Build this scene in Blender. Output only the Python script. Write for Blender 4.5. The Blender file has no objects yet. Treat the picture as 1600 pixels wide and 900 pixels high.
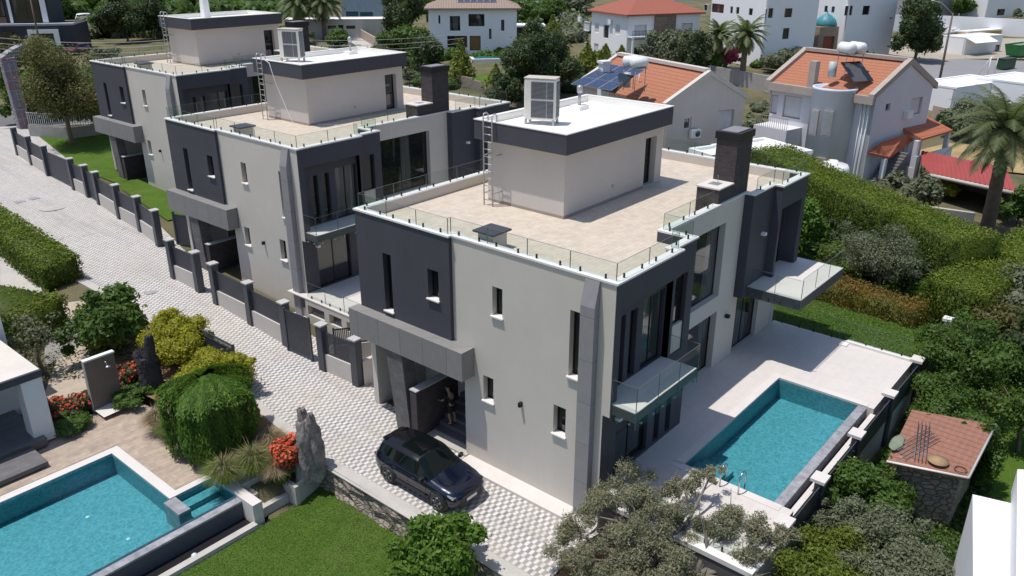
import bpy, math, random
import numpy as np
from mathutils import Vector, Matrix
R = math.radians
random.seed(7)
rng = np.random.default_rng(11)
scene = bpy.context.scene
# ------------------------------------------------------------------ camera
CAM_H = 19.0
FOC = 1272.5
YAW, PITCH, ROLL = R(40.096), R(-22.713), R(0.112)
_f = Vector((math.cos(YAW) * math.cos(PITCH), math.sin(YAW) * math.cos(PITCH), math.sin(PITCH)))
_r0 = Vector((math.sin(YAW), -math.cos(YAW), 0))
_u0 = _r0.cross(_f)
_r = _r0 * math.cos(ROLL) + _u0 * math.sin(ROLL)
_u = -_r0 * math.sin(ROLL) + _u0 * math.cos(ROLL)
cd = bpy.data.cameras.new('camera')
cam = bpy.data.objects.new('camera', cd)
scene.collection.objects.link(cam)
cam.matrix_world = Matrix(((_r.x, _u.x, -_f.x, 0), (_r.y, _u.y, -_f.y, 0), (_r.z, _u.z, -_f.z, CAM_H), (0, 0, 0, 1)))
cd.sensor_width = 36
cd.lens = 36 * FOC / 1600
cd.clip_start = 0.5
cd.clip_end = 3000
scene.camera = cam
# ------------------------------------------------------------------ light
SUN = Vector((-0.22, 0.19, 1.0)).normalized()
w = bpy.data.worlds.new('World')
scene.world = w
w.use_nodes = True
nt = w.node_tree
for n in list(nt.nodes):
    nt.nodes.remove(n)
sky = nt.nodes.new('ShaderNodeTexSky')
sky.sky_type = 'NISHITA'
sky.sun_disc = False
sky.sun_elevation = math.asin(SUN.z)
sky.sun_rotation = math.atan2(SUN.x, SUN.y)
bg = nt.nodes.new('ShaderNodeBackground')
bg.inputs['Strength'].default_value = 0.122
wo = nt.nodes.new('ShaderNodeOutputWorld')
nt.links.new(sky.outputs[0], bg.inputs['Color'])
nt.links.new(bg.outputs[0], wo.inputs['Surface'])
sl = bpy.data.lights.new('sun', 'SUN')
sl.energy = 3.7
sl.angle = R(0.5)
sl.color = (1.0, 0.955, 0.89)
so = bpy.data.objects.new('sun', sl)
scene.collection.objects.link(so)
so.rotation_euler = (-SUN).to_track_quat('-Z', 'Y').to_euler()
so.location = (0, 0, 60)
vs = scene.view_settings
vs.view_transform = 'Standard'
vs.look = 'None'
vs.exposure = 0.12
vs.gamma = 1
scene.render.engine = 'CYCLES'
scene.cycles.max_bounces = 8
scene.cycles.transparent_max_bounces = 24
scene.cycles.caustics_reflective = False
scene.cycles.caustics_refractive = False

# ------------------------------------------------------------------ survey helpers
CP = Vector((0, 0, CAM_H))
def ray(u, v): return _f * FOC + _r * (u - 800) - _u * (v - 450)
def gz(u, v, z): d = ray(u, v); return CP + d * ((z - CAM_H) / d.z)
def gx(u, v, x): d = ray(u, v); return CP + d * (x / d.x)
def gy(u, v, y): d = ray(u, v); return CP + d * (y / d.y)
def terr(x, y):
    t = y + 0.6 * (x - 20)
    z = float(np.interp(t, [18, 34, 55, 75, 110], [0, .42, 1.56, 2.3, 3.0]))
    return z * max(min(1, max(0, (x - 10) / 6.5)), min(1, max(0, (y - 40) / 14)))
def gt(u, v, off=0.0):
    z = 0.0
    for i in range(40):
        p = gz(u, v, z + off)
        z = .5 * z + .5 * terr(p.x, p.y)
    return gz(u, v, z + off)
def ppm(p): return FOC / ((p - CP).dot(_f))        # pixels of the photo per metre at p

# ------------------------------------------------------------------ materials
MATS = {}
def base_mat(name):
    m = bpy.data.materials.new(name)
    m.use_nodes = True
    nt = m.node_tree
    b = nt.nodes['Principled BSDF']
    return m, nt, b
def N(nt, t, **kw):
    n = nt.nodes.new(t)
    for k, v in kw.items():
        setattr(n, k, v)
    return n
def mixc(nt, fac, a, b, mode='MIX'):
    n = nt.nodes.new('ShaderNodeMix'); n.data_type = 'RGBA'; n.blend_type = mode
    for s, v in ((0, fac), (6, a), (7, b)):
        if hasattr(v, 'is_output') or isinstance(v, bpy.types.NodeSocket): nt.links.new(v, n.inputs[s])
        else: n.inputs[s].default_value = v if s == 0 else (tuple(v) + (1,))[:4]
    return n.outputs[2]
def ramp(nt, src, lo, hi):
    n = nt.nodes.new('ShaderNodeMapRange'); n.inputs[1].default_value = lo; n.inputs[2].default_value = hi
    nt.links.new(src, n.inputs[0]); return n.outputs[0]
def pos(nt, scale=(1, 1, 1), rot=(0, 0, 0), world=True):
    g = N(nt, 'ShaderNodeNewGeometry') if world else N(nt, 'ShaderNodeTexCoord')
    mp = N(nt, 'ShaderNodeMapping'); mp.inputs['Scale'].default_value = scale; mp.inputs['Rotation'].default_value = rot
    nt.links.new(g.outputs['Position' if world else 'Object'], mp.inputs[0]); return mp.outputs[0]
def noise(nt, vec, scale, detail=4, rough=.6):
    n = N(nt, 'ShaderNodeTexNoise'); n.inputs['Scale'].default_value = scale; n.inputs['Detail'].default_value = detail
    n.inputs['Roughness'].default_value = rough
    nt.links.new(vec, n.inputs['Vector']); return n.outputs['Fac']
def bump(nt, b, h, strength=.3, dist=.02):
    n = N(nt, 'ShaderNodeBump'); n.inputs['Strength'].default_value = strength; n.inputs['Distance'].default_value = dist
    nt.links.new(h, n.inputs['Height']); nt.links.new(n.outputs[0], b.inputs['Normal'])
def M(name, col=(.5, .5, .5), rough=.7, var=.08, scale=1.5, fine=25, bs=.15, metal=0., spec=.5, col2=None, world=True, coat=0., streak=0.):
    """surface with broad tone drift, fine mottling and a light bump"""
    if name in MATS: return MATS[name]
    m, nt, b = base_mat(name)
    p = pos(nt, world=world)
    n1 = ramp(nt, noise(nt, p, scale, 5), .3, .7)
    n2 = ramp(nt, noise(nt, p, fine, 3), .25, .75)
    c2 = col2 or tuple(c * (1 - 2.2 * var) for c in col)
    c = mixc(nt, n1, col, c2)
    dk = N(nt, 'ShaderNodeMapRange'); dk.inputs[3].default_value = 1 - var; dk.inputs[4].default_value = 1 + var
    nt.links.new(n2, dk.inputs[0])
    v = N(nt, 'ShaderNodeVectorMath', operation='SCALE'); nt.links.new(c, v.inputs[0]); nt.links.new(dk.outputs[0], v.inputs['Scale'])
    if streak:   # rain streaks and patchy repairs of the render coat
        s1 = ramp(nt, noise(nt, pos(nt, scale=(5, 5, .3)), 1.0, 5, .7), .52, .75); s2 = ramp(nt, noise(nt, pos(nt), .55, 5, .7), .5, .62)
        c3 = mixc(nt, s1, v.outputs[0], tuple(x * (1 - streak) for x in (col[0], col[1] * .98, col[2] * .95)))
        c4 = mixc(nt, s2, c3, mixc(nt, .35 * min(1, streak * 5), c3, tuple(x * .93 for x in col)))
        v = N(nt, 'ShaderNodeVectorMath', operation='SCALE'); nt.links.new(c4, v.inputs[0]); v.inputs['Scale'].default_value = 1
    nt.links.new(v.outputs[0], b.inputs['Base Color'])
    b.inputs['Roughness'].default_value = rough; b.inputs['Metallic'].default_value = metal
    b.inputs['Specular IOR Level'].default_value = spec
    b.inputs['Coat Weight'].default_value = coat
    if bs: bump(nt, b, n2, bs, .01)
    MATS[name] = m
    return m
def brickmat(name, c1, c2, mortar, sx, sy, msize=.02, rough=.8, bs=.5, axes='xz', off=.5, var=.5, rot=0., bias=0.):
    """courses of bricks / tiles / planks; axes = the two axes that span the pattern ('w' = x and y folded, for walls)"""
    if name in MATS: return MATS[name]
    m, nt, b = base_mat(name)
    g = N(nt, 'ShaderNodeNewGeometry')
    s = N(nt, 'ShaderNodeSeparateXYZ'); nt.links.new(g.outputs['Position'], s.inputs[0])
    c = N(nt, 'ShaderNodeCombineXYZ')
    if axes[0] == 'w':
        a = N(nt, 'ShaderNodeMath', operation='ADD'); nt.links.new(s.outputs[0], a.inputs[0]); nt.links.new(s.outputs[1], a.inputs[1])
        nt.links.new(a.outputs[0], c.inputs[0])
    else: nt.links.new(s.outputs['xyz'.index(axes[0])], c.inputs[0])
    nt.links.new(s.outputs['xyz'.index(axes[1])], c.inputs[1])
    mp = N(nt, 'ShaderNodeMapping'); mp.inputs['Rotation'].default_value = (0, 0, rot); nt.links.new(c.outputs[0], mp.inputs[0])
    t = N(nt, 'ShaderNodeTexBrick'); t.offset = off
    t.inputs['Scale'].default_value = 1; t.inputs['Brick Width'].default_value = sx; t.inputs['Row Height'].default_value = sy
    t.inputs['Mortar Size'].default_value = msize; t.inputs['Color1'].default_value = (*c1, 1); t.inputs['Color2'].default_value = (*c2, 1)
    t.inputs['Mortar'].default_value = (*mortar, 1); t.inputs['Mortar Smooth'].default_value = .3; t.inputs['Bias'].default_value = bias
    nt.links.new(mp.outputs[0], t.inputs['Vector'])
    nz = ramp(nt, noise(nt, pos(nt), 3.0, 5), .3, .7)
    dk = N(nt, 'ShaderNodeMapRange'); dk.inputs[3].default_value = 1 - var * .4; dk.inputs[4].default_value = 1 + var * .3
    nt.links.new(nz, dk.inputs[0])
    v = N(nt, 'ShaderNodeVectorMath', operation='SCALE'); nt.links.new(t.outputs['Color'], v.inputs[0]); nt.links.new(dk.outputs[0], v.inputs['Scale'])
    nt.links.new(v.outputs[0], b.inputs['Base Color'])
    b.inputs['Roughness'].default_value = rough
    iv = N(nt, 'ShaderNodeMath', operation='SUBTRACT'); iv.inputs[0].default_value = 1; nt.links.new(t.outputs['Fac'], iv.inputs[1])
    bump(nt, b, iv.outputs[0], bs, .02)
    MATS[name] = m
    return m
def rooftile(name, c1, c2, ax, pitch=.28, row=.35):
    """clay pantiles: ridges across axis `ax` of the object, courses the other way (object coordinates)"""
    if name in MATS: return MATS[name]
    m, nt, b = base_mat(name)
    tc = N(nt, 'ShaderNodeTexCoord'); s = N(nt, 'ShaderNodeSeparateXYZ'); nt.links.new(tc.outputs['Object'], s.inputs[0])
    other = 1 - ax
    def saw(out, per):
        d = N(nt, 'ShaderNodeMath', operation='DIVIDE'); d.inputs[1].default_value = per; nt.links.new(out, d.inputs[0])
        f = N(nt, 'ShaderNodeMath', operation='FRACT'); nt.links.new(d.outputs[0], f.inputs[0]); return f.outputs[0]
    a = saw(s.outputs[ax], pitch); r_ = saw(s.outputs[other], row)
    sn = N(nt, 'ShaderNodeMath', operation='PINGPONG'); sn.inputs[1].default_value = .5; nt.links.new(a, sn.inputs[0])
    n1 = ramp(nt, noise(nt, tc.outputs['Object'], 2.2, 6, .75), .3, .7)
    n3 = ramp(nt, noise(nt, tc.outputs['Object'], 9, 2, .6), .35, .65)
    c = mixc(nt, n1, c1, c2)
    c = mixc(nt, n3, c, tuple(x * .75 for x in c1))
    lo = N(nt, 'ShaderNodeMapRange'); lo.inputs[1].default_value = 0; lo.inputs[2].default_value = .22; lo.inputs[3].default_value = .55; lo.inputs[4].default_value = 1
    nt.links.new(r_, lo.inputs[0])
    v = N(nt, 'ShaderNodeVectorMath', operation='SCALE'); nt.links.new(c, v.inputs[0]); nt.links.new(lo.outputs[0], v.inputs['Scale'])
    nt.links.new(v.outputs[0], b.inputs['Base Color']); b.inputs['Roughness'].default_value = .8
    h = N(nt, 'ShaderNodeMath', operation='ADD'); nt.links.new(sn.outputs[0], h.inputs[0]); nt.links.new(r_, h.inputs[1])
    bump(nt, b, h.outputs[0], .9, .06)
    MATS[name] = m
    return m
def leafmat(name, col, col2, trans=.35, spec=.3):
    if name in MATS: return MATS[name]
    m, nt, b = base_mat(name)
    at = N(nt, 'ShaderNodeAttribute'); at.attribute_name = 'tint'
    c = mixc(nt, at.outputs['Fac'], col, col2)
    n1 = ramp(nt, noise(nt, pos(nt), 1.1, 3), .35, .65)
    c = mixc(nt, n1, c, mixc(nt, .5, c, col))
    nt.links.new(c, b.inputs['Base Color']); b.inputs['Roughness'].default_value = .55; b.inputs['Specular IOR Level'].default_value = spec
    tr = N(nt, 'ShaderNodeBsdfTranslucent'); nt.links.new(mixc(nt, .35, c, (.25, .35, .04)), tr.inputs['Color'])
    ms = N(nt, 'ShaderNodeMixShader'); ms.inputs[0].default_value = trans
    out = nt.nodes['Material Output']
    nt.links.new(b.outputs[0], ms.inputs[1]); nt.links.new(tr.outputs[0], ms.inputs[2]); nt.links.new(ms.outputs[0], out.inputs['Surface'])
    MATS[name] = m
    return m
def glassy(name, tint=(.86, .93, .9), gl=.08, rough=.02, strong=1.0):
    """thin clear sheet: lets light straight through, mirrors at grazing angles"""
    if name in MATS: return MATS[name]
    m, nt, b = base_mat(name); nt.nodes.remove(b)
    t = N(nt, 'ShaderNodeBsdfTransparent'); t.inputs['Color'].default_value = (*tint, 1)
    g = N(nt, 'ShaderNodeBsdfGlossy'); g.inputs['Roughness'].default_value = rough
    f = N(nt, 'ShaderNodeFresnel'); f.inputs['IOR'].default_value = 1.45
    a0 = N(nt, 'ShaderNodeMath', operation='MULTIPLY_ADD'); a0.inputs[1].default_value = strong; a0.inputs[2].default_value = gl; a0.use_clamp = True
    nt.links.new(f.outputs[0], a0.inputs[0])
    gm = N(nt, 'ShaderNodeNewGeometry'); iv = N(nt, 'ShaderNodeMath', operation='SUBTRACT'); iv.inputs[0].default_value = 1; nt.links.new(gm.outputs['Backfacing'], iv.inputs[1])
    a = N(nt, 'ShaderNodeMath', operation='MULTIPLY'); nt.links.new(a0.outputs[0], a.inputs[0]); nt.links.new(iv.outputs[0], a.inputs[1])
    ms = N(nt, 'ShaderNodeMixShader'); nt.links.new(a.outputs[0], ms.inputs[0]); nt.links.new(t.outputs[0], ms.inputs[1]); nt.links.new(g.outputs[0], ms.inputs[2])
    nt.links.new(ms.outputs[0], nt.nodes['Material Output'].inputs['Surface'])
    MATS[name] = m
    return m
def windowmat(name='window_glass', col=(.012, .014, .016), rough=.03):
    if name in MATS: return MATS[name]
    m, nt, b = base_mat(name)
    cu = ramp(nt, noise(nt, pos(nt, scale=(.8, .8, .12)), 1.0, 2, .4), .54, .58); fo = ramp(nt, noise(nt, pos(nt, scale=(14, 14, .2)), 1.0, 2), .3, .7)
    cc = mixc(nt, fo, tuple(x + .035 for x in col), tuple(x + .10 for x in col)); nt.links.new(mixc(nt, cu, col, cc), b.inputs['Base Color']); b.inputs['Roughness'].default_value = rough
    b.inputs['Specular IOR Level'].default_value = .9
    n1 = noise(nt, pos(nt), .35, 2); bump(nt, b, n1, .12, .05)
    MATS[name] = m
    return m
def water(name):
    if name in MATS: return MATS[name]
    m, nt, b = base_mat(name); nt.nodes.remove(b)
    t = N(nt, 'ShaderNodeBsdfTransparent'); t.inputs['Color'].default_value = (.66, .92, .935, 1)
    g = N(nt, 'ShaderNodeBsdfGlossy'); g.inputs['Roughness'].default_value = .04
    f = N(nt, 'ShaderNodeFresnel'); f.inputs['IOR'].default_value = 1.33
    p = pos(nt); h = noise(nt, p, 3.2, 3, .6)
    bp = N(nt, 'ShaderNodeBump'); bp.inputs['Strength'].default_value = .25; bp.inputs['Distance'].default_value = .06; nt.links.new(h, bp.inputs['Height'])
    nt.links.new(bp.outputs[0], g.inputs['Normal']); nt.links.new(bp.outputs[0], f.inputs['Normal'])
    ms = N(nt, 'ShaderNodeMixShader'); nt.links.new(f.outputs[0], ms.inputs[0]); nt.links.new(t.outputs[0], ms.inputs[1]); nt.links.new(g.outputs[0], ms.inputs[2])
    nt.links.new(ms.outputs[0], nt.nodes['Material Output'].inputs['Surface'])
    MATS[name] = m
    return m
def tilepool(name, c1, c2):
    """small mosaic with a net of light rippling over it"""
    if name in MATS: return MATS[name]
    m, nt, b = base_mat(name)
    p = pos(nt)
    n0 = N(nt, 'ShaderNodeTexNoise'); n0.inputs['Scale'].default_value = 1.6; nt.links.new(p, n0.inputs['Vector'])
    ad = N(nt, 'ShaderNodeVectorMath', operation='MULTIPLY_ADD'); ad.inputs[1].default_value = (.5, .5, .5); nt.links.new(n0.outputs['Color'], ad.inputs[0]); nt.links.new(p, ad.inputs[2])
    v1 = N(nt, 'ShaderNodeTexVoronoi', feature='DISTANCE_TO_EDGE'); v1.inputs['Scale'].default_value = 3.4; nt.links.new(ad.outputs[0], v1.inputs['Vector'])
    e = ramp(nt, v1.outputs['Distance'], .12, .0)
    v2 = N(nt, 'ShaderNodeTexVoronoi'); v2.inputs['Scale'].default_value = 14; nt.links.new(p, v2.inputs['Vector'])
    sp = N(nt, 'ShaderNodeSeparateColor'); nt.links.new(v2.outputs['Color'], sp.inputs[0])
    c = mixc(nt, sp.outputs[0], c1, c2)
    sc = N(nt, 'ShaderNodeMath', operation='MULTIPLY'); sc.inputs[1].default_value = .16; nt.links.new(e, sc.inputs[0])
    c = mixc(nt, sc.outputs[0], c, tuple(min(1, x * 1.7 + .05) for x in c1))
    nt.links.new(c, b.inputs['Base Color']); b.inputs['Roughness'].default_value = .5
    MATS[name] = m
    return m
def pavers(name):
    """checker of pale and grey concrete setts, weathered"""
    m, nt, b = base_mat(name)
    p = pos(nt, scale=(4.0, 7.4, 1))
    z0 = N(nt, 'ShaderNodeVectorMath', operation='MULTIPLY'); z0.inputs[1].default_value = (1, 1, 0); nt.links.new(p, z0.inputs[0])
    ad = N(nt, 'ShaderNodeVectorMath', operation='ADD'); ad.inputs[1].default_value = (.1, .1, .5); nt.links.new(z0.outputs[0], ad.inputs[0])
    ch = N(nt, 'ShaderNodeTexChecker'); ch.inputs['Scale'].default_value = 1; nt.links.new(ad.outputs[0], ch.inputs['Vector'])
    big = ramp(nt, noise(nt, pos(nt), .35, 6, .65), .35, .68)
    mid = ramp(nt, noise(nt, pos(nt), 7, 2), .3, .7)
    wn = N(nt, 'ShaderNodeTexWhiteNoise'); fl = N(nt, 'ShaderNodeVectorMath', operation='FLOOR'); nt.links.new(ad.outputs[0], fl.inputs[0]); nt.links.new(fl.outputs[0], wn.inputs['Vector'])
    light = mixc(nt, wn.outputs['Value'], (.68, .66, .645), (.58, .56, .545))
    dark = mixc(nt, wn.outputs['Value'], (.30, .29, .29), (.20, .195, .2))
    c = mixc(nt, ch.outputs['Fac'], light, dark)
    c = mixc(nt, big, c, mixc(nt, .45, c, (.46, .40, .33)))
    c = mixc(nt, ramp(nt, mid, .55, 1.0), c, mixc(nt, .25, c, (.25, .23, .2)))
    br = N(nt, 'ShaderNodeTexBrick'); br.offset = 0; br.inputs['Scale'].default_value = 1; br.inputs['Brick Width'].default_value = 1; br.inputs['Row Height'].default_value = 1
    br.inputs['Mortar Size'].default_value = .035; br.inputs['Mortar Smooth'].default_value = .6; nt.links.new(ad.outputs[0], br.inputs['Vector'])
    c = mixc(nt, br.outputs['Fac'], c, (.3, .28, .255))
    tm = ramp(nt, noise(nt, pos(nt, scale=(1.1, .10, 1)), 1.0, 4, .6), .52, .72); c = mixc(nt, tm, c, mixc(nt, .30, c, (.17, .16, .155)))
    sp_ = ramp(nt, noise(nt, pos(nt), 1.7, 3, .5), .68, .74); c = mixc(nt, sp_, c, mixc(nt, .4, c, (.12, .115, .11)))
    nt.links.new(c, b.inputs['Base Color']); b.inputs['Roughness'].default_value = .85
    bump(nt, b, br.outputs['Fac'], -.3, .01)
    MATS[name] = m
    return m
def grassmat(name, c1, c2, c3, s=.9):
    m, nt, b = base_mat(name)
    p = pos(nt)
    a = ramp(nt, noise(nt, p, s, 5, .65), .35, .65); f = ramp(nt, noise(nt, p, 22, 3, .7), .3, .7); d = ramp(nt, noise(nt, p, .28, 4), .5, .72)
    c = mixc(nt, a, c1, c2); c = mixc(nt, d, c, c3)
    v = N(nt, 'ShaderNodeMapRange'); v.inputs[3].default_value = .8; v.inputs[4].default_value = 1.2; nt.links.new(f, v.inputs[0])
    sc = N(nt, 'ShaderNodeVectorMath', operation='SCALE'); nt.links.new(c, sc.inputs[0]); nt.links.new(v.outputs[0], sc.inputs['Scale'])
    nt.links.new(sc.outputs[0], b.inputs['Base Color']); b.inputs['Roughness'].default_value = .9; b.inputs['Specular IOR Level'].default_value = .1
    bump(nt, b, f, .8, .04)
    MATS[name] = m
    return m

WHITE = M('render_white', (.60, .555, .50), .85, .035, .5, 18, .12, streak=.05)
CREAM = M('render_cream', (.60, .55, .50), .85, .035, .6, 18, .1, streak=.12)
SLATE = M('render_slate', (.058, .060, .075), .75, .07, .6, 20, .1, streak=.2)
COPE = M('coping_white', (.76, .74, .71), .55, .04, 2, 30, .05)
CLAD = M('cladding_grey', (.235, .225, .225), .55, .05, 1.2, 30, .1)
PANEL = M('panel_grey', (.30, .285, .28), .6, .06, 1, 30, .1)
METAL = M('slate_metal', (.075, .08, .1), .45, .04, 2, 30, 0, .3)
DKMET = M('black_metal', (.02, .02, .024), .4, .03, 2, 30, 0, .4)
STEEL = M('steel', (.55, .55, .56), .28, .03, 3, 30, 0, 1.)
GALV = M('galvanised', (.45, .45, .46), .45, .06, 3, 30, 0, .6)
CONC = M('concrete', (.5, .47, .435), .85, .08, 1.3, 14, .25)
PALE = M('pale_stone', (.66, .62, .59), .7, .04, .8, 12, .12)
BRICKD = brickmat('dark_brick', (.085, .068, .068), (.055, .047, .05), (.022, .02, .02), .30, .055, .008, .8, .8, 'wz')
SPLIT = brickmat('split_stone', (.17, .16, .16), (.12, .115, .12), (.06, .06, .06), .35, .05, .006, .8, .6, 'wz')
ROOFT = brickmat('terrace_plank', (.575, .495, .405), (.54, .468, .385), (.42, .36, .30), 1.2, .2, .008, .65, .15, 'xy', .37, .35)
MEMB = M('roof_membrane', (.86, .84, .80), .7, .04, .4, 10, .05)
STAIR = M('stair_stone', (.13, .135, .15), .45, .06, 1.5, 20, .05)
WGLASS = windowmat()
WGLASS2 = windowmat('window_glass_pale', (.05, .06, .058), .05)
RAIL = glassy('rail_glass', (.91, .945, .93), .0, .02, .45)
GEDGE = M('glass_edge', (.12, .15, .145), .3, .03, 2, 20, 0)
WATER = water('pool_water')
POOLT = tilepool('pool_mosaic', (.15, .36, .42), (.09, .24, .29))
COPG = brickmat('coping_slate', (.36, .36, .385), (.27, .27, .29), (.2, .2, .2), .7, .5, .006, .35, .1, 'xy', 0, .8)
PAVE = pavers('street_pavers')
LAWN = grassmat('lawn', (.07, .135, .018), (.095, .165, .025), (.13, .175, .045))
SOIL = grassmat('dry_ground', (.20, .165, .105), (.13, .125, .065), (.07, .095, .035), .25)
EARTH = M('brown_soil', (.27, .165, .095), .95, .12, .8, 9, .5)
ASPH = M('asphalt', (.15, .148, .147), .9, .08, .3, 12, .2)
WHITEP = M('white_paint', (.80, .80, .80), .5, .02, 1, 20, 0)
CAPM = M('cap_stone', (.47, .46, .45), .6, .05, 2, 20, .1)
PLANK = brickmat('deck_plank', (.43, .345, .27), (.35, .28, .225), (.24, .19, .15), .9, .22, .006, .6, .2, 'xy', .4, .5)
def rubble(name, c1, c2, mort, sc=3.2):
    m, nt, b = base_mat(name); p = pos(nt, scale=(sc, sc, sc * 1.7))
    n0 = N(nt, 'ShaderNodeTexNoise'); n0.inputs['Scale'].default_value = 1.5; nt.links.new(p, n0.inputs['Vector'])
    ad = N(nt, 'ShaderNodeVectorMath', operation='MULTIPLY_ADD'); ad.inputs[1].default_value = (.5, .5, .5); nt.links.new(n0.outputs['Color'], ad.inputs[0]); nt.links.new(p, ad.inputs[2])
    v = N(nt, 'ShaderNodeTexVoronoi', feature='DISTANCE_TO_EDGE'); nt.links.new(ad.outputs[0], v.inputs['Vector']); v.inputs['Scale'].default_value = 1
    v2 = N(nt, 'ShaderNodeTexVoronoi'); nt.links.new(ad.outputs[0], v2.inputs['Vector']); v2.inputs['Scale'].default_value = 1
    sp = N(nt, 'ShaderNodeSeparateColor'); nt.links.new(v2.outputs['Color'], sp.inputs[0]); e = ramp(nt, v.outputs['Distance'], .02, .12)
    c = mixc(nt, sp.outputs[0], c1, c2); c = mixc(nt, ramp(nt, noise(nt, pos(nt), 9, 4), .3, .8), c, tuple(x * .7 for x in c2)); c = mixc(nt, e, mort, c)
    nt.links.new(c, b.inputs['Base Color']); b.inputs['Roughness'].default_value = .9; bump(nt, b, e, .9, .05); MATS[name] = m; return m
STONEW = rubble('rubble_stone', (.44, .38, .31), (.27, .23, .19), (.17, .14, .115))
WOODL = M('bark', (.20, .15, .11), .95, .15, 3, 12, .9)
WOODG = M('bark_grey', (.22, .195, .17), .95, .2, 3, 12, .9)

# ------------------------------------------------------------------ mesh helpers
def link(o): scene.collection.objects.link(o); return o
def tag(o, label=None, cat=None, group=None, kind=None):
    if label: o['label'] = label
    if cat: o['category'] = cat
    if group: o['group'] = group
    if kind: o['kind'] = kind
    return o
def thing(name, label, cat, loc=(0, 0, 0), rz=0., group=None):
    o = bpy.data.objects.new(name, None); link(o)
    o.empty_display_size = .3
    o.location = loc; o.rotation_euler = (0, 0, rz)
    return tag(o, label, cat, group)
def dup(o, parent=None):
    c = o.copy(); link(c); c.parent = parent
    if parent is not None and 'label' in c: pass
    for ch in list(o.children): dup(ch, c)
    return c
class MB:
    def __init__(s, off=(0, 0, 0)): s.v = []; s.f = []; s.o = off; s.sm = []
    def add(s, vs, fs, smooth=False):
        b = len(s.v); s.v += [(x - s.o[0], y - s.o[1], z - s.o[2]) for x, y, z in vs]
        s.f += [tuple(b + i for i in f) for f in fs]; s.sm += [smooth] * len(fs); return s
    def box(s, x0, y0, z0, x1, y1, z1):
        if x1 < x0: x0, x1 = x1, x0
        if y1 < y0: y0, y1 = y1, y0
        if z1 < z0: z0, z1 = z1, z0
        return s.add([(x0, y0, z0), (x1, y0, z0), (x1, y1, z0), (x0, y1, z0), (x0, y0, z1), (x1, y0, z1), (x1, y1, z1), (x0, y1, z1)],
                     [(0, 3, 2, 1), (4, 5, 6, 7), (0, 1, 5, 4), (1, 2, 6, 5), (2, 3, 7, 6), (3, 0, 4, 7)])
    def obox(s, c, sz, rz=0., rx=0., ry=0.):
        m = Matrix.Rotation(rz, 3, 'Z') @ Matrix.Rotation(ry, 3, 'Y') @ Matrix.Rotation(rx, 3, 'X')
        hx, hy, hz = sz[0] / 2, sz[1] / 2, sz[2] / 2; vs = []
        for a in ((-1, -1, -1), (1, -1, -1), (1, 1, -1), (-1, 1, -1), (-1, -1, 1), (1, -1, 1), (1, 1, 1), (-1, 1, 1)):
            p = m @ Vector((a[0] * hx, a[1] * hy, a[2] * hz)); vs.append((c[0] + p.x, c[1] + p.y, c[2] + p.z))
        return s.add(vs, [(0, 3, 2, 1), (4, 5, 6, 7), (0, 1, 5, 4), (1, 2, 6, 5), (2, 3, 7, 6), (3, 0, 4, 7)])
    def prism(s, poly, z0, z1):
        n = len(poly); a = sum(poly[i][0] * poly[(i + 1) % n][1] - poly[(i + 1) % n][0] * poly[i][1] for i in range(n))
        if a < 0: poly = poly[::-1]
        f0 = z0 if callable(z0) else (lambda x, y: z0); f1 = z1 if callable(z1) else (lambda x, y: z1)
        vs = [(x, y, f0(x, y)) for x, y in poly] + [(x, y, f1(x, y)) for x, y in poly]
        return s.add(vs, [tuple(range(n))[::-1], tuple(range(n, 2 * n))] + [(i, (i + 1) % n, n + (i + 1) % n, n + i) for i in range(n)])
    def hull(s, pts, fs): return s.add(pts, fs)
    def tube(s, pts, rs, n=8, cap=True, smooth=True):
        pts = [Vector(p) for p in pts]; rs = rs if hasattr(rs, '__len__') else [rs] * len(pts)
        vs = []; fs = []; up = None
        for i, p in enumerate(pts):
            d = (pts[min(i + 1, len(pts) - 1)] - pts[max(i - 1, 0)]).normalized()
            if up is None:
                up = Vector((0, 0, 1)) if abs(d.z) < .9 else Vector((1, 0, 0))
            a = d.cross(up).normalized(); b = a.cross(d).normalized(); up = b
            for k in range(n):
                t = 2 * math.pi * k / n; q = p + (a * math.cos(t) + b * math.sin(t)) * rs[i]; vs.append(tuple(q))
        for i in range(len(pts) - 1):
            for k in range(n):
                fs.append((i * n + k, (i + 1) * n + k, (i + 1) * n + (k + 1) % n, i * n + (k + 1) % n))
        if cap: fs += [tuple(range(n)), tuple(range((len(pts) - 1) * n, len(pts) * n))[::-1]]
        return s.add(vs, fs, smooth)
    def cyl(s, p0, p1, r0, r1=None, n=16): return s.tube([p0, p1], [r0, r0 if r1 is None else r1], n)
    def lathe(s, c, prof, n=20, smooth=True):
        vs = []; fs = []
        for r, z in prof:
            for k in range(n):
                t = 2 * math.pi * k / n; vs.append((c[0] + r * math.cos(t), c[1] + r * math.sin(t), c[2] + z))
        m = len(prof)
        for i in range(m - 1):
            for k in range(n): fs.append((i * n + k, i * n + (k + 1) % n, (i + 1) * n + (k + 1) % n, (i + 1) * n + k))
        fs += [tuple(range(n))[::-1], tuple(range((m - 1) * n, m * n))]
        return s.add(vs, fs, smooth)
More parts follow.
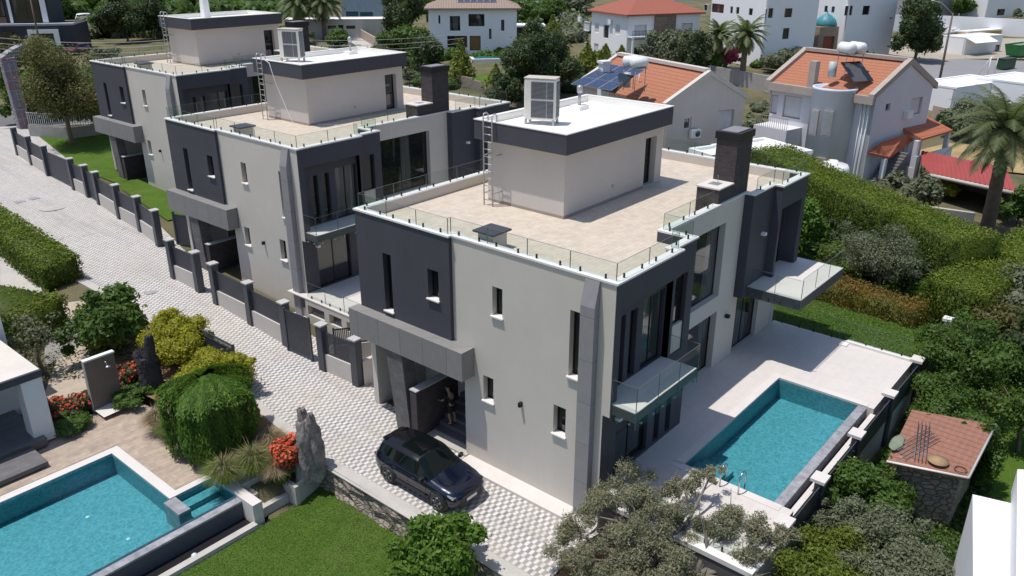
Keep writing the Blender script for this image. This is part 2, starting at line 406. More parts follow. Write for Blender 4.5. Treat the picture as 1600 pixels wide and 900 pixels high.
    def blob(s, c, r, n=12, amp=.15, freq=1.5, seed=0, flat=1.):
        rr = r if hasattr(r, '__len__') else (r, r, r); vs = []; fs = []
        rg = np.random.default_rng(seed); ph = rg.uniform(0, 6.28, 9)
        for i in range(n + 1):
            th = math.pi * i / n
            for k in range(2 * n):
                f = math.pi * k / n
                x, y, z = math.sin(th) * math.cos(f), math.sin(th) * math.sin(f), math.cos(th)
                d = 1 + amp * (math.sin(freq * 3 * x + ph[0]) * math.sin(freq * 3 * y + ph[1]) + .6 * math.sin(freq * 6 * z + ph[2] + 3 * x) + .4 * math.sin(freq * 9 * y + ph[3] + 4 * z))
                vs.append((c[0] + rr[0] * x * d, c[1] + rr[1] * y * d, c[2] + rr[2] * z * d))
        for i in range(n):
            for k in range(2 * n):
                fs.append((i * 2 * n + k, (i + 1) * 2 * n + k, (i + 1) * 2 * n + (k + 1) % (2 * n), i * 2 * n + (k + 1) % (2 * n)))
        return s.add(vs, fs, True)
    def wall(s, axis, c, u0, u1, z0, z1, holes=(), depth=.3, inward=1):
        """flat wall at axis=c spanning u0..u1, z0..z1 with rectangular holes and their reveals; inward = +1/-1 along the axis"""
        us = sorted({u0, u1} | {min(max(h[i], u0), u1) for h in holes for i in (0, 1)})
        zs = sorted({z0, z1} | {min(max(h[i], z0), z1) for h in holes for i in (2, 3)})
        def P(u, d, z): return (c + d, u, z) if axis == 'x' else (u, c + d, z)
        vs = []; fs = []
        def q(a, b, c_, d_): n = len(vs); vs.extend([a, b, c_, d_]); fs.append((n, n + 1, n + 2, n + 3))
        D = depth * inward
        for i in range(len(us) - 1):
            for j in range(len(zs) - 1):
                um, zm = (us[i] + us[i + 1]) / 2, (zs[j] + zs[j + 1]) / 2
                if any(h[0] < um < h[1] and h[2] < zm < h[3] for h in holes): continue
                for dd in (0, D): q(P(us[i], dd, zs[j]), P(us[i + 1], dd, zs[j]), P(us[i + 1], dd, zs[j + 1]), P(us[i], dd, zs[j + 1]))
        for r in [(u0, u1, z0, z1)] + list(holes):
            a, b, e, f = r
            q(P(a, 0, e), P(a, D, e), P(a, D, f), P(a, 0, f)); q(P(b, 0, e), P(b, D, e), P(b, D, f), P(b, 0, f))
            q(P(a, 0, e), P(b, 0, e), P(b, D, e), P(a, D, e)); q(P(a, 0, f), P(b, 0, f), P(b, D, f), P(a, D, f))
        return s.add(vs, fs)
    def build(s, name, mat, parent=None, bevel=0., loc=None):
        me = bpy.data.meshes.new(name)
        me.from_pydata(s.v, [], s.f); me.update()
        me.polygons.foreach_set('use_smooth', s.sm)
        if mat: me.materials.append(mat)
        o = bpy.data.objects.new(name, me); link(o)
        if parent: o.parent = parent
        if loc: o.location = loc
        if bevel:
            b = o.modifiers.new('b', 'BEVEL'); b.width = bevel; b.segments = 2; b.limit_method = 'ANGLE'; b.angle_limit = R(40)
        return o
def struct(o): o['kind'] = 'structure'; return o

# ------------------------------------------------------------------ foliage
def leaf_mesh(name, P, Nrm, size, tint, mat, extra=None, aspect=1.6, parent=None, along=None):
    """P (n,3) centres, Nrm (n,3) facing; a quad per leaf"""
    n = len(P)
    a = rng.normal(size=(n, 3)) * (1 if along is None else .35) + (0 if along is None else np.array(along)); a -= (a * Nrm).sum(1, keepdims=True) * Nrm; a /= np.linalg.norm(a, axis=1, keepdims=True) + 1e-9
    b = np.cross(Nrm, a)
    sz = size * rng.uniform(.6, 1.3, (n, 1)) * .5
    # pointed leaf: kite
    V = np.stack([P - a * sz * aspect, P - b * sz * .8, P + a * sz * aspect, P + b * sz * .8], 1).reshape(-1, 3)
    nv = n * 4
    ev, ef = ([], []) if extra is None else extra
    if len(ev): V = np.vstack([V, np.array(ev)])
    loops = np.concatenate([np.arange(nv), np.array([i + nv for f in ef for i in f], dtype=int)])
    starts = np.concatenate([np.arange(0, nv, 4), nv + np.cumsum([0] + [len(f) for f in ef[:-1]]) if len(ef) else np.array([], dtype=int)]).astype(int)
    me = bpy.data.meshes.new(name)
    me.vertices.add(len(V)); me.vertices.foreach_set('co', V.astype(np.float32).ravel())
    me.loops.add(len(loops)); me.loops.foreach_set('vertex_index', loops.astype(np.int32))
    me.polygons.add(len(starts)); me.polygons.foreach_set('loop_start', starts.astype(np.int32))
    me.update(calc_edges=True); me.validate()
    at = me.attributes.new('tint', 'FLOAT', 'FACE')
    tt = np.concatenate([tint, np.full(len(ef), .25)])
    if len(tt) == len(me.polygons): at.data.foreach_set('value', tt.astype(np.float32))
    me.materials.append(mat)
    o = bpy.data.objects.new(name, me); link(o)
    if parent: o.parent = parent
    return o
def clusters(blobs, per, spread=.5, shell=.55, up=.35):
    """blobs: (cx,cy,cz,rx,ry,rz); per = leaves per unit surface; returns P, N, tint"""
    Ps, Ns, Ts = [], [], []
    for (cx, cy, cz, rx, ry, rz) in blobs:
        ar = 4 * math.pi * ((rx * ry) ** 1.6 / 3 + (rx * rz) ** 1.6 / 3 + (ry * rz) ** 1.6 / 3) ** (1 / 1.6)
        n = max(8, int(ar * per))
        d = rng.normal(size=(n, 3)); d /= np.linalg.norm(d, axis=1, keepdims=True)
        rad = shell + (1 - shell) * rng.uniform(0, 1, (n, 1)) ** .6
        rad *= 1 + rng.normal(0, .09, (n, 1)); fly = rng.uniform(size=(n, 1)) < .05; rad = np.where(fly, rad * rng.uniform(1.1, 1.4, (n, 1)), rad)
        P = d * rad * np.array([rx, ry, rz]) + np.array([cx, cy, cz])
        Nn = d * .8 + rng.normal(0, spread, (n, 3)) + np.array([0, 0, up]); Nn /= np.linalg.norm(Nn, axis=1, keepdims=True)
        Ps.append(P); Ns.append(Nn); Ts.append(np.clip(rng.uniform(.0, 1, n) * .7 + rng.uniform(0, .3), 0, 1))
    return np.vstack(Ps), np.vstack(Ns), np.concatenate(Ts)
def core(blobs, k=.72, seed=0):
    m = MB()
    for i, b in enumerate(blobs): m.blob(b[:3], (b[3] * k, b[4] * k, b[5] * k), 7, .12, 1.3, seed + i)
    return m.v, m.f
def lumps(c, r, n, size=(.35, .55), seed=0, flat=1., zmin=-.4):
    """n overlapping lumps filling an ellipsoid c, r"""
    rg = np.random.default_rng(seed); out = []
    for i in range(n):
        d = rg.normal(size=3); d /= np.linalg.norm(d); d[2] = max(d[2], zmin)
        q = rg.uniform(.35, .85); s = rg.uniform(*size)
        if i % 3 == 2: q = rg.uniform(.85, 1.12); s *= rg.uniform(.4, .65)
        out.append((c[0] + d[0] * r[0] * q, c[1] + d[1] * r[1] * q, c[2] + d[2] * r[2] * q, r[0] * s, r[1] * s, r[2] * s * flat))
    return out
LV = {
    'green': leafmat('leaf_green', (.045, .095, .016), (.12, .20, .035)),
    'bright': leafmat('leaf_bright', (.065, .15, .016), (.18, .30, .045), .45),
    'dark': leafmat('leaf_dark', (.03, .05, .018), (.075, .105, .035), .25),
    'olive': leafmat('leaf_olive', (.10, .12, .065), (.23, .25, .16), .3),
    'yellow': leafmat('leaf_yellow', (.22, .24, .02), (.60, .54, .05), .45),
    'conifer': leafmat('leaf_conifer', (.08, .12, .016), (.32, .33, .05), .35),
    'hedge': leafmat('leaf_hedge', (.06, .10, .016), (.23, .29, .03), .4),
    'redh': leafmat('leaf_red_hedge', (.09, .125, .02), (.30, .13, .035), .3),
    'red': leafmat('flower_red', (.62, .06, .035), (.85, .20, .12), .3),
    'pink': leafmat('flower_pink', (.30, .03, .09), (.5, .08, .16), .3),
    'grassy': leafmat('leaf_grass', (.11, .17, .03), (.26, .30, .09), .4),
    'straw': leafmat('leaf_straw', (.34, .26, .16), (.48, .38, .26), .4),
    'palm': leafmat('leaf_palm', (.08, .11, .045), (.19, .22, .10), .3),
    'brown': leafmat('leaf_brown', (.085, .085, .028), (.19, .17, .06), .3),
}
def limbs(m, base, top, r, targets, seed=0, sag=.1):
    """tapered trunk from base to top with curved limbs to the targets"""
    rg = np.random.default_rng(seed); b, t = Vector(base), Vector(top)
    mid = (b + t) / 2 + Vector((rg.normal() * r, rg.normal() * r, 0))
    m.tube([b - Vector((0, 0, .15)), b + (mid - b) * .15, mid, t], [r * 1.45, r * 1.1, r * .9, r * .68], 8)
    for q in targets:
        q = Vector(q); st = mid.lerp(t, rg.uniform(.2, 1)); k = st.lerp(q, .5) + Vector((rg.normal() * .12, rg.normal() * .12, .05)) * (q - st).length
        m.tube([st, st.lerp(k, .5), k, q], [r * .5, r * .42, r * .28, r * .1], 6)
def tree(name, label, base, h, rad, kind, leaf=.3, dens=9, nl=9, trunk_frac=.3, seed=1, group=None, cat='tree', flat=.8, tr=None, corek=.6, bark=None, zf=None, shell=.55, flowers=None):
    """trunk + limbs + crown of leaf clumps; rad = crown radius"""
    rz = h * (1 - trunk_frac) / 2; cz = h - rz
    o = thing(name, label, cat, base, 0, group)
    L = lumps((0, 0, cz), (rad, rad, rz), nl, (.32, .5), seed, flat if zf is None else zf)
    L.append((0, 0, cz, rad * .6, rad * .6, rz * .7))
    m = MB(); limbs(m, (0, 0, 0), (0, 0, cz - rz * .2), tr or max(.06, h * .022), [(b[0], b[1], b[2]) for b in L[:-1]], seed)
    m.build('trunk', bark or WOODL, o)
    P, Nn, T = clusters(L, dens, shell=shell)
    leaf_mesh('crown', P, Nn, leaf, T, LV[kind], core(L, corek, seed) if corek else None, parent=o)
    if flowers:
        sel = rng.choice(len(P), min(len(P), flowers[1]), replace=False)
        leaf_mesh('blossom', P[sel] + Nn[sel] * .06, Nn[sel], leaf * .9, rng.uniform(0, 1, len(sel)), flowers[0], parent=o, aspect=1.)
    return o
def shrub(name, label, base, rad, h, kind, leaf=.1, dens=60, nl=8, seed=1, group=None, cat='shrub', corek=.75, flowers=None, flat=1., size=(.4, .6)):
    o = thing(name, label, cat, base, 0, group)
    L = lumps((0, 0, h * .5), (rad, rad, h * .5), nl, size, seed, flat, -.8); L.append((0, 0, h * .45, rad * .75, rad * .75, h * .45))
    m = MB()
    for i in range(4):
        t = i * 1.6 + seed; m.tube([(0, 0, -.1), (math.cos(t) * rad * .15, math.sin(t) * rad * .15, h * .25), (math.cos(t) * rad * .4, math.sin(t) * rad * .4, h * .6)], [.04, .03, .015], 5)
    m.build('stem', WOODL, o)
    P, Nn, T = clusters(L, dens); k = P[:, 2] > -.02; P, Nn, T = P[k], Nn[k], T[k]
    leaf_mesh('foliage', P, Nn, leaf, T, LV[kind], core(L, corek, seed) if corek else None, parent=o)
    if flowers:
        up = np.where(P[:, 2] > h * .4)[0]; sel = rng.choice(up, min(len(up), flowers[1]), replace=False)
        leaf_mesh('flower', P[sel] + Nn[sel] * .05, Nn[sel], flowers[2] if len(flowers) > 2 else leaf, rng.uniform(0, 1, len(sel)), flowers[0], parent=o, aspect=1.)
    return o
def hedge(name, label, path, wd, h, kind, leaf=.1, dens=60, group=None, seed=1, jit=.1, zoff=0.):
    """clipped hedge following a ground path [(x,y)]"""
    b = path[0]; z0 = terr(*b) + zoff
    o = thing(name, label, 'hedge', (b[0], b[1], z0), 0, group)
    Ps, Ns, Ts = [], [], []; ev = MB()
    for (x0, y0), (x1, y1) in zip(path[:-1], path[1:]):
        L = math.hypot(x1 - x0, y1 - y0); dx, dy = (x1 - x0) / L, (y1 - y0) / L; nx, ny = -dy, dx
        for (aw, ah, area) in (('top', 0, L * wd), ('l', 0, L * h), ('r', 0, L * h), ('e', 0, wd * h * 2)):
            n = int(area * dens)
            t = rng.uniform(-.01, 1.01, n) * L
            if aw == 'top': s_ = rng.uniform(-.5, .5, n) * wd; z = np.full(n, h); nn = np.tile([0, 0, 1.], (n, 1))
            elif aw == 'e':
                t = np.where(rng.uniform(size=n) < .5, 0., L); s_ = rng.uniform(-.5, .5, n) * wd; z = rng.uniform(0, 1, n) * h; sg = np.where(t > 0, 1., -1.); nn = np.stack([dx * sg, dy * sg, 0 * sg], 1)
            else:
                sg = 1 if aw == 'l' else -1; s_ = np.full(n, .5 * wd * sg); z = rng.uniform(0, 1, n) ** .9 * h; nn = np.tile([nx * sg, ny * sg, .15], (n, 1))
            w1 = np.sin(t * 1.9 + seed) * .5 + np.sin(t * 4.3 + z * 3 + seed) * .3
            px = x0 + dx * t + nx * s_; py = y0 + dy * t + ny * s_
            gzv = np.array([terr(a, c) for a, c in zip(px, py)]) + zoff - z0
            P = np.stack([px - b[0], py - b[1], z * (1 + 0 * w1) + gzv], 1) + nn * (rng.normal(0, jit, (n, 1)) + w1[:, None] * jit * .7)
            N_ = nn + rng.normal(0, .6, (n, 3)); N_ /= np.linalg.norm(N_, axis=1, keepdims=True)
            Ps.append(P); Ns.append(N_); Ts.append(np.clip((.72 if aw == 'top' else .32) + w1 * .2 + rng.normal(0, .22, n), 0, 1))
        k = .5 * wd - jit * 1.3; e = jit
        q = [(x0 + dx * e + nx * k, y0 + dy * e + ny * k), (x0 + dx * e - nx * k, y0 + dy * e - ny * k), (x1 - dx * e - nx * k, y1 - dy * e - ny * k), (x1 - dx * e + nx * k, y1 - dy * e + ny * k)]
        vs = [(x - b[0], y - b[1], terr(x, y) + zoff - z0 - .1) for x, y in q] + [(x - b[0], y - b[1], terr(x, y) + zoff - z0 + h - jit * 1.4) for x, y in q]
        ev.add(vs, [(0, 1, 2, 3), (7, 6, 5, 4), (0, 4, 5, 1), (1, 5, 6, 2), (2, 6, 7, 3), (3, 7, 4, 0)])
    leaf_mesh('foliage', np.vstack(Ps), np.vstack(Ns), leaf, np.concatenate(Ts), LV[kind], (ev.v, ev.f), parent=o)
    return o
def cypress(name, label, base, h, rad, kind='conifer', leaf=.25, n=900, group=None, seed=1, cat='tree'):
    o = thing(name, label, cat, base, 0, group)
    MB().tube([(0, 0, -.1), (0, 0, h * .5), (0, 0, h * .9)], [h * .02 + .04, h * .015, .01], 6).build('trunk', WOODL, o)
    z = rng.uniform(.03, 1, n) ** 1.05; a = rng.uniform(0, 6.283, n)
    r_ = rad * np.where(z < .25, .55 + 1.8 * z, (1 - z) / .75) * (1 + .22 * np.sin(a * 5 + seed) * np.sin(z * 14 + seed) + rng.normal(0, .1, n))
    P = np.stack([np.cos(a) * r_, np.sin(a) * r_, z * h], 1)
    Nn = np.stack([np.cos(a), np.sin(a), .3 + 0 * a], 1) + rng.normal(0, .45, (n, 3)); Nn /= np.linalg.norm(Nn, axis=1, keepdims=True)
    c = MB().lathe((0, 0, 0), [(rad * .4, h * .06), (rad * .72, h * .25), (rad * .45, h * .55), (.02, h * .93)], 8)
    leaf_mesh('crown', P, Nn, leaf, np.clip(rng.uniform(0, 1, n), 0, 1), LV[kind], (c.v, c.f), parent=o, aspect=2.2)
    return o
def palm(name, label, base, h, fr, nf=34, group=None, seed=1, lean=(0, 0), tr=.28, nleaf=26, kind='palm', lw=.07, dead=6):
    o = thing(name, label, 'palm', base, 0, group)
    top = Vector((lean[0], lean[1], h)); k = 14
    pts = [Vector((lean[0] * (i / k) ** 1.6, lean[1] * (i / k) ** 1.6, h * i / k - .1)) for i in range(k + 1)]
    m = MB(); m.tube(pts, [tr * (1.35 if i == 0 else 1 - .25 * i / k) * (1 + .07 * (i % 2)) for i in range(k + 1)], 10)
    m.lathe((lean[0], lean[1], h - .5), [(tr * .8, 0), (tr * 1.5, .35), (tr * 1.1, .7), (.05, .95)], 10)
    m.build('trunk', WOODL, o)
    rg = np.random.default_rng(seed); Ps, As, Bs, Ts = [], [], [], []; rm = MB()
    for i in range(nf + dead):
        az = i * 2.399 + seed; el = (1.25 - 1.55 * (i / nf)) if i < nf else -1.0; L = fr * rg.uniform(.85, 1.1) * (1 if i < nf else .7)
        p = top + Vector((0, 0, .2)); d = Vector((math.cos(az) * math.cos(el), math.sin(az) * math.cos(el), math.sin(el))); spine = [p.copy()]
        for s_ in range(10):
            p = p + d * (L / 10); d = (d + Vector((0, 0, -.16))).normalized(); spine.append(p.copy())
        rm.tube(spine[::2] + [spine[-1]], [.035, .03, .022, .016, .01, .005, .004][:len(spine[::2]) + 1], 4, False)
        side = Vector((-math.sin(az), math.cos(az), 0))
        for j in range(nleaf):
            t = .12 + .88 * j / nleaf; q = spine[min(int(t * 10), 9)].lerp(spine[min(int(t * 10) + 1, 10)], (t * 10) % 1)
            dd = (spine[min(int(t * 10) + 1, 10)] - spine[min(int(t * 10), 9)]).normalized(); ll = fr * .17 * math.sin(math.pi * min(1, t * .9 + .12)) + .06
            for sg in (1, -1):
                tip = q + (side * sg * .8 + dd * .6 + Vector((0, 0, -.25 - .2 * rg.random()))) * ll
                Ps.append(q); As.append(tip); Bs.append(dd * lw); Ts.append((.3 + .5 * rg.random()) if i < nf else 1.0)
    P = np.array([tuple(x) for x in Ps]); A = np.array([tuple(x) for x in As]); B = np.array([tuple(x) for x in Bs]); n = len(P)
    V = np.stack([P - B * .5, P + B * .5, A + B * .1, A - B * .1], 1).reshape(-1, 3)
    me = bpy.data.meshes.new('frond'); allv = np.vstack([V, np.array(rm.v)]); ef = rm.f; nv = n * 4
    loops = np.concatenate([np.arange(nv), np.array([x + nv for f in ef for x in f])]); starts = np.concatenate([np.arange(0, nv, 4), nv + np.cumsum([0] + [len(f) for f in ef[:-1]])])
    me.vertices.add(len(allv)); me.vertices.foreach_set('co', allv.astype(np.float32).ravel()); me.loops.add(len(loops)); me.loops.foreach_set('vertex_index', loops.astype(np.int32))
    me.polygons.add(len(starts)); me.polygons.foreach_set('loop_start', starts.astype(np.int32)); me.update(calc_edges=True)
    at = me.attributes.new('tint', 'FLOAT', 'FACE'); at.data.foreach_set('value', np.concatenate([np.array(Ts), np.full(len(ef), .6)]).astype(np.float32))
    me.materials.append(LV[kind]); f = bpy.data.objects.new('crown', me); link(f); f.parent = o
    return o
def tussock(name, label, base, rad, h, n=500, kind='grassy', plumes=0, group=None, seed=1):
    """fountain grass"""
    o = thing(name, label, 'ornamental grass', base, 0, group); rg = np.random.default_rng(seed)
    def blades(n, wd, hh, spreadk, nm, mt):
        vs, fs, tt = [], [], []
        for i in range(n):
            az = rg.uniform(0, 6.283); out = rad * rg.uniform(.2, 1) * spreadk; z = hh * rg.uniform(.6, 1) * (1 - .35 * out / rad); r0 = rad * .25 * rg.random(); c, s_ = math.cos(az), math.sin(az)
            pts = [(r0 * c, r0 * s_, 0), ((r0 + out * .35) * c, (r0 + out * .35) * s_, z * .75), ((r0 + out) * c, (r0 + out) * s_, z * rg.uniform(.5, 1.0))]
            b = len(vs)
            for k, p in enumerate(pts):
                w_ = wd * (1, .8, .15)[k]; vs += [(p[0] - s_ * w_, p[1] + c * w_, p[2]), (p[0] + s_ * w_, p[1] - c * w_, p[2])]
            fs += [(b, b + 1, b + 3, b + 2), (b + 2, b + 3, b + 5, b + 4)]; v = rg.random(); tt += [v, v]
        me = bpy.data.meshes.new(nm); me.from_pydata(vs, [], fs); a = me.attributes.new('tint', 'FLOAT', 'FACE'); a.data.foreach_set('value', tt); me.materials.append(mt)
        q = bpy.data.objects.new(nm, me); link(q); q.parent = o
    blades(int(n * 2.6), .006, h, 1, 'blades', LV[kind])
    if plumes: blades(plumes * 2, .010, h * 1.35, .9, 'plumes', LV['straw'])
    return o
# ================================================================== SETTING
def inpoly(x, y, P):
    c = False; n = len(P)
    for i in range(n):
        x1, y1 = P[i]; x2, y2 = P[(i + 1) % n]
        if (y1 > y) != (y2 > y) and x < (x2 - x1) * (y - y1) / (y2 - y1) + x1: c = not c
    return c
def ground_h(x, y):
    h = terr(x, y) - .06
    if x < 14.5 and 23.9 <= y < 37: h = -.3
    if x < 16.2 and y < 23.9: h = -1.06
    if 4 < x < 13.05 and 23.5 <= y < 31.0: h = -2.6
    if x > 20.5 and x < 38.0 and 7.0 < y < 14.2: h = -1.2 if (y > 7.2 and 22 < x < 33) else -.9
    if y <= 7.2 and x > 16.9:
        h = -.9 + (terr(x, y) + .9) * min(1, max(0, (x - 44) / 10))
    elif x > 16.9 and y < 12.3 and x <= 20.5: h = -.35 if y > 9 else -.9
    if x <= 16.9 and y < 10: h = -1.06
    return h
xs = np.concatenate([np.arange(-120, -10, 10), np.arange(-10, 60, .5), np.arange(60, 130, 2.5), np.arange(130, 1300, 45)])
ys = np.concatenate([np.arange(-200, -20, 20), np.arange(-20, 66, .5), np.arange(66, 130, 2.5), np.arange(130, 1300, 45)])
gv = [(float(x), float(y), ground_h(x, y)) for y in ys for x in xs]
nx_, ny_ = len(xs), len(ys)
g = MB(); g.add(gv, [(j * nx_ + i, j * nx_ + i + 1, (j + 1) * nx_ + i + 1, (j + 1) * nx_ + i) for j in range(ny_ - 1) for i in range(nx_ - 1)], True)
struct(g.build('ground', SOIL))
def sheet(name, poly, mat, off, zf=None, step=1.0):
    """surface following the terrain inside a polygon"""
    zf = zf or (lambda x, y: terr(x, y))
    import bmesh
    bm = bmesh.new(); vs = [bm.verts.new((x, y, 0)) for x, y in poly]; bm.faces.new(vs)
    x0, x1 = min(p[0] for p in poly), max(p[0] for p in poly); y0, y1 = min(p[1] for p in poly), max(p[1] for p in poly)
    for ax, a, b in ((0, x0, x1), (1, y0, y1)):
        k = a + step
        while k < b:
            bmesh.ops.bisect_plane(bm, geom=bm.verts[:] + bm.edges[:] + bm.faces[:], plane_co=(k, k, 0), plane_no=(1, 0, 0) if ax == 0 else (0, 1, 0)); k += step
    for v in bm.verts: v.co.z = zf(v.co.x, v.co.y) + off
    me = bpy.data.meshes.new(name); bm.to_mesh(me); bm.free(); me.materials.append(mat)
    if sum(p.normal.z for p in me.polygons) < 0: me.flip_normals()
    o = bpy.data.objects.new(name, me); link(o); return struct(o)
def GP(*uv): return [tuple(gt(u, v)[:2]) for u, v in uv]
# paved street between the gardens and the villas
left_edge = [(16.25, 12.4), (16.4, 15), (16.4, 18), (16.35, 23.5), (16.75, 27.5), (17.4, 34), (17.9, 40.7), (17.6, 48.3), (18.4, 60), (19.5, 74), (23, 84), (24.5, 91)]
right_edge = [(31, 88), (28.4, 74), (26.3, 62.5), (25, 53), (23.6, 46.5), (22.7, 38), (22.3, 31), (25.5, 27.6), (25.5, 25), (20.6, 25), (20.6, 12.4), (19.0, 12.6)]
sheet('street', left_edge + right_edge, PAVE, .0)
road = [(5, 112), (2, 104), (15, 98), (24, 90.5), (31, 87), (60, 62), (64, 67), (36, 91), (27, 101)]
sheet('road', [(0, 106), (24.3, 92.8), (38, 82.5), (58, 68), (61, 73), (41, 90), (27, 101), (2, 116)], ASPH, .0)
sheet('pavement', [(18, 92.5), (24.0, 89.5), (30.5, 87.8), (38, 82.0), (38, 82.4), (24.3, 92.6), (17, 96.6)], CONC, .03)
# kerb of pale slabs on the garden side of the street
kb = MB()
for (x0, y0), (x1, y1) in zip(left_edge[:-1], left_edge[1:]):
    kb.hull([(x0 - .45, y0, terr(x0, y0) - .4), (x0 + .02, y0, terr(x0, y0) - .4), (x1 + .02, y1, terr(x1, y1) - .4), (x1 - .45, y1, terr(x1, y1) - .4),
             (x0 - .45, y0, terr(x0, y0) + .03), (x0 + .02, y0, terr(x0, y0) + .03), (x1 + .02, y1, terr(x1, y1) + .03), (x1 - .45, y1, terr(x1, y1) + .03)],
            [(0, 3, 2, 1), (4, 5, 6, 7), (0, 1, 5, 4), (1, 2, 6, 5), (2, 3, 7, 6), (3, 0, 4, 7)])
struct(kb.build('kerb', CONC))
# lawns
def lawn_blades(name, poly, zf, n, h=.05):
    x0, x1 = min(p[0] for p in poly), max(p[0] for p in poly); y0, y1 = min(p[1] for p in poly), max(p[1] for p in poly)
    P = rng.uniform((x0, y0), (x1, y1), (n * 2, 2)); P = np.array([p for p in P if inpoly(p[0], p[1], poly)][:n])
    Z = np.array([zf(x, y) for x, y in P]); c = np.column_stack([P, Z + h * .5])
    Nn = rng.normal(size=(len(P), 3)) * [.5, .5, .3] + [0, 0, .9]; Nn /= np.linalg.norm(Nn, axis=1, keepdims=True)
    v = .5 + .3 * np.sin(P[:, 0] * 1.3) * np.sin(P[:, 1] * 1.1) + rng.normal(0, .25, len(P))
    o = leaf_mesh(name, c, Nn, h * 1.1, np.clip(v, 0, 1), leafmat('leaf_lawn', (.09, .165, .024), (.13, .215, .036), .35))
    return tag(o, kind='stuff')
LZ = lambda x, y: -1.0
fl = [(2, 8), (16.15, 8), (16.15, 23.3), (15.8, 23.4), (14.35, 23.0), (13.2, 23.1), (13.0, 23.0), (2, 23.0)]
sheet('front_lawn', fl, LAWN, 0, LZ)
tag(lawn_blades('grass', [(8, 15), (16.1, 15), (16.1, 23.2), (6, 23.0)], LZ, 45000, .035), 'short green grass of the sunken lawn by the infinity pool', 'grass')
bz = lambda x, y: 1.25
bl = [(37.3, 7.6), (42.2, 7.0), (41.6, 20), (41, 26), (37.3, 26)]
sheet('back_lawn', bl, LAWN, 0, bz)
tag(lawn_blades('grass', bl, bz, 40000, .06), 'bright green grass behind the front villa', 'grass')
sl2 = [(27.2, 63), (32.5, 64), (33.2, 68.5), (45, 71), (41, 79.5), (30, 86), (28.6, 78), (27, 69)]
sheet('side_lawn', sl2, LAWN, .03)
sheet('gate_lawn', [(25.6, 52.5), (29.0, 52.5), (29.0, 63), (27.2, 63), (26.7, 61)], LAWN, .04)
# timber-look terrace and paths of the near garden
def TZ(x, y): return terr(x, y)
sheet('pool_terrace', [(1, 30.97), (11.35, 30.97), (11.35, 26.31), (13.7, 26.31), (14.2, 30), (13.6, 33.9), (11.8, 34.2), (9.3, 35.5), (1, 36)], PLANK, -.085, lambda x, y: 0)
sheet('garden_path', GP((60, 640), (100, 530), (60, 480), (130, 470), (215, 500), (225, 560), (180, 620), (110, 625)), M('sandy_gravel', (.47, .39, .31), .9, .1, 1.2, 12, .4), .03)
sheet('side_path', GP((70, 540), (75, 510), (110, 500), (135, 525), (95, 560), (70, 575)), M('grey_slab', (.26, .25, .24), .8, .06, 1, 10, .2), .045)
sheet('side_driveway', GP((0, 398), (55, 440), (112, 486), (95, 500), (45, 480), (0, 450)), CONC, .03)

# ================================================================== VILLAS
OFF = (20.11, 12.62, 0)
VB = lambda: MB(OFF)
def window(par, axis, c, u0, u1, z0, z1, inset=.2, mull=(), sill=False, mat=None, fw=.05, fm=None, off=OFF, hbar=None):
    """frame part with a pane and (if there is one) a sill below it; wall's outer plane is axis=c, inward positive"""
    m = MB(off); d0, d1 = c + inset, c + inset + .07
    def bx(a, b, e, f, p=d0, q=d1):
        if axis == 'x': m.box(p, a, e, q, b, f)
        else: m.box(a, p, e, b, q, f)
    bx(u0 + .002, u0 + fw, z0 + .002, z1 - .002); bx(u1 - fw, u1 - .002, z0 + .002, z1 - .002); bx(u0 + fw, u1 - fw, z0 + .002, z0 + fw); bx(u0 + fw, u1 - fw, z1 - fw, z1 - .002)
    for k in mull: bx(k - fw * .6, k + fw * .6, z0 + fw, z1 - fw, d0 + .004, d1 - .004)
    if hbar: bx(u0 + fw, u1 - fw, hbar - fw * .5, hbar + fw * .5, d0 + .006, d1 - .006)
    fr = m.build('window', fm or DKMET, par)
    m = MB(off)
    if axis == 'x': m.box(d0 + .03, u0 + .01, z0 + .01, d0 + .045, u1 - .01, z1 - .01)
    else: m.box(u0 + .01, d0 + .03, z0 + .01, u1 - .01, d0 + .045, z1 - .01)
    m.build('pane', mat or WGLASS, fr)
    if sill:
        m = MB(off)
        if axis == 'x': m.box(c - .09, u0 - .05, z0 - .05, c + inset, u1 + .05, z0 + .003)
        else: m.box(u0 - .05, c - .09, z0 - .05, u1 + .05, c + inset, z0 + .003)
        m.build('sill', COPE, fr)
    return fr
def offset_poly(P, d):
    n = len(P); out = []
    a = sum(P[i][0] * P[(i + 1) % n][1] - P[(i + 1) % n][0] * P[i][1] for i in range(n)); sg = 1 if a > 0 else -1
    for i in range(n):
        p0, p1, p2 = Vector(P[i - 1]), Vector(P[i]), Vector(P[(i + 1) % n])
        e1, e2 = (p1 - p0).normalized(), (p2 - p1).normalized(); n1, n2 = Vector((-e1.y, e1.x)) * sg, Vector((-e2.y, e2.x)) * sg
        k = 1 + n1.dot(n2); out.append(tuple(p1 + (n1 + n2) * (d / k) if k > .1 else p1 + n1 * d))
    return out
def ringmesh(m, A, B, z0, z1):
    n = len(A); vs = [(x, y, z0) for x, y in A] + [(x, y, z0) for x, y in B] + [(x, y, z1) for x, y in A] + [(x, y, z1) for x, y in B]; fs = []
    for i in range(n):
        j = (i + 1) % n; fs += [(i, j, 2 * n + j, 2 * n + i), (n + i, 3 * n + i, 3 * n + j, n + j), (2 * n + i, 2 * n + j, 3 * n + j, 3 * n + i), (i, n + i, n + j, j)]
    return m.add(vs, fs)
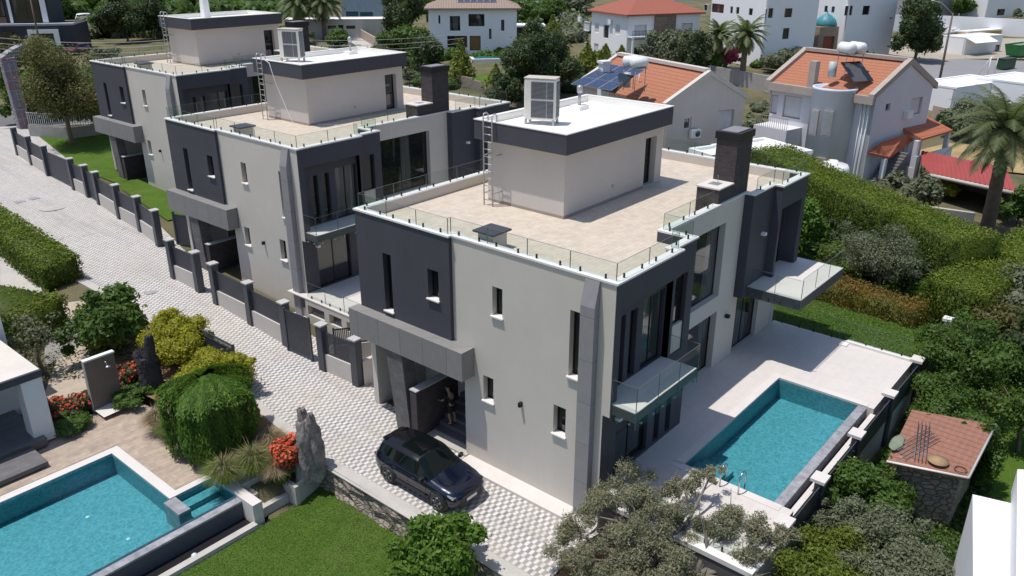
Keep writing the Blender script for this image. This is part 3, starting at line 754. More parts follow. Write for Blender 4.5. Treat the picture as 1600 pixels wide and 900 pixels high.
def rail_run(par, pts, z0, z1, off=OFF, plen=1.9, clamps=True, pin=False, zc=None):
    """glass balustrade panels along a line of points; two black clamps hold each panel"""
    for (x0, y0), (x1, y1) in zip(pts[:-1], pts[1:]):
        L = math.hypot(x1 - x0, y1 - y0); n = max(1, round(L / plen)); dx, dy = (x1 - x0) / L, (y1 - y0) / L; s = L / n; a = math.atan2(dy, dx)
        for i in range(n):
            c = (i + .5) * s; ln = s - .03
            gp = MB(off).obox((x0 + dx * c, y0 + dy * c, (z0 + z1) / 2), (ln, .014, z1 - z0), a).build('glass_panel', RAIL, par)
            if clamps and L > .5:
                m = MB(off)
                for t in ((-.28, .28) if ln > .9 else (0,)):
                    q = c + t * ln
                    if pin: m.obox((x0 + dx * q - dy * -.02, y0 + dy * q - dx * .02, z0 + .16), (.06, .07, .06), a)
                    else: m.cyl((x0 + dx * q, y0 + dy * q, z0 - .05), (x0 + dx * q, y0 + dy * q, z0 + .13), .036, n=8)
                m.build('clamp', STEEL if pin else DKMET, gp)
            ed = MB(off); cx_, cy_, zc_ = x0 + dx * c, y0 + dy * c, (z0 + z1) / 2
            ed.obox((cx_, cy_, z1 + .006), (ln, .016, .008), a)
            for t in (-1, 1): ed.obox((cx_ + dx * t * (ln / 2 + .005), cy_ + dy * t * (ln / 2 + .005), zc_), (.008, .016, z1 - z0), a)
            ed.build('glass_edge', GEDGE, gp)
CLADJ = brickmat("cladding_joint", (.27, .265, .275), (.25, .245, .255), (.07, .07, .07), 4, 1.6, .008, .55, .2, "wz", 0, .15)
CLADJ2 = brickmat("canopy_joint", (.235, .225, .22), (.215, .21, .205), (.05, .05, .05), 1.3, 9, .01, .6, .2, "wz", 0, .15)
def build_villa(label, group):
    V = thing('villa', label, 'house', OFF, 0, group)
    # --- pale rendered walls
    m = VB()
    m.wall('x', 20.11, 12.645, 19.85, 4.42, 9.24, [(17.38, 17.86, 6.68, 7.82), (13.86, 14.4, 5.42, 7.9)], .35)
    m.wall('x', 20.11, 12.93, 19.32, -.5, 4.418, [(17.84, 18.35, 2.98, 4.04), (14.45, 14.99, 2.90, 4.06)], .35)
    m.wall('y', 14.13, 25.81, 32.3, -.5, 9.24, [(26.5, 30.75, 5.0, 8.36), (26.5, 30.8, 1.42, 4.25)], .35)
    m.wall('y', 14.13, 32.302, 37.0, -.5, 4.44, [(32.75, 35.3, 1.42, 4.25)], .35)
    m.box(20.3, 24.8, -.5, 37.0, 25.1, 9.235); m.box(36.999, 14.1, -.5, 37.3, 25.0, 9.236)
    m.box(23.2, 19.33, -.5, 23.45, 25.08, 4.41); m.box(20.462, 19.1, -.5, 23.3, 19.33, 4.41)
    m.build('wall', WHITE, V)
    for a in ((17.38, 17.86, 6.68, 7.82), (13.86, 14.4, 5.42, 7.9), (17.84, 18.35, 2.98, 4.04), (14.45, 14.99, 2.90, 4.06)):
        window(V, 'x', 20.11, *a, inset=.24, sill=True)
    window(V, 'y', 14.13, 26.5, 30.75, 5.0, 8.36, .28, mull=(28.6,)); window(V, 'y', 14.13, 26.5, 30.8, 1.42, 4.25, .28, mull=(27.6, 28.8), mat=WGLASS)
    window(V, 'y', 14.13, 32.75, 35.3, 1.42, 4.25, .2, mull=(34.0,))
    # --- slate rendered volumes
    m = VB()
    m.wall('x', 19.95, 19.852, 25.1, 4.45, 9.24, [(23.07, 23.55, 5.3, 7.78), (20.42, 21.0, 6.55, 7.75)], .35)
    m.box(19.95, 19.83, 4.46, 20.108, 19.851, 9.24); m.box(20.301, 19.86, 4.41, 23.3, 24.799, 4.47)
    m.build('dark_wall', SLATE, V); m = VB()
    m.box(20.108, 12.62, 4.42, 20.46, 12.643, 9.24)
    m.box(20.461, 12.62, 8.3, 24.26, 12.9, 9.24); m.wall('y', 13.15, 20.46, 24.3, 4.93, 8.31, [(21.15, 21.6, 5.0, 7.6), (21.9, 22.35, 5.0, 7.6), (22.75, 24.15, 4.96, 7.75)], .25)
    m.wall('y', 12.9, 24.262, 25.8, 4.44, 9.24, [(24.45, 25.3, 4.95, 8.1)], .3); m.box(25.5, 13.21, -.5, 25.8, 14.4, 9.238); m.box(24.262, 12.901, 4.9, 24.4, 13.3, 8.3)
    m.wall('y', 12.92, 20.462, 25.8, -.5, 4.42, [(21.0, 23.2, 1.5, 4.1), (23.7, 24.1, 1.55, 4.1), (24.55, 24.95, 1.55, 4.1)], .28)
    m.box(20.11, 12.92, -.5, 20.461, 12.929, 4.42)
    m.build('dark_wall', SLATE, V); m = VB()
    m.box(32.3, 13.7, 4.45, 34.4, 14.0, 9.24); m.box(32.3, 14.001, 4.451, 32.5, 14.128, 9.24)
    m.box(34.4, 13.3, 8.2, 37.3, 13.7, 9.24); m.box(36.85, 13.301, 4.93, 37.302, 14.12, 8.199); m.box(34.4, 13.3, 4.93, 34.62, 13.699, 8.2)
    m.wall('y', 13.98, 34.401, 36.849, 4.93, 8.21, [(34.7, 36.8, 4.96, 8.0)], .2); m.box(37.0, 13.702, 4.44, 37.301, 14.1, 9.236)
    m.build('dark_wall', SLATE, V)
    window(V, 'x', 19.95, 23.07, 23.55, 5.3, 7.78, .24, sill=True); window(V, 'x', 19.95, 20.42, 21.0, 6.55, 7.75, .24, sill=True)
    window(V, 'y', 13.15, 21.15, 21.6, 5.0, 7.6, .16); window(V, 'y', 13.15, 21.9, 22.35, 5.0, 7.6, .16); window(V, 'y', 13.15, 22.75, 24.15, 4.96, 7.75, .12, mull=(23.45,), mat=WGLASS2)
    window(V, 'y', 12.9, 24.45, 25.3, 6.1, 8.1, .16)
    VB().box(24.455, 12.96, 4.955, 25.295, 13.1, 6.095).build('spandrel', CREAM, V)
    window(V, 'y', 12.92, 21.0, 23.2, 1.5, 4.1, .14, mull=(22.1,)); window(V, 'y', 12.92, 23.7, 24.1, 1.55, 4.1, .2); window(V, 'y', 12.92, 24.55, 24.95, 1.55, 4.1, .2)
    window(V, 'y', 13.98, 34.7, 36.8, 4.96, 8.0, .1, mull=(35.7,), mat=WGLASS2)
    # --- cladding fin with sloping head beside the corner
    m = VB(); m.hull([(19.82, 13.24, 0), (20.108, 13.24, 0), (20.108, 13.8, 0), (19.82, 13.8, 0), (19.82, 13.24, 8.35), (20.108, 13.24, 9.2), (20.108, 13.8, 9.2), (19.82, 13.8, 8.35), (20.04, 13.24, 9.23), (20.04, 13.8, 9.23)],
                 [(0, 3, 2, 1), (0, 1, 5, 8, 4), (3, 7, 9, 6, 2), (0, 4, 7, 3), (4, 8, 9, 7), (8, 5, 6, 9)])
    m.build('cladding_fin', CLADJ, V)
    # --- terrace on the roof
    OUT = [(20.11, 12.62), (24.26, 12.62), (24.26, 12.9), (25.8, 12.9), (25.8, 14.13), (32.3, 14.13), (32.3, 13.7), (34.4, 13.7), (34.4, 13.3), (37.3, 13.3), (37.3, 25.1), (19.95, 25.1), (19.95, 19.85), (20.11, 19.85)]
    o1 = offset_poly(OUT, .03); inn = offset_poly(OUT, .26)
    VB().prism(offset_poly(OUT, .04), 8.6, 8.85).build('terrace_floor', ROOFT, V)
    m = VB(); ringmesh(m, o1, inn, 8.852, 9.236); m.build('parapet', M('parapet_stone', (.50, .40, .32), .8, .05, 1, 15, .1), V)
    m = VB(); ringmesh(m, offset_poly(OUT, -.045), offset_poly(OUT, .30), 9.241, 9.31); m.build('coping', COPE, V)
    rp = offset_poly(OUT, .13)
    rail_run(V, [rp[13], rp[0], rp[1], rp[2], rp[3], rp[4], (29.6, rp[5][1])], 9.33, 9.92)
    rail_run(V, [(32.75, rp[6][1]), rp[7], rp[8], rp[9], rp[10]], 9.33, 9.92)
    rail_run(V, [rp[10], rp[11], rp[12], rp[13]], 9.33, 9.92)
    # --- chimney and built-in counter
    c = VB().box(31.2, 14.2, 8.86, 32.6, 15.15, 11.7).build('chimney', BRICKD, V)
    VB().box(31.14, 14.14, 11.7, 32.66, 15.21, 12.0).build('cap', DKMET, c)
    VB().box(31.3, 14.3, 12.0, 32.5, 15.05, 12.03).build('cover', CLAD, c)
    c = VB().box(29.92, 14.2, 8.86, 31.195, 15.2, 9.9).build('counter', BRICKD, V)
    wt = VB().box(29.88, 14.16, 9.901, 31.19, 15.24, 9.96).build('worktop', PALE, c)
    m = VB().box(30.35, 14.5, 9.962, 30.8, 14.95, 9.97); m.tube([(30.85, 14.75, 9.96), (30.85, 14.75, 10.25), (30.72, 14.72, 10.27)], .012, 6); m.build('sink', GALV, c)
    # --- vent housing
    c = VB().box(20.62, 18.25, 8.86, 21.38, 18.98, 9.5).build('vent_housing', CREAM, V)
    VB().box(20.48, 18.12, 9.5, 21.5, 19.12, 9.57).build('lid', METAL, c)
    # --- stair tower on the roof
    pm = M('render_tower', (.58, .53, .49), .85, .03, .5, 18, .12)
    P = VB(); P.wall('x', 25.41, 18.68, 22.75, 8.853, 11.6, [], .25); P.wall('y', 18.68, 25.662, 32.95, 8.854, 11.6, [(31.45, 32.4, 8.9, 11.12)], .5)
    P.box(25.662, 22.5, 8.854, 32.95, 22.75, 11.6); P.box(32.7, 19.181, 8.854, 32.949, 22.499, 11.6)
    t = P.build('tower_wall', pm, V)
    VB().box(25.4, 18.668, 8.853, 31.44, 18.679, 8.97).box(25.398, 18.67, 8.853, 25.409, 22.75, 8.97).build('skirting', M('skirting_tile', (.36, .30, .26), .6), t)
    window(V, 'y', 18.68, 31.45, 32.4, 8.9, 11.12, .3, mull=(), hbar=9.9, fw=.09)
    VB().cyl((28.9, 18.67, 9.5), (28.9, 18.63, 9.5), .07, n=10).build('socket', CAPM, t)
    m = VB(); FO = [(24.96, 18.3), (33.04, 18.3), (33.04, 23.1), (24.96, 23.1)]; FI = offset_poly(FO, .2)
    ringmesh(m, FO, FI, 11.59, 12.38); fs = m.build('fascia', SLATE, V)
    m = VB(); ringmesh(m, offset_poly(FO, -.02), offset_poly(FO, .21), 12.382, 12.42); m.build('capping', COPE, fs)
    VB().prism(FI, 11.61, 12.12).build('flat_roof', MEMB, V)
    m = VB(); ringmesh(m, offset_poly(FI, .002), offset_poly(FI, .02), 12.1, 12.379); m.build('upstand', MEMB, V)
    # --- roof ladder
    m = VB()
    for y in (21.98, 22.46):
        m.tube([(24.82, y, 8.87), (24.82, y, 12.62), (24.88, y, 12.72), (25.02, y, 12.74), (25.12, y, 12.66), (25.12, y, 12.15)], .028, 7)
        for z in (9.4, 11.0): m.cyl((24.82, y, z), (25.41, y, z), .018, n=6)
    for i in range(11): m.cyl((24.82, 21.98, 9.1 + i * .31), (24.82, 22.46, 9.1 + i * .31), .018, n=6)
    m.build('roof_ladder', GALV, V)
    # --- balconies
    b = VB().box(20.14, 11.67, 4.58, 24.3, 13.149, 4.925).build('balcony', M('balcony_slate', (.09, .09, .105), .5, .04, 1, 20, .05), V)
    VB().box(20.16, 11.69, 4.927, 24.28, 13.145, 4.945).build('balcony_floor', PALE, b)
    rail_run(V, [(20.12, 12.6), (20.12, 11.65), (24.32, 11.65), (24.32, 12.88)], 4.35, 5.9, pin=True, plen=1.4)
    b = VB().box(32.66, 11.2, 4.47, 37.85, 13.699, 4.925).box(34.62, 13.7, 4.47, 36.85, 13.978, 4.925).box(37.303, 13.7, 4.47, 37.85, 14.1, 4.92).build('balcony', MATS['balcony_slate'], V)
    VB().box(32.68, 11.22, 4.927, 37.83, 13.695, 4.945).box(34.63, 13.696, 4.927, 36.84, 13.978, 4.944).build('balcony_floor', PALE, b)
    rail_run(V, [(32.64, 13.6), (32.64, 11.18)], 4.55, 5.85, pin=True, plen=1.3)
    rail_run(V, [(32.9, 11.3), (37.75, 11.3), (37.75, 13.6)], 4.95, 5.85, clamps=False)
    # --- entrance: canopy, leaning pier, steps
    VB().box(19.41, 18.79, 3.86, 19.948, 25.3, 5.06).box(19.949, 18.79, 3.86, 20.108, 19.828, 5.06).box(19.95, 19.83, 3.861, 20.6, 25.299, 4.4).build('canopy', CLADJ2, V)
    VB().hull([(19.5, 22.72, 0), (20.15, 22.72, 0), (20.15, 21.92, 0), (19.5, 21.92, 0), (19.5, 23.2, 3.859), (20.15, 23.2, 3.859), (20.15, 22.25, 3.859), (19.5, 22.25, 3.859)],
              [(0, 1, 2, 3), (4, 7, 6, 5), (0, 3, 7, 4), (3, 2, 6, 7), (2, 1, 5, 6), (1, 0, 4, 5)]).build('leaning_pier', SPLIT, V)
    lw = VB().box(19.56, 21.55, 0, 22.0, 21.919, 2.3).build('stair_wall', BRICKD, V)  # dark brick here puts the deep shade of the side face into the colour
    VB().box(19.54, 21.53, 2.301, 22.0, 21.94, 2.35).build('wall_cap', CAPM, lw)
    m = VB()
    for i in range(7): m.box(20.5 + i * .32, 19.332, 0, 23.19, 21.54, .2 * (i + 1) + (0 if i < 6 else -.001))
    m.build('steps', STAIR, V)
    VB().box(19.95, 19.2, 0.0, 20.499, 22.5, .13).build('landing_slab', CONC, V)
    VB().box(23.15, 20.0, 1.4, 23.199, 21.2, 3.7).build('front_door', DKMET, V)
    # --- apron of pale slabs at the wall foot
    VB().box(19.37, 12.7, 0.0, 20.1085, 19.15, .12).build('apron', PALE, V)
    # --- wall lamps and electric box
    for x, y, z, ax in ((20.11, 16.46, 3.5, 'x'), (20.11, 24.0, 3.6, None)):
        if ax: VB().box(x - .16, y - .05, z - .08, x - .001, y + .05, z + .1).build('wall_lamp', DKMET, V)
    for (x, y, z) in ((31.7, 14.13, 3.7), (33.6, 13.7, 7.2), (21.0, 12.92, 3.9)):
        VB().box(x - .1, y - .2, z - .05, x + .1, y - .001, z + .08).build('wall_lamp', WHITEP if z != 3.7 else DKMET, V)
    return V
V1 = build_villa('front slate and white villa with the blue car parked beside it', 'three matching modern villas')
V2 = dup(V1); V2.location = (20.11 + 3.54, 12.62 + 21.31, .42); tag(V2, 'middle slate and white villa between its two twins along the street', 'house', 'three matching modern villas')
V3 = dup(V1); V3.location = (20.11 + 8.62, 12.62 + 41.66, 1.56); tag(V3, 'farthest slate and white villa beside the tree and the patterned arch', 'house', 'three matching modern villas')

# air conditioners standing on the roofs
def ac_unit(label, loc, rz):
    o = thing('air_conditioner', label, 'air conditioner', loc, rz, 'tall roof air conditioners')
    b = MB().box(-.36, -.68, .2, .36, .68, 1.88).build('casing', M('ac_cream', (.74, .71, .64), .5, .05, 1.5, 20, 0), o, .07)
    MB().box(-.37, -.69, 1.881, .37, .69, 1.93).build('top_cover', M('ac_top', (.58, .52, .46), .6, .08), o, .03)
    for z0 in (.3, 1.07):
        gm = MB().box(-.372, -.60, z0, -.363, .36, z0 + .7).build('grille', M('coil_dark', (.06, .065, .075), .6, .1), o)
        m = MB()
        for i in range(14): m.box(-.385, -.6, z0 + .02 + i * .05, -.373, .36, z0 + .032 + i * .05)
        m.box(-.39, -.33, z0, -.374, -.30, z0 + .7); m.build('louvre', M('grille_grey', (.33, .34, .36), .5), gm)
    gm = MB().box(-.2, -.69, .3, .3, -.682, 1.77).build('side_grille', MATS['coil_dark'], o)
    m = MB()
    for i in range(28): m.box(-.2, -.70, .32 + i * .05, .3, -.691, .333 + i * .05)
    for i in range(3): m.box(-.1 + i * .16, -.705, .3, -.08 + i * .16, -.692, 1.77)
    m.build('louvre', MATS['grille_grey'], gm)
    for sx in (-.3, .3):
        for sy in (-.6, .6): MB().box(sx - .05, sy - .05, 0, sx + .05, sy + .05, .2).build('foot', GALV, o)
    return o
a1 = ac_unit('cream air conditioner on the roof of the front villa', (27.15, 21.25, 12.125), R(22))
for (dx, dy, dz, lab) in ((3.54, 21.31, .42, 'cream air conditioner on the roof of the middle villa'),):
    a = dup(a1); a.location = (27.0 + dx, 21.9 + dy, 12.125 + dz); a['label'] = lab
# small roof things on the front villa
def roofpipe(loc, lab, grp='vent pipes on the stair tower roof'):
    o = thing('roof_vent', lab, 'vent pipe', loc, 0, grp)
    MB().box(-.35, -.3, 0, .35, .3, .18).build('plinth', MEMB, o)
    m = MB(); m.cyl((0, 0, .18), (0, 0, .75), .07, n=10); m.lathe((0, 0, .72), [(.1, 0), (.14, .06), (.14, .3), (.05, .36)], 10); m.build('pipe', GALV, o)
p = gz(905, 170, 12.13); roofpipe((p.x, p.y, 12.125), 'grey vent pipe on a white plinth of the front villa roof', None)
p = gz(548, 84, 12.55); roofpipe((p.x, p.y, 12.545), 'small vent pipe on the middle villa roof', None)
o = thing('mast', 'white tapered mast on the far villa roof', 'mast', (28.73 + 8.2, 54.28 + 9.2, 13.68)); MB().hull([(-.28, -.28, 0), (.28, -.28, 0), (.28, .28, 0), (-.28, .28, 0), (-.2, -.2, 3.2), (.2, -.2, 3.2), (.2, .2, 3.2), (-.2, .2, 3.2)], [(0, 3, 2, 1), (4, 5, 6, 7), (0, 1, 5, 4), (1, 2, 6, 5), (2, 3, 7, 6), (3, 0, 4, 7)]).build('shaft', WHITEP, o)
# hanging cable and water pipe on the middle villa's tower
tag(MB().tube([(28.45, 43.2, 12.9), (28.42, 42.6, 12.7), (28.44, 42.2, 11.6), (28.9, 41.6, 9.29), (30.2, 38.5, 9.29), (31.0, 39.6, 9.29)], .02, 5).build('cable', WHITEP), 'thin white cable hanging down the middle villa tower', 'cable')
# ================================================================== FRONT VILLA POOL TERRACE
TILE = brickmat('pale_tile', (.62, .575, .545), (.60, .56, .53), (.50, .46, .43), 1.2, .6, .005, .6, .08, 'xy', 0, .12)
o = thing('swimming_pool', 'rectangular pool with two steel grab rails on the pale terrace of the front villa', 'swimming pool', (19.85, 7.2, 0))
O3 = (19.85, 7.2, 0); V3B = lambda: MB(O3)
V3B().box(19.85, 7.21, -1.3, 23.4, 12.6, 1.4).box(23.4, 11.4, -1.3, 31.95, 14.12, 1.4).box(31.95, 7.32, -1.3, 37.6, 14.12, 1.4).box(20.3, 12.6, -1.3, 23.4, 12.91, 1.4).build('deck', TILE, o)
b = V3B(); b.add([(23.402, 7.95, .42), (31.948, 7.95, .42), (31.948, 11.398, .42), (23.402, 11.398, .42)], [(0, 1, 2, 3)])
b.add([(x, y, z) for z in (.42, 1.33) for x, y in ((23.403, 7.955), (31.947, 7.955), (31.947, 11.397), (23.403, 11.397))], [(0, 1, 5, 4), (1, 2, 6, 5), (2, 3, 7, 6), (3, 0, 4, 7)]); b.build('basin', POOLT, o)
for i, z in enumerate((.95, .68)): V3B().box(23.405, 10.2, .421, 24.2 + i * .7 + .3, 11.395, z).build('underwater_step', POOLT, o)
V3B().add([(23.402, 7.955, 1.315), (31.948, 7.955, 1.315), (31.948, 11.398, 1.315), (23.402, 11.398, 1.315)], [(0, 1, 2, 3)]).build('water', WATER, o)
V3B().box(23.402, 7.6, .3, 31.948, 7.954, 1.325).build('infinity_edge', COPG, o)
V3B().box(23.402, 7.42, -1.0, 31.948, 7.598, .85).build('gutter', DKMET, o)
V3B().box(23.402, 7.215, -1.0, 31.948, 7.418, 1.15).build('ledge', PALE, o)
V3B().box(23.37, 11.4, 1.402, 32.3, 11.75, 1.42).box(31.95, 7.6, 1.402, 32.3, 11.399, 1.42).box(23.05, 7.6, 1.402, 23.399, 11.75, 1.42).build('coping', PALE, o)
for y in (9.05, 9.75):
    V3B().tube([(23.0, y, 1.4), (23.0, y, 2.0), (23.1, y, 2.18), (23.3, y, 2.22), (23.46, y, 2.1), (23.52, y, 1.8), (23.52, y, .7)], .026, 8).build('grab_rail', STEEL, o)
# back edge of the terrace: low coping, glass
V3B().box(37.3, 7.4, 1.401, 37.55, 10.4, 1.52).box(36.9, 10.2, 1.4015, 37.299, 10.6, 1.46).build('back_coping', COPE, o)
g_ = thing('glass_balustrade', 'clear glass balustrade between the pale terrace and the back lawn', 'balustrade', (37.45, 7.5, 1.4))
rail_run(g_, [(37.45, 7.5), (37.45, 14.0)], 1.5, 2.45, off=(37.45, 7.5, 1.4), plen=1.6)
# retaining wall on the driveway side
o = thing('retaining_wall', 'dark retaining wall with white coping and glass behind the olive tree', 'wall', (19.8, 7.0, -1))
Q = (19.8, 7.0, -1)
MB(Q).box(19.62, 6.95, -1.3, 19.848, 12.6, 1.28).build('wall', M('wall_charcoal', (.11, .10, .10), .8, .1), o); MB(Q).box(19.58, 6.93, 1.28, 19.9, 12.61, 1.45).build('coping', COPE, o)
rail_run(o, [(19.95, 7.1), (19.95, 12.4)], 1.47, 2.3, off=Q, plen=1.5)
# boundary wall with caps and dark panels, seen from outside
o = thing('boundary_wall', 'white boundary wall with dark slatted panels and square pale caps beside the pool', 'fence', (22.0, 7.1, -1.0)); Q = (22.0, 7.1, -1.0)
PX = [22.3, 25.4, 29.15, 33.2, 37.2]
for i, x in enumerate(PX):
    p_ = MB(Q).box(x - .22, 6.9, -1.3, x + .22, 7.205, 1.62).build('post', METAL, o); MB(Q).box(x - .3, 6.84, 1.62, x + .3, 7.36, 1.74).build('cap', PALE, p_)
for a, b_ in zip(PX[:-1], PX[1:]):
    MB(Q).box(a + .221, 7.0, -1.3, b_ - .221, 7.2, .5).build('plinth_wall', M('plinth_white', (.50, .49, .49), .85, .05), o)
    m = MB(Q)
    for k in range(8): m.box(a + .222, 6.98, .52 + k * .125, b_ - .222, 7.02, .52 + k * .125 + .112)
    m.build('slat_panel', METAL, o)
MB(Q).box(19.62, 6.951, -1.3, 22.07, 7.2, 1.28).build('plinth_wall', MATS['plinth_white'], o)

# ================================================================== STREET FENCES
PLW = M('plinth_cream', (.56, .52, .48), .85, .04, .6, 18, .12)
def fence_run(label, name, pts, kinds, cat='fence', h_post=2.35, wall=.95, top=2.1, vertical=True, group=None, caps=True, pw=.2):
    x0, y0 = pts[0]; z0 = terr(x0, y0); Q = (x0, y0, z0); o = thing(name, label, cat, Q, 0, group)
    for (x, y) in pts:
        z = terr(x, y); a = math.atan2(pts[-1][1] - pts[0][1], pts[-1][0] - pts[0][0])
        p_ = MB(Q).obox((x, y, z + h_post / 2 - .1), (pw * 2, pw * 2, h_post + .2), a).build('post', METAL, o)
        if caps: MB(Q).obox((x, y, z + h_post + .035), (pw * 2.5, pw * 2.5, .07), a).build('cap', CAPM, p_)
    for (a, b_), k in zip(zip(pts[:-1], pts[1:]), kinds):
        L = math.hypot(b_[0] - a[0], b_[1] - a[1]); dx, dy = (b_[0] - a[0]) / L, (b_[1] - a[1]) / L; an = math.atan2(dy, dx)
        za, zb = terr(*a), terr(*b_); mx, my = (a[0] + b_[0]) / 2, (a[1] + b_[1]) / 2; zm = (za + zb) / 2; Lc = L - pw * 2 - .01
        if k == 'gap': continue
        lo, hi, r0 = (.12, top, False) if k in ('gate', 'leaf') else (wall, top, True)
        if r0:
            MB(Q).obox((mx, my, zm + wall / 2 - .2), (Lc, .2, wall + .4), an).build('plinth_wall', PLW, o)
        m = MB(Q); n = max(2, int(Lc / .085))
        for i in range(n):
            t = -Lc / 2 + (i + .5) * Lc / n; m.obox((mx + dx * t, my + dy * t, zm + (lo + .03 + hi) / 2), (.042 if k == 'open' else .06, .03, hi - lo - .03), an)
        for z in (lo + .04, hi - .05): m.obox((mx, my, zm + z), (Lc, .05, .06), an)
        m.build('gate_leaf' if k in ('gate', 'leaf') else 'slat_panel', METAL, o)
    return o
fp = lambda *uv: [tuple(gt(u, v)[:2]) for u, v in uv]
A3 = fp((30, 242), (52, 257.5), (77, 274), (118, 296), (140, 307.5), (157.5, 319), (189, 341), (222, 361), (250, 384))
fence_run('long slate fence with capped posts in front of the lawn of the far villa', 'fence', A3, ['w', 'w', 'gate', 'w', 'gate', 'w', 'w', 'w'], group='slate fences along the paved street')
g1 = A3[-1]; fence_run('slate driveway gate standing between the far and middle villas', 'gate', [(g1[0] + .9, g1[1] - .6), (g1[0] + 2.2, g1[1] - 4.6)], ['gate'], 'gate', 2.2, top=2.15, caps=False, pw=.06)
A2 = fp((274, 434), (313, 455), (341, 474), (395, 506), (450, 539))
fence_run('slate fence with a footgate in front of the middle villa', 'fence', A2, ['w', 'gap', 'w', 'w'], group='slate fences along the paved street')
pb = A2[-1]; fence_run('tall open gate leaf hinged beside the middle villa driveway', 'gate', [(pb[0] - .32, pb[1] - .5), (pb[0] - .22, pb[1] - 2.3)], ['leaf'], 'gate', 2.35, top=2.3, caps=False, pw=.05)
A1 = fp((508, 577), (560, 601))
fence_run('short slate fence with two capped posts near the porch of the front villa', 'fence', A1, ['open'], group='slate fences along the paved street')
pa, pc = A1[-1], A1[0]
o = thing('boundary_wall', 'plain cream wall running from the last slate post to the porch', 'wall', (pa[0], pa[1], .2)); Q = (pa[0], pa[1], .2)
e1 = Vector((25.3, 24.2)) - Vector(pa); L = e1.length; an = math.atan2(e1.y, e1.x); e1 /= L
MB(Q).hull([(pa[0] + .15, pa[1] - .25, -.1), (25.3, 25.6, -.1), (25.5, 25.8, -.1), (pa[0] + .35, pa[1] - .05, -.1), (pa[0] + .15, pa[1] - .25, 1.45), (25.3, 25.6, 2.1), (25.5, 25.8, 2.1), (pa[0] + .35, pa[1] - .05, 1.45)],
           [(0, 3, 2, 1), (4, 5, 6, 7), (0, 1, 5, 4), (1, 2, 6, 5), (2, 3, 7, 6), (3, 0, 4, 7)]).build('wall', PLW, o)
# short wing of railing behind it
w0 = Vector((pc[0] + .2, pc[1] + .1)); fence_run('pale plinth with grey bars between the middle villa pool and the driveway', 'fence', [(pc[0] + .6, pc[1] - .1), (pc[0] + 2.6, pc[1] - 1.5)], ['open'], 'fence', 2.0, 1.1, 1.95, caps=False, pw=.04)
# far side of the far villa's lawn: low wall with white railings
RW = fp((48, 212), (112, 217), (205, 203))
o = thing('railing', 'white lattice railing on a low wall around the far lawn', 'railing', (RW[0][0], RW[0][1], terr(*RW[0]))); Q = tuple(o.location)
for a, b_ in zip(RW[:-1], RW[1:]):
    L = math.hypot(b_[0] - a[0], b_[1] - a[1]); dx, dy = (b_[0] - a[0]) / L, (b_[1] - a[1]) / L; an = math.atan2(dy, dx); zm = (terr(*a) + terr(*b_)) / 2
    MB(Q).obox(((a[0] + b_[0]) / 2, (a[1] + b_[1]) / 2, zm + .35), (L, .2, 1.3), an).build('low_wall', M('wall_grey', (.36, .34, .33), .9, .08), o)
    m = MB(Q)
    for z in (1.1, 2.2): m.obox(((a[0] + b_[0]) / 2, (a[1] + b_[1]) / 2, zm + z), (L, .05, .05), an)
    n = int(L / .22)
    for i in range(n):
        t = (i + .5) * L / n; m.obox((a[0] + dx * t, a[1] + dy * t, zm + 1.65), (.05, .04, 1.1), an)
    m.build('rails', M('rail_white', (.6, .6, .6), .5), o)
# freestanding gate leaf beside the yellow shrub
pA, pB = gt(320, 558), gt(371, 588)
o = thing('gate', 'freestanding slate gate leaf behind the yellow shrub on the street edge', 'gate', (pA.x, pA.y, pA.z)); Q = tuple(o.location); an = math.atan2(pB.y - pA.y, pB.x - pA.x); L = (pB - pA).length
m = MB(Q)
for p_ in (pA, pB): m.obox((p_.x, p_.y, pA.z + .72), (.09, .09, 1.75), an)
c_ = (pA + pB) / 2
for z in (.2, 1.28, 1.52): m.obox((c_.x, c_.y, pA.z + z), (L, .06, .06), an)
m.build('frame', METAL, o); MB(Q).obox((c_.x, c_.y, pA.z + .74), (L - .25, .03, 1.0), an).build('sheet', METAL, o)
m = MB(Q)
for i in range(26):
    q = pA.lerp(pB, (i + .5) / 26); m.obox((q.x, q.y, pA.z + 1.4), (.03, .03, .2), an)
m.build('pickets', METAL, o)

# middle villa's pool deck: white wall with openings, glass on top
o = thing('pool_deck', 'raised white pool deck with square openings and a glass rail beside the middle villa', 'deck', (23.2, 27.6, .3)); Q = (23.2, 27.6, .3)
m = MB(Q); m.wall('x', 23.2, 27.6, 33.88, -.2, 1.8, [(32.3, 33.7, .95, 1.5), (30.9, 31.9, .95, 1.5), (29.7, 30.5, .95, 1.5), (28.3, 29.2, .95, 1.5)], .3); m.wall('y', 27.6, 23.5, 36.0, -.2, 1.8, [], .3); m.build('wall', WHITE, o)
MB(Q).box(23.5, 27.9, -.2, 41.0, 35.3, 1.0).box(23.18, 27.58, 1.8, 41.0, 35.4, 1.86).build('floor', TILE, o)
rail_run(o, [(23.35, 33.8), (23.35, 27.75), (30, 27.75)], 1.88, 2.7, off=Q, plen=1.5)

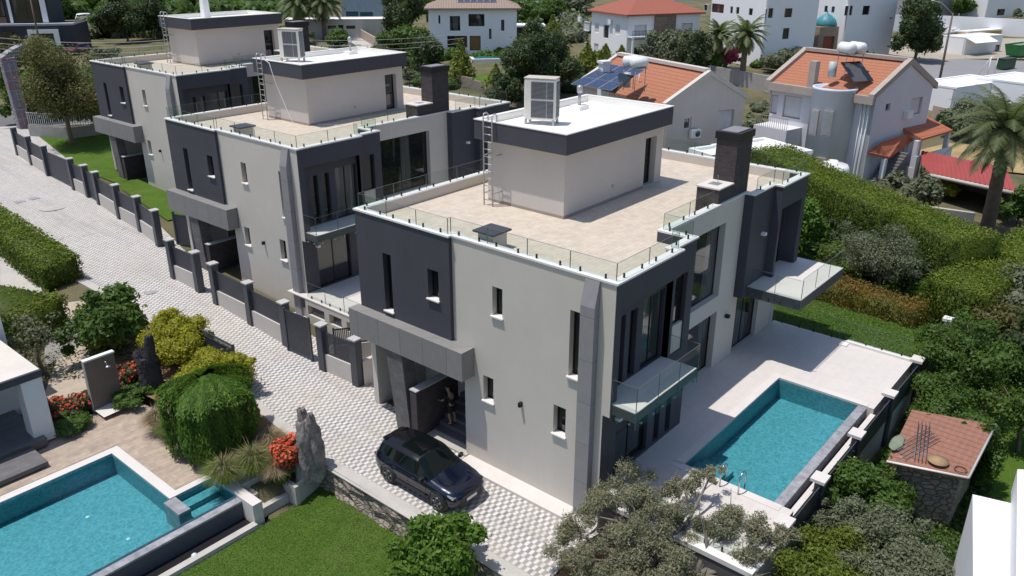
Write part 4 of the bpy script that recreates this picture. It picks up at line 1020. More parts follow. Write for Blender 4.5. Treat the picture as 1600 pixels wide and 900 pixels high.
# ================================================================== NEAR GARDEN POOL (bottom left)
o = thing('infinity_pool', 'turquoise L-shaped infinity pool above the sunken lawn', 'swimming pool', (11, 24, -.2)); Q = (11, 24, -.2); B4 = lambda: MB(Q)
xl = -4.0
b = B4(); fl_ = -1.05
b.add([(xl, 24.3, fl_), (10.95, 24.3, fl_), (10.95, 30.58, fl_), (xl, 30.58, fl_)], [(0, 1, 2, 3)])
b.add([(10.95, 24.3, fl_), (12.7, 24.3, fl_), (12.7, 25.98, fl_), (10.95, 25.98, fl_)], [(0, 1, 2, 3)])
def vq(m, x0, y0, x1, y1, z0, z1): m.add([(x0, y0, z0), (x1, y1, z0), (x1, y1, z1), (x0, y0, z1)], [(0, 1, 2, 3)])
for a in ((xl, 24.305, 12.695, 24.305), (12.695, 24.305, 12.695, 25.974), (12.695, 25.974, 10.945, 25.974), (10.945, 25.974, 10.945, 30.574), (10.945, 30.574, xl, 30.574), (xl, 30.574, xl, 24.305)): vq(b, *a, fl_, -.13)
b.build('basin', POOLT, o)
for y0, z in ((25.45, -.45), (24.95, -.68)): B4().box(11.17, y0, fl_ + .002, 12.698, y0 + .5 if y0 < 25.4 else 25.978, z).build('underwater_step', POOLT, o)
B4().add([(xl, 24.3, -.232), (12.699, 24.3, -.232), (12.699, 25.979, -.232), (10.951, 25.979, -.232), (10.951, 30.579, -.232), (xl, 30.579, -.232)], [(0, 1, 2, 3, 4, 5)]).build('water', WATER, o)
B4().box(xl, 30.58, -1.2, 11.36, 30.98, -.1).box(10.952, 26.32, -1.2, 11.36, 30.579, -.1).box(10.952, 25.98, -1.2, 13.1, 26.319, -.1).box(12.7, 23.22, -1.2, 13.1, 25.979, -.1).build('coping', PALE, o)
B4().box(xl, 23.95, -1.2, 12.698, 24.298, -.222).build('infinity_edge', COPG, o); B4().box(xl, 23.94, -1.19, 12.697, 23.949, -.30).build('outer_face', M('slate_wet', (.07, .08, .10), .5, .1, 2, 9, .1), o)
B4().box(10.7, 24.9, fl_ + .003, 11.168, 25.975, -.14).build('seat_block', COPG, o)
B4().box(xl, 23.3, -1.2, 12.69, 23.948, -.98).build('gutter', DKMET, o); B4().box(xl, 23.02, -1.2, 12.69, 23.299, -.82).build('ledge', CONC, o)
for (x, y) in ((11.9, 24.6), (9.3, 26.2), (8.9, 28.6)): B4().lathe((x, y, fl_ + .004), [(.08, 0), (.08, .01), (.03, .012)], 10).build('floor_fitting', WHITEP, o)
# steps and planter between pool and retaining wall
o = thing('garden_steps', 'two concrete steps down to the lawn beside the pool corner', 'steps', (13.6, 23.6, -1)); Q = tuple(o.location)
MB(Q).box(13.12, 24.6, -1.1, 14.6, 26.2, -.05).build('top_slab', CONC, o); MB(Q).box(13.12, 24.05, -1.1, 14.5, 24.6, -.36).build('tread', CONC, o); MB(Q).box(13.12, 23.5, -1.1, 14.4, 24.05, -.68).build('tread', CONC, o)
o = thing('planter', 'concrete planter holding the red shrub and the rock', 'planter', (15.3, 24, -1)); Q = tuple(o.location)
MB(Q).hull([(14.45, 23.0, -1.1), (16.25, 23.5, -1.1), (16.25, 23.65, -1.1), (14.6, 23.2, -1.1), (14.45, 23.0, -.15), (16.25, 23.5, -.1), (16.25, 23.68, -.1), (14.6, 23.2, -.15)],
           [(0, 3, 2, 1), (4, 5, 6, 7), (0, 1, 5, 4), (1, 2, 6, 5), (2, 3, 7, 6), (3, 0, 4, 7)]).box(14.42, 23.001, -1.1, 14.599, 26.3, -.15).build('wall', CONC, o)
MB(Q).prism([(14.6, 23.22), (16.25, 23.7), (16.25, 30.5), (14.6, 30.5)], -1.1, -.28).build('soil', EARTH, o)
sheet('planting_bed', [(13.2, 26.4), (16.3, 26.4), (17.3, 36), (17.4, 42), (14.9, 42), (13.8, 34.5), (14.3, 30)], EARTH, .03)
sheet('bed_strip', [(10.0, 34.4), (13.5, 34.3), (14.0, 35.6), (10.2, 36.2)], EARTH, .035)
# stone retaining wall below the street edge
o = thing('retaining_wall', 'rubble stone retaining wall between the sunken lawn and the street', 'wall', (16.0, 13, -1)); Q = tuple(o.location)
rw = []
for k in range(24):
    y = 12.0 + k * .5; rw.append(y)
m = MB(Q)
for j, y in enumerate(rw):
    for z in (-1.1, -.8, -.5, -.25, .0):
        m.v.append((15.86 + .07 * math.sin(y * 3 + z * 9) + (.05 * math.sin(y * 7.3 + z * 5)) - Q[0] - (.14 if z < -.9 else 0), y - Q[1], z - Q[2]))
for j in range(len(rw) - 1):
    for k in range(4): a = j * 5 + k; m.f.append((a, a + 1, a + 6, a + 5)); m.sm.append(False)
m.box(15.9, 12, -1.1, 16.1, 23.5, -.005); m.build('stone_face', STONEW, o)
MB(Q).box(15.83, 12, .0, 16.42, 23.6, .045).build('capstone', CONC, o)

# white pavilion on the left edge
o = thing('pavilion', 'white flat-roofed pool house with a dark fascia at the left edge', 'house', (9.9, 33.2, 0)); Q = tuple(o.location)
WP = M('white_plaster', (.70, .70, .70), .8, .03)
MB(Q).box(9.15, 33.35, 0, 9.95, 34.1, 2.9).build('pillar', WP, o)
MB(Q).box(2, 36.4, 0, 9.95, 36.7, 2.9).box(9.7, 36.7, 0, 9.951, 42, 2.9).build('wall', WP, o)
MB(Q).box(0, 33.3, 2.9, 9.98, 38.0, 3.2).build('fascia', SLATE, o); MB(Q).box(0, 33.34, 3.2, 9.94, 38.0, 3.25).build('roof', M('roof_cream', (.66, .61, .55), .8, .05, .8, 8, .1), o)
MB(Q).box(0, 38.0, 0, 10.35, 44, 5.6).build('upper_wall', WP, o)
MB(Q).box(0, 31.5, 0, 8.9, 33.0, .18).box(0, 33.0, 0, 9.5, 36.4, .34).build('platform', brickmat('grey_plank', (.15, .145, .15), (.12, .118, .125), (.08, .08, .08), 1.2, .25, .006, .5, .1, 'xy', .4, .4), o)
# chair inside it
o = thing('chair', 'dark chair under the pool house roof', 'chair', (7.7, 35.0, .34)); m = MB()
for a in ((-.25, -.25), (.25, -.25), (-.25, .25), (.25, .25)): MB().cyl((a[0], a[1], 0), (a[0], a[1], .45), .02, n=6).build('leg', DKMET, o)
MB().box(-.28, -.28, .45, .28, .28, .5).build('seat', DKMET, o); MB().box(-.28, .24, .5, .28, .29, .95).build('backrest', DKMET, o)
# outdoor shower wall
o = thing('shower_wall', 'tall brown slab wall with an outdoor shower head', 'outdoor shower', (12.5, 34.15, 0)); Q = tuple(o.location)
BRN = M('brown_stucco', (.17, .135, .11), .75, .1, 1.2, 14, .2)
MB(Q).box(11.9, 34.12, 0, 13.2, 34.3, 2.45).build('slab', BRN, o); MB(Q).box(11.87, 34.09, 2.45, 13.23, 34.33, 2.52).build('cap', COPE, o); MB(Q).box(11.872, 34.1, 0, 11.899, 34.31, 2.45).build('edge_trim', CAPM, o)
MB(Q).tube([(12.7, 34.12, 2.3), (12.7, 33.9, 2.25), (12.7, 33.75, 2.12)], .015, 6).lathe((12.7, 33.75, 2.08), [(.13, 0), (.13, .02), (.03, .06)], 14).build('shower_head', STEEL, o)
sheet('shower_tray', [(11.9, 33.2), (13.4, 33.2), (13.4, 34.1), (11.9, 34.1)], PALE, .02)
# ball on the lawn
bp_ = gz(304, 869, -.88); tag(MB((bp_.x, bp_.y, -.88)).blob((bp_.x, bp_.y, -.88), .12, 10, 0).build('ball', M('ball_pale', (.62, .72, .70), .4, .05), loc=(bp_.x, bp_.y, -.88)), 'pale round ball lying on the sunken lawn', 'ball')
# drain covers in the street
for i, (u, v) in enumerate(((31, 315), (53, 310), (235, 456))):
    p_ = gt(u, v); tag(MB(p_).box(p_.x - .32, p_.y - .32, p_.z + .004, p_.x + .32, p_.y + .32, p_.z + .012).build('drain_cover', M('drain_grey', (.34, .335, .33), .8, .1), loc=p_), ('left square drain cover of the pair in the far street', 'right square drain cover of the pair in the far street', 'square drain cover nearest the footgate of the middle villa')[i], 'drain cover', 'drain covers in the paving')
for i, (u, v, r_) in enumerate(((82, 324, .9), (268, 482, .75))):
    p_ = gt(u, v); m = MB((0, 0, 0)); m.lathe((0, 0, 0), [(r_, .004), (r_, .01), (r_ * .62, .011), (r_ * .6, .004), (r_ * .3, .005), (r_ * .3, .012), (.01, .0125)], 28, False)
    ob = m.build('manhole_ring', M('manhole_grey', (.46, .45, .44), .8, .1)); ob.location = p_; tag(ob, ('ring of setts around a manhole far up the street', 'ring of setts around a manhole below the middle villa fence')[i], 'manhole', 'round manholes in the paving')

# ================================================================== CAR
def build_car(label, loc, rz, paint, s=1.0, kind='suv', lod=False, cat='car', group=None):
    o = thing('parked_car', label, cat, loc, rz, group)      # local: front towards -y, length along y
    # station: s, zb, hw, shoulder z, (w5,z5), (w6,z6), (w7,z7), z8
    ST = [(-2.10, .42, .62, .62, (.52, .68), (.42, .70), (.25, .71), .715), (-2.04, .30, .78, .70, (.66, .78), (.52, .80), (.3, .81), .815), (-1.88, .25, .88, .79, (.76, .87), (.6, .90), (.4, .915), .92),
          (-1.5, .24, .945, .88, (.83, .95), (.66, .975), (.4, .99), 1.0), (-1.02, .24, .95, .93, (.86, 1.0), (.74, 1.03), (.45, 1.06), 1.075), (-.88, .24, .95, .94, (.87, 1.015), (.78, 1.05), (.5, 1.09), 1.11),
          (-.12, .24, .95, .97, (.885, 1.06), (.74, 1.47), (.64, 1.54), 1.575), (.1, .24, .95, .98, (.89, 1.07), (.75, 1.50), (.66, 1.575), 1.61), (.75, .24, .955, 1.0, (.895, 1.10), (.745, 1.50), (.665, 1.58), 1.62),
          (1.35, .24, .965, 1.02, (.89, 1.14), (.715, 1.47), (.64, 1.555), 1.595), (1.80, .26, .95, 1.03, (.865, 1.16), (.68, 1.42), (.60, 1.505), 1.55), (1.90, .27, .945, 1.03, (.85, 1.15), (.69, 1.38), (.60, 1.46), 1.50),
          (2.05, .30, .90, 1.0, (.80, 1.08), (.74, 1.12), (.55, 1.15), 1.16), (2.13, .36, .86, .92, (.76, .98), (.6, 1.0), (.4, 1.01), 1.02), (2.16, .45, .80, .75, (.66, .8), (.5, .81), (.3, .82), .82)]
    def ringp(st):
        y, zb, hw, sz, a, b, c, z8 = st
        R_ = [(0, zb), (hw * .86, zb), (hw * .97, zb + .14), (hw, (zb + sz) / 2 + .02), (hw * .985, sz - .05), (hw * .955, sz + .0), a, b, c, (0, z8)]
        return [(x, y, z) for x, z in R_]
    rings = []; idx = []
    for i in range(len(ST) - 1):
        k = 1 if (ST[i + 1][0] - ST[i][0]) < .3 else 3
        A, B = ringp(ST[i]), ringp(ST[i + 1])
        for j in range(k):
            t = j / k; rings.append([tuple(np.array(a) * (1 - t) + np.array(b) * t) for a, b in zip(A, B)]); idx.append(i)
    rings.append(ringp(ST[-1])); n = 10
    parts = {'body': MB(), 'windscreen': MB(), 'side_window': MB(), 'side_window ': MB(), 'rear_window': MB(), 'roof': MB(), 'bumper': MB()}
    for i in range(len(rings) - 1):
        si = idx[i]
        for k in range(n - 1):
            q = [rings[i][k], rings[i + 1][k], rings[i + 1][k + 1], rings[i][k + 1]]; p_ = 'body'
            if si == 5 and k >= 7: p_ = 'windscreen'
            elif 5 <= si <= 9 and k == 6: p_ = 'side_window'
            elif si == 11 and k >= 6: p_ = 'rear_window'
            elif 6 <= si <= 10 and k >= 7: p_ = 'roof'
            elif k <= 1: p_ = 'bumper'
            parts[p_].add(q, [(0, 1, 2, 3)], True); parts[p_ + ' ' if p_ == 'side_window' else p_].add([(-x, y, z) for x, y, z in q], [(3, 2, 1, 0)], True)
    for e in (0, -1): parts['bumper'].add([p_ for p_ in rings[e]] + [(-x, y, z) for x, y, z in rings[e][::-1]], [tuple(range(20))])
    gl = M('car_glass', (.003, .006, .006), .05, .02, 1, 9, 0, 0, .35); blk = M('car_black', (.012, .012, .014), .5, .03, 2, 20, 0); rm = M('roof_black', (.006, .006, .008), .22, .02, 2, 20, 0, 0, .4, coat=.25)
    for nm, mt in (('body', paint), ('windscreen', gl), ('side_window', gl), ('side_window ', gl), ('rear_window', gl), ('roof', rm if kind == 'suv' else paint), ('bumper', blk if kind == 'suv' else paint)):
        m = parts[nm]
        import bmesh
        ob = m.build(nm.strip(), mt, o); bm = bmesh.new(); bm.from_mesh(ob.data); bmesh.ops.remove_doubles(bm, verts=bm.verts, dist=.0005); bmesh.ops.recalc_face_normals(bm, faces=bm.faces); bm.to_mesh(ob.data); bm.free()
    for x in (-.955, .955):
        for y in (-1.30, 1.30):
            sg = 1 if x > 0 else -1
            ar = MB(); 
            vs = []
            for i in range(25):
                t = math.pi * i / 24 * 1.16 - .08 * math.pi; vs.append((math.cos(t), math.sin(t)))
            ar.add([(x * .98 + sg * .012, y + c * .40, .355 + s_ * .40) for c, s_ in vs] + [(x * .98 + sg * .03, y + c * .455, .355 + s_ * .455) for c, s_ in vs] + [(x * .9, y + c * .47, .355 + s_ * .47) for c, s_ in vs], [(i, i + 1, 26 + i, 25 + i) for i in range(24)] + [(25 + i, 26 + i, 51 + i, 50 + i) for i in range(24)], True); ar.build('wheel_arch', blk, o)
            MB().cyl((x * .975, y, .37), (x * .985 + sg * .004, y, .37), .405, n=24).build('wheel_well', blk, o)
            wt = MB(); c0 = (x - sg * .20, y, .355); 
            wt.tube([(x - sg * .2, y, .355), (x - sg * .16, y, .355), (x, y, .355), (x + sg * .035, y, .355)], [.30, .355, .355, .325], 24); t_ = wt.build('wheel', M('tyre', (.02, .02, .02), .85), o)
            rimc = MB(); rimc.cyl((x + sg * .03, y, .355), (x + sg * .037, y, .355), .25, n=20); rimc.build('hub_recess', blk, t_)
            sp = MB()
            for i in range(5):
                a = i * 2 * math.pi / 5 + .3
                for da in (-.13, .13): sp.tube([(x + sg * .045, y + .05 * math.cos(a), .355 + .05 * math.sin(a)), (x + sg * .04, y + .245 * math.cos(a + da), .355 + .245 * math.sin(a + da))], [.028, .014], 5)
            sp.lathe((0, 0, 0), [(0.001, 0), (.001, .001)], 3) if False else None
            sp.tube([(x + sg * .042, y + .25 * math.cos(i * math.pi / 12), .355 + .25 * math.sin(i * math.pi / 12)) for i in range(25)], .012, 5, False); sp.build('rim', M('rim_grey', (.22, .22, .23), .3, .03, 3, 20, 0, .9), t_)
    for sg in (-1, 1):
        MB().add([(sg * .80, -1.98, .82), (sg * .50, -2.075, .74), (sg * .52, -2.085, .66), (sg * .84, -1.97, .70), (sg * .875, -1.75, .86), (sg * .885, -1.78, .80)], [(0, 1, 2, 3), (0, 3, 5, 4)] if sg < 0 else [(3, 2, 1, 0), (4, 5, 3, 0)]).build('headlight', M('lamp_clear', (.55, .57, .6), .12, .05, 3, 20, 0, .3), o)
        MB().box(sg * .60, 2.09, .86, sg * .85, 2.15, .97).build('tail_light', M('lamp_red', (.25, .01, .01), .2, .02, 3, 20, 0), o)
        mm = MB().obox((sg * 1.03, -.62, 1.08), (.20, .13, .15), sg * .15).box(sg * .88, -.66, 1.02, sg * .96, -.58, 1.06).build('wing_mirror', paint if kind != 'suv' else blk, o, .03)
        MB().box(sg * .93, -.86, .30, sg * .975, .88, .42).build('sill', blk, o)
        MB().box(sg * .948, -.2, .86, sg * .972, -.02, .885).box(sg * .955, .82, .90, sg * .985, 1.0, .925).build('door_handle', paint, o)
    YS = [st[0] for st in ST]
    def ring_at(y):
        i = max(0, min(len(ST) - 2, sum(1 for q in YS if q <= y) - 1)); t = (y - YS[i]) / (YS[i + 1] - YS[i]); return [tuple(np.array(a) * (1 - t) + np.array(b_) * t) for a, b_ in zip(ringp(ST[i]), ringp(ST[i + 1]))]
    for sg in (-1, 1):
        for y in (-.72, .22, 1.02):
            rr_ = ring_at(y)[1:(7 if y < 0 else 8)]; MB().tube([(sg * (p_[0] + .002), p_[1], p_[2]) for p_ in rr_], .007, 4, False).build('door_seam', blk, o)
        MB().tube([(sg * (ring_at(y)[6][0] + .001), y, ring_at(y)[6][2] + .004) for y in (-1.95, -1.6, -1.2, -.95)], .006, 4, False).build('bonnet_seam', blk, o)
    MB().box(-.46, -2.115, .56, .46, -2.06, .68).build('grille', M('grille_black', (.015, .015, .016), .35, .03, 5, 40, .2), o)
    MB().box(-.55, -2.10, .32, .55, -2.05, .44).build('air_intake', blk, o)
    pl = MB().box(-.26, -2.135, .44, .26, -2.116, .55).build('number_plate', WHITEP, o)
    MB().box(-.26, 2.165, .6, .26, 2.175, .71).build('number_plate', WHITEP, o)
    if kind == 'suv':
        sr = MB()
        sr.add([(-.52, -.03, 1.592), (.52, -.03, 1.592), (.52, .95, 1.622), (-.52, .95, 1.622)], [(0, 1, 2, 3)]) ; sr.build('sunroof', gl, o)
        MB().hull([(-.60, 1.78, 1.50), (.60, 1.78, 1.50), (.50, 2.02, 1.46), (-.50, 2.02, 1.46), (-.56, 1.78, 1.545), (.56, 1.78, 1.545), (.48, 2.04, 1.50), (-.48, 2.04, 1.50)], [(0, 3, 2, 1), (4, 5, 6, 7), (0, 1, 5, 4), (1, 2, 6, 5), (2, 3, 7, 6), (3, 0, 4, 7)]).build('spoiler', rm, o)
        for sg in (-1, 1): MB().obox((sg * .55, -1.35, 1.0), (.06, .4, .012), 0).build('bonnet_vent', blk, o)
        for a in (-.3, .25): MB().tube([(a - .0, -.93, 1.10), (a + .45, -.80, 1.16)], .008, 4).build('wiper', blk, o)
    return o
m, nt, b = base_mat('paint_blue'); b.inputs['Base Color'].default_value = (.002, .006, .026, 1); b.inputs['Metallic'].default_value = .4; b.inputs['Roughness'].default_value = .22; b.inputs['Coat Weight'].default_value = 1; b.inputs['Coat Roughness'].default_value = .02
PAINT = m
car = build_car('dark blue sport utility car with black roof parked on the checkered paving', (17.80, 19.03, .004), 0, PAINT)
car.scale = (1.01, 1.01, 1.01)

# ================================================================== PERSON on the steps
def person(label, loc, rz):
    o = thing('person', label, 'person', loc, rz)
    def skin(name, pts, edges, mat, root=0, sub=2):
        me = bpy.data.meshes.new(name); me.from_pydata([p[:3] for p in pts], edges, []); me.materials.append(mat)
        ob = bpy.data.objects.new(name, me); link(ob); ob.parent = o
        ob.modifiers.new('s', 'SKIN'); 
        for i, p in enumerate(pts):
            r_ = p[3]; me.skin_vertices[0].data[i].radius = (r_, (p[4] if len(p) > 4 else r_)); me.skin_vertices[0].data[i].use_root = (i == root)
        sb = ob.modifiers.new('d', 'SUBSURF'); sb.levels = sub; sb.render_levels = sub; return ob
    SK = M('skin', (.36, .22, .15), .6, .04, 4, 20, 0)
    P = [(0, 0, .92, .13, .1), (0, -.04, 1.12, .14, .1), (0, -.11, 1.34, .15, .1), (0, -.15, 1.46, .06), (0, -.2, 1.53, .055), (0, -.23, 1.62, .085, .095), (0, -.25, 1.72, .07, .08),
         (-.09, 0, .88, .085), (-.11, -.03, .5, .06), (-.12, .06, .1, .04), (-.12, -.1, .04, .035), (.09, 0, .88, .085), (.12, -.08, .52, .06), (.13, .02, .1, .04), (.13, -.14, .04, .035),
         (-.19, -.14, 1.38, .055), (-.26, -.30, 1.15, .042), (-.22, -.50, 1.06, .03), (-.21, -.56, 1.05, .028), (.19, -.14, 1.38, .055), (.27, -.30, 1.15, .042), (.22, -.50, 1.06, .03), (.21, -.56, 1.05, .028)]
    E = [(0, 1), (1, 2), (2, 3), (3, 4), (4, 5), (5, 6), (0, 7), (7, 8), (8, 9), (9, 10), (0, 11), (11, 12), (12, 13), (13, 14), (2, 15), (15, 16), (16, 17), (17, 18), (2, 19), (19, 20), (20, 21), (21, 22)]
    skin('body', P, E, SK)
    for sg in (-1, 1):
        F = [(sg * .21, -.56, 1.05, .02)]; Ed = []
        for j, (dx, ln) in enumerate(((-.028, .075), (-.01, .085), (.01, .08), (.028, .062))):
            b_ = len(F); F += [(sg * .21 + dx, -.60, 1.05, .009), (sg * .21 + dx * 1.2, -.60 - ln * .5, 1.055, .008), (sg * .21 + dx * 1.25, -.60 - ln, 1.045, .007)]; Ed += [(0, b_), (b_, b_ + 1), (b_ + 1, b_ + 2)]
        b_ = len(F); F += [(sg * .21 - sg * .04, -.575, 1.05, .009), (sg * .21 - sg * .062, -.61, 1.05, .008)]; Ed += [(0, b_), (b_, b_ + 1)]
        skin('hand', F, Ed, SK, sub=1)
    BK = M('cloth_black', (.012, .012, .014), .9, .1, 5, 30, .1)
    skin('shirt', [(0, 0, .90, .155, .12), (0, -.04, 1.12, .16, .125), (0, -.11, 1.36, .165, .12), (-.19, -.14, 1.39, .075), (-.25, -.26, 1.22, .062), (.19, -.14, 1.39, .075), (.25, -.26, 1.22, .062)], [(0, 1), (1, 2), (2, 3), (3, 4), (2, 5), (5, 6)], BK)
    skin('shorts', [(0, 0, .95, .15, .12), (-.10, 0, .86, .105), (-.11, -.02, .54, .09), (.10, 0, .86, .105), (.12, -.05, .54, .09)], [(0, 1), (1, 2), (0, 3), (3, 4)], BK)
    skin('hair', [(0, -.2, 1.66, .085, .09), (0, -.235, 1.75, .075, .085)], [(0, 1)], M('hair_dark', (.02, .015, .012), .7), sub=2)
    for sg in (-1, 1):
        skin('shoe', [(sg * .125, .05 if sg < 0 else .01, .035, .045), (sg * .125, (-.06 if sg < 0 else -.1), .03, .045), (sg * .125, (-.17 if sg < 0 else -.21), .025, .035)], [(0, 1), (1, 2)], BK, sub=1)
        MB().blob((sg * .032, -.325, 1.655), .011, 6, 0).build('eye', WHITEP, o); MB().blob((sg * .085, -.235, 1.64), (.012, .022, .03), 6, 0).build('ear', SK, o)
    MB().blob((0, -.338, 1.625), (.012, .02, .02), 6, 0).build('nose', SK, o); MB().blob((0, -.318, 1.58), (.025, .008, .006), 6, 0).build('mouth', M('lips', (.3, .12, .1), .6), o)
    return o
person('person in black shirt and shorts leaning on the low stair wall under the canopy', (20.98, 20.92, .4), R(180))
# ================================================================== NEAR VEGETATION
LV['weep'] = leafmat('leaf_weeping', (.06, .13, .016), (.17, .29, .035), .4)
def gl_(u, v, off=0.0): p = gt(u, v, off); return (p.x, p.y, p.z)
def gzl(u, v, z): p = gz(u, v, z); return (p.x, p.y, z)
def H(label, path, wd, h, kind, **k): return hedge('hedge', label, path, wd, h, kind, **k)
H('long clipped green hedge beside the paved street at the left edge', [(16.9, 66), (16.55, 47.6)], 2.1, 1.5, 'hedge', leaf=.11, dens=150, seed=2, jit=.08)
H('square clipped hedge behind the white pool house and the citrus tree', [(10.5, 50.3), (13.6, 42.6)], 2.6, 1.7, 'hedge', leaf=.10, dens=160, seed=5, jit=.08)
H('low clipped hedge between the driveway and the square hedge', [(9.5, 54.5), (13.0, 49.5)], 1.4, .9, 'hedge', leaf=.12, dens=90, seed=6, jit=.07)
shrub('citrus_tree', 'round dark green citrus tree behind the shower wall', gl_(172, 548), 2.0, 3.3, 'green', leaf=.19, dens=75, nl=14, seed=3, cat='tree', size=(.3, .48))
tree('olive_sapling', 'small sparse tree beside the corner of the white pool house', gl_(70, 585), 3.1, 1.5, 'olive', leaf=.12, dens=28, nl=9, seed=8, tr=.09, trunk_frac=.35, corek=0, cat='tree')
shrub('yellow_shrub', 'bright yellow feathery shrub next to the dark stump', gl_(278, 562), 1.75, 2.4, 'yellow', leaf=.085, dens=230, nl=26, seed=4, size=(.25, .45), flat=1.1)
shrub('yellow_shrub', 'bright yellow shrub in front of the freestanding gate leaf', gl_(352, 612), 1.7, 2.0, 'yellow', leaf=.085, dens=230, nl=22, seed=9, size=(.28, .45))
def dome(name, label, base, rad, h, kind, n, leaf):
    """clipped weeping mound: strands of leaves hang down over it"""
    o = thing(name, label, 'shrub', base); MB().tube([(0, 0, -.1), (.1, 0, 1), (0, .1, h * .8)], [.16, .12, .05], 7).build('stem', WOODL, o)
    a = rng.uniform(0, 6.283, n); z = rng.uniform(0, 1, n) ** .8; top = rng.uniform(size=n) < .3; z = np.where(top, 1 - .2 * rng.uniform(0, 1, n) ** 2, z)
    w_ = 1 + .09 * np.sin(a * 5 + 1) + .06 * np.sin(a * 11) + .05 * np.sin(z * 9 + a * 3); r_ = np.where(z > .72, np.sqrt(np.clip(1 - ((z - .72) / .29) ** 2, 0, 1)), .93 + .07 * np.sin(z * 4)) * rad * w_
    r_ *= 1 + rng.normal(0, .035, n); P = np.stack([np.cos(a) * r_ * 1.0, np.sin(a) * r_ * .95, z * h * (1 + .05 * np.sin(a * 3))], 1)
    Nn = np.stack([np.cos(a), np.sin(a), np.where(z > .72, 1.1, .1)], 1) + rng.normal(0, .4, (n, 3)); Nn /= np.linalg.norm(Nn, axis=1, keepdims=True)
    c = MB().lathe((0, 0, 0), [(rad * .8, 0), (rad * .84, h * .7), (rad * .6, h * .9), (.05, h * .97)], 18)
    st = np.clip(.45 + .35 * np.sin(a * 17 + z * 3) + rng.normal(0, .2, n), 0, 1)
    leaf_mesh('foliage', P, Nn, leaf, st, LV[kind], (c.v, c.f), parent=o, aspect=2.4, along=(0, 0, -1.2)); return o
dome('weeping_shrub', 'large rounded weeping green shrub in the middle of the planting bed', gl_(338, 692), 1.72, 3.15, 'weep', 30000, .078)

for i, (u, v, r_, h, kd, lab) in enumerate(((248, 668, .8, 1.1, 'straw', 'brown plumed grass clump left of the weeping shrub'), (268, 680, .7, 1.0, 'grassy', 'green grass clump at the foot of the weeping shrub'), (352, 752, .95, 1.2, 'grassy', 'green fountain grass hanging over the pool steps'),
                                             (398, 738, .95, 1.4, 'grassy', 'green fountain grass with brown plumes left of the red shrub'), (430, 742, .75, .9, 'straw', 'straw coloured grass beside the garden steps'), (425, 700, .8, 1.0, 'straw', 'dry brown grass behind the red shrub'))):
    tussock('grass_clump', lab, gl_(u, v), r_, h, 900, kd, 70, group='grass clumps around the planting bed', seed=i)
shrub('red_shrub', 'red flowering shrub in the concrete planter beside the rock', gzl(450, 742, -.25), .8, 1.7, 'green', leaf=.1, dens=130, nl=10, seed=12, flowers=(LV['red'], 2600, .16))
for i, (u, v, r_, lab) in enumerate(((95, 650, .75, 'dark red flowering shrub nearest the white pillar'), (125, 640, .8, 'coral flowering shrub left of the shower wall'), (190, 604, .7, 'coral flowering shrub just right of the shower wall'), (213, 592, .6, 'coral flowering shrub against the dark stump'))):
    shrub('flowering_shrub', lab, gl_(u, v), r_, .85, 'dark', leaf=.09, dens=130, nl=7, seed=20 + i, flowers=(LV['red'], 260, .13), group='coral flowering shrubs around the shower wall')
for i, (u, v, r_, lab) in enumerate(((112, 668, .9, 'low green ground shrub in front of the coral flowers'), (200, 628, .75, 'low green ground shrub right of the shower wall'), (228, 612, .6, 'low green ground shrub below the dark stump'))):
    shrub('ground_shrub', lab, gl_(u, v), r_, .5, 'green', leaf=.08, dens=150, nl=8, seed=30 + i)
shrub('citrus_shrub', 'bright green leafy shrub at the bottom edge beside the driveway', gzl(684, 905, -.6), 1.45, 2.6, 'bright', leaf=.125, dens=190, nl=18, seed=14, size=(.28, .45), corek=.6)
for i, (u, v, lab) in enumerate(((592, 805, 'weed growing at the foot of the stone wall'), (622, 822, 'taller weed growing out of the stone wall near the leafy shrub'))):
    shrub('weed', lab, gzl(u, v, -1), .38, .6, 'olive', leaf=.06, dens=130, nl=5, seed=40 + i, corek=0)
# driftwood stump and standing rock
def sculpt(name, label, cat, base, parts, mat, seed):
    """weathered, ridged trunk or rock standing upright: stacked rings pushed in and out by ridges"""
    o = thing(name, label, cat, base); rg = np.random.default_rng(seed); m = MB()
    for (pts, rs) in parts:
        pts = [Vector(p) for p in pts]; n = 26; K = 22; b = len(m.v); L = len(pts) - 1
        for i in range(K + 1):
            t = i / K * L; k = min(int(t), L - 1); f = t - k; c = pts[k].lerp(pts[k + 1], f); r_ = rs[k] * (1 - f) + rs[k + 1] * f
            for j in range(n):
                a = 2 * math.pi * j / n; d = 1 + .16 * math.sin(3 * a + i * .25 + seed) + .13 * math.sin(7 * a + i * .55) + .08 * math.sin(11 * a - i * .9) + rg.normal(0, .035)
                m.v.append((c.x + math.cos(a) * r_ * d * 1.15, c.y + math.sin(a) * r_ * d * .85, c.z + .05 * math.sin(5 * a)))
        for i in range(K):
            for j in range(n): m.f.append((b + i * n + j, b + i * n + (j + 1) % n, b + (i + 1) * n + (j + 1) % n, b + (i + 1) * n + j)); m.sm.append(True)
        m.f.append(tuple(range(b + K * n, b + (K + 1) * n))); m.sm.append(False)
    m.build('trunk' if 'stump' in name else 'stone', mat, o); return o
sculpt('tree_stump', 'dark hollow tree stump standing among the yellow shrubs', 'stump', gl_(240, 606), [([(0, 0, -.1), (.02, 0, .8), (-.02, .02, 1.6)], [.42, .40, .34]), ([(.0, -.1, 1.3), (.1, -.15, 1.9), (.12, -.16, 2.65)], [.28, .2, .15]), ([(-.1, .15, 1.3), (-.18, .28, 1.7), (-.2, .34, 1.95)], [.26, .24, .14])], M('charred_wood', (.045, .043, .05), .9, .2, 4, 18, .9), 3)
RK = M('weathered_rock', (.34, .30, .28), .95, .25, 2.4, 10, 1.0, col2=(.15, .13, .13))
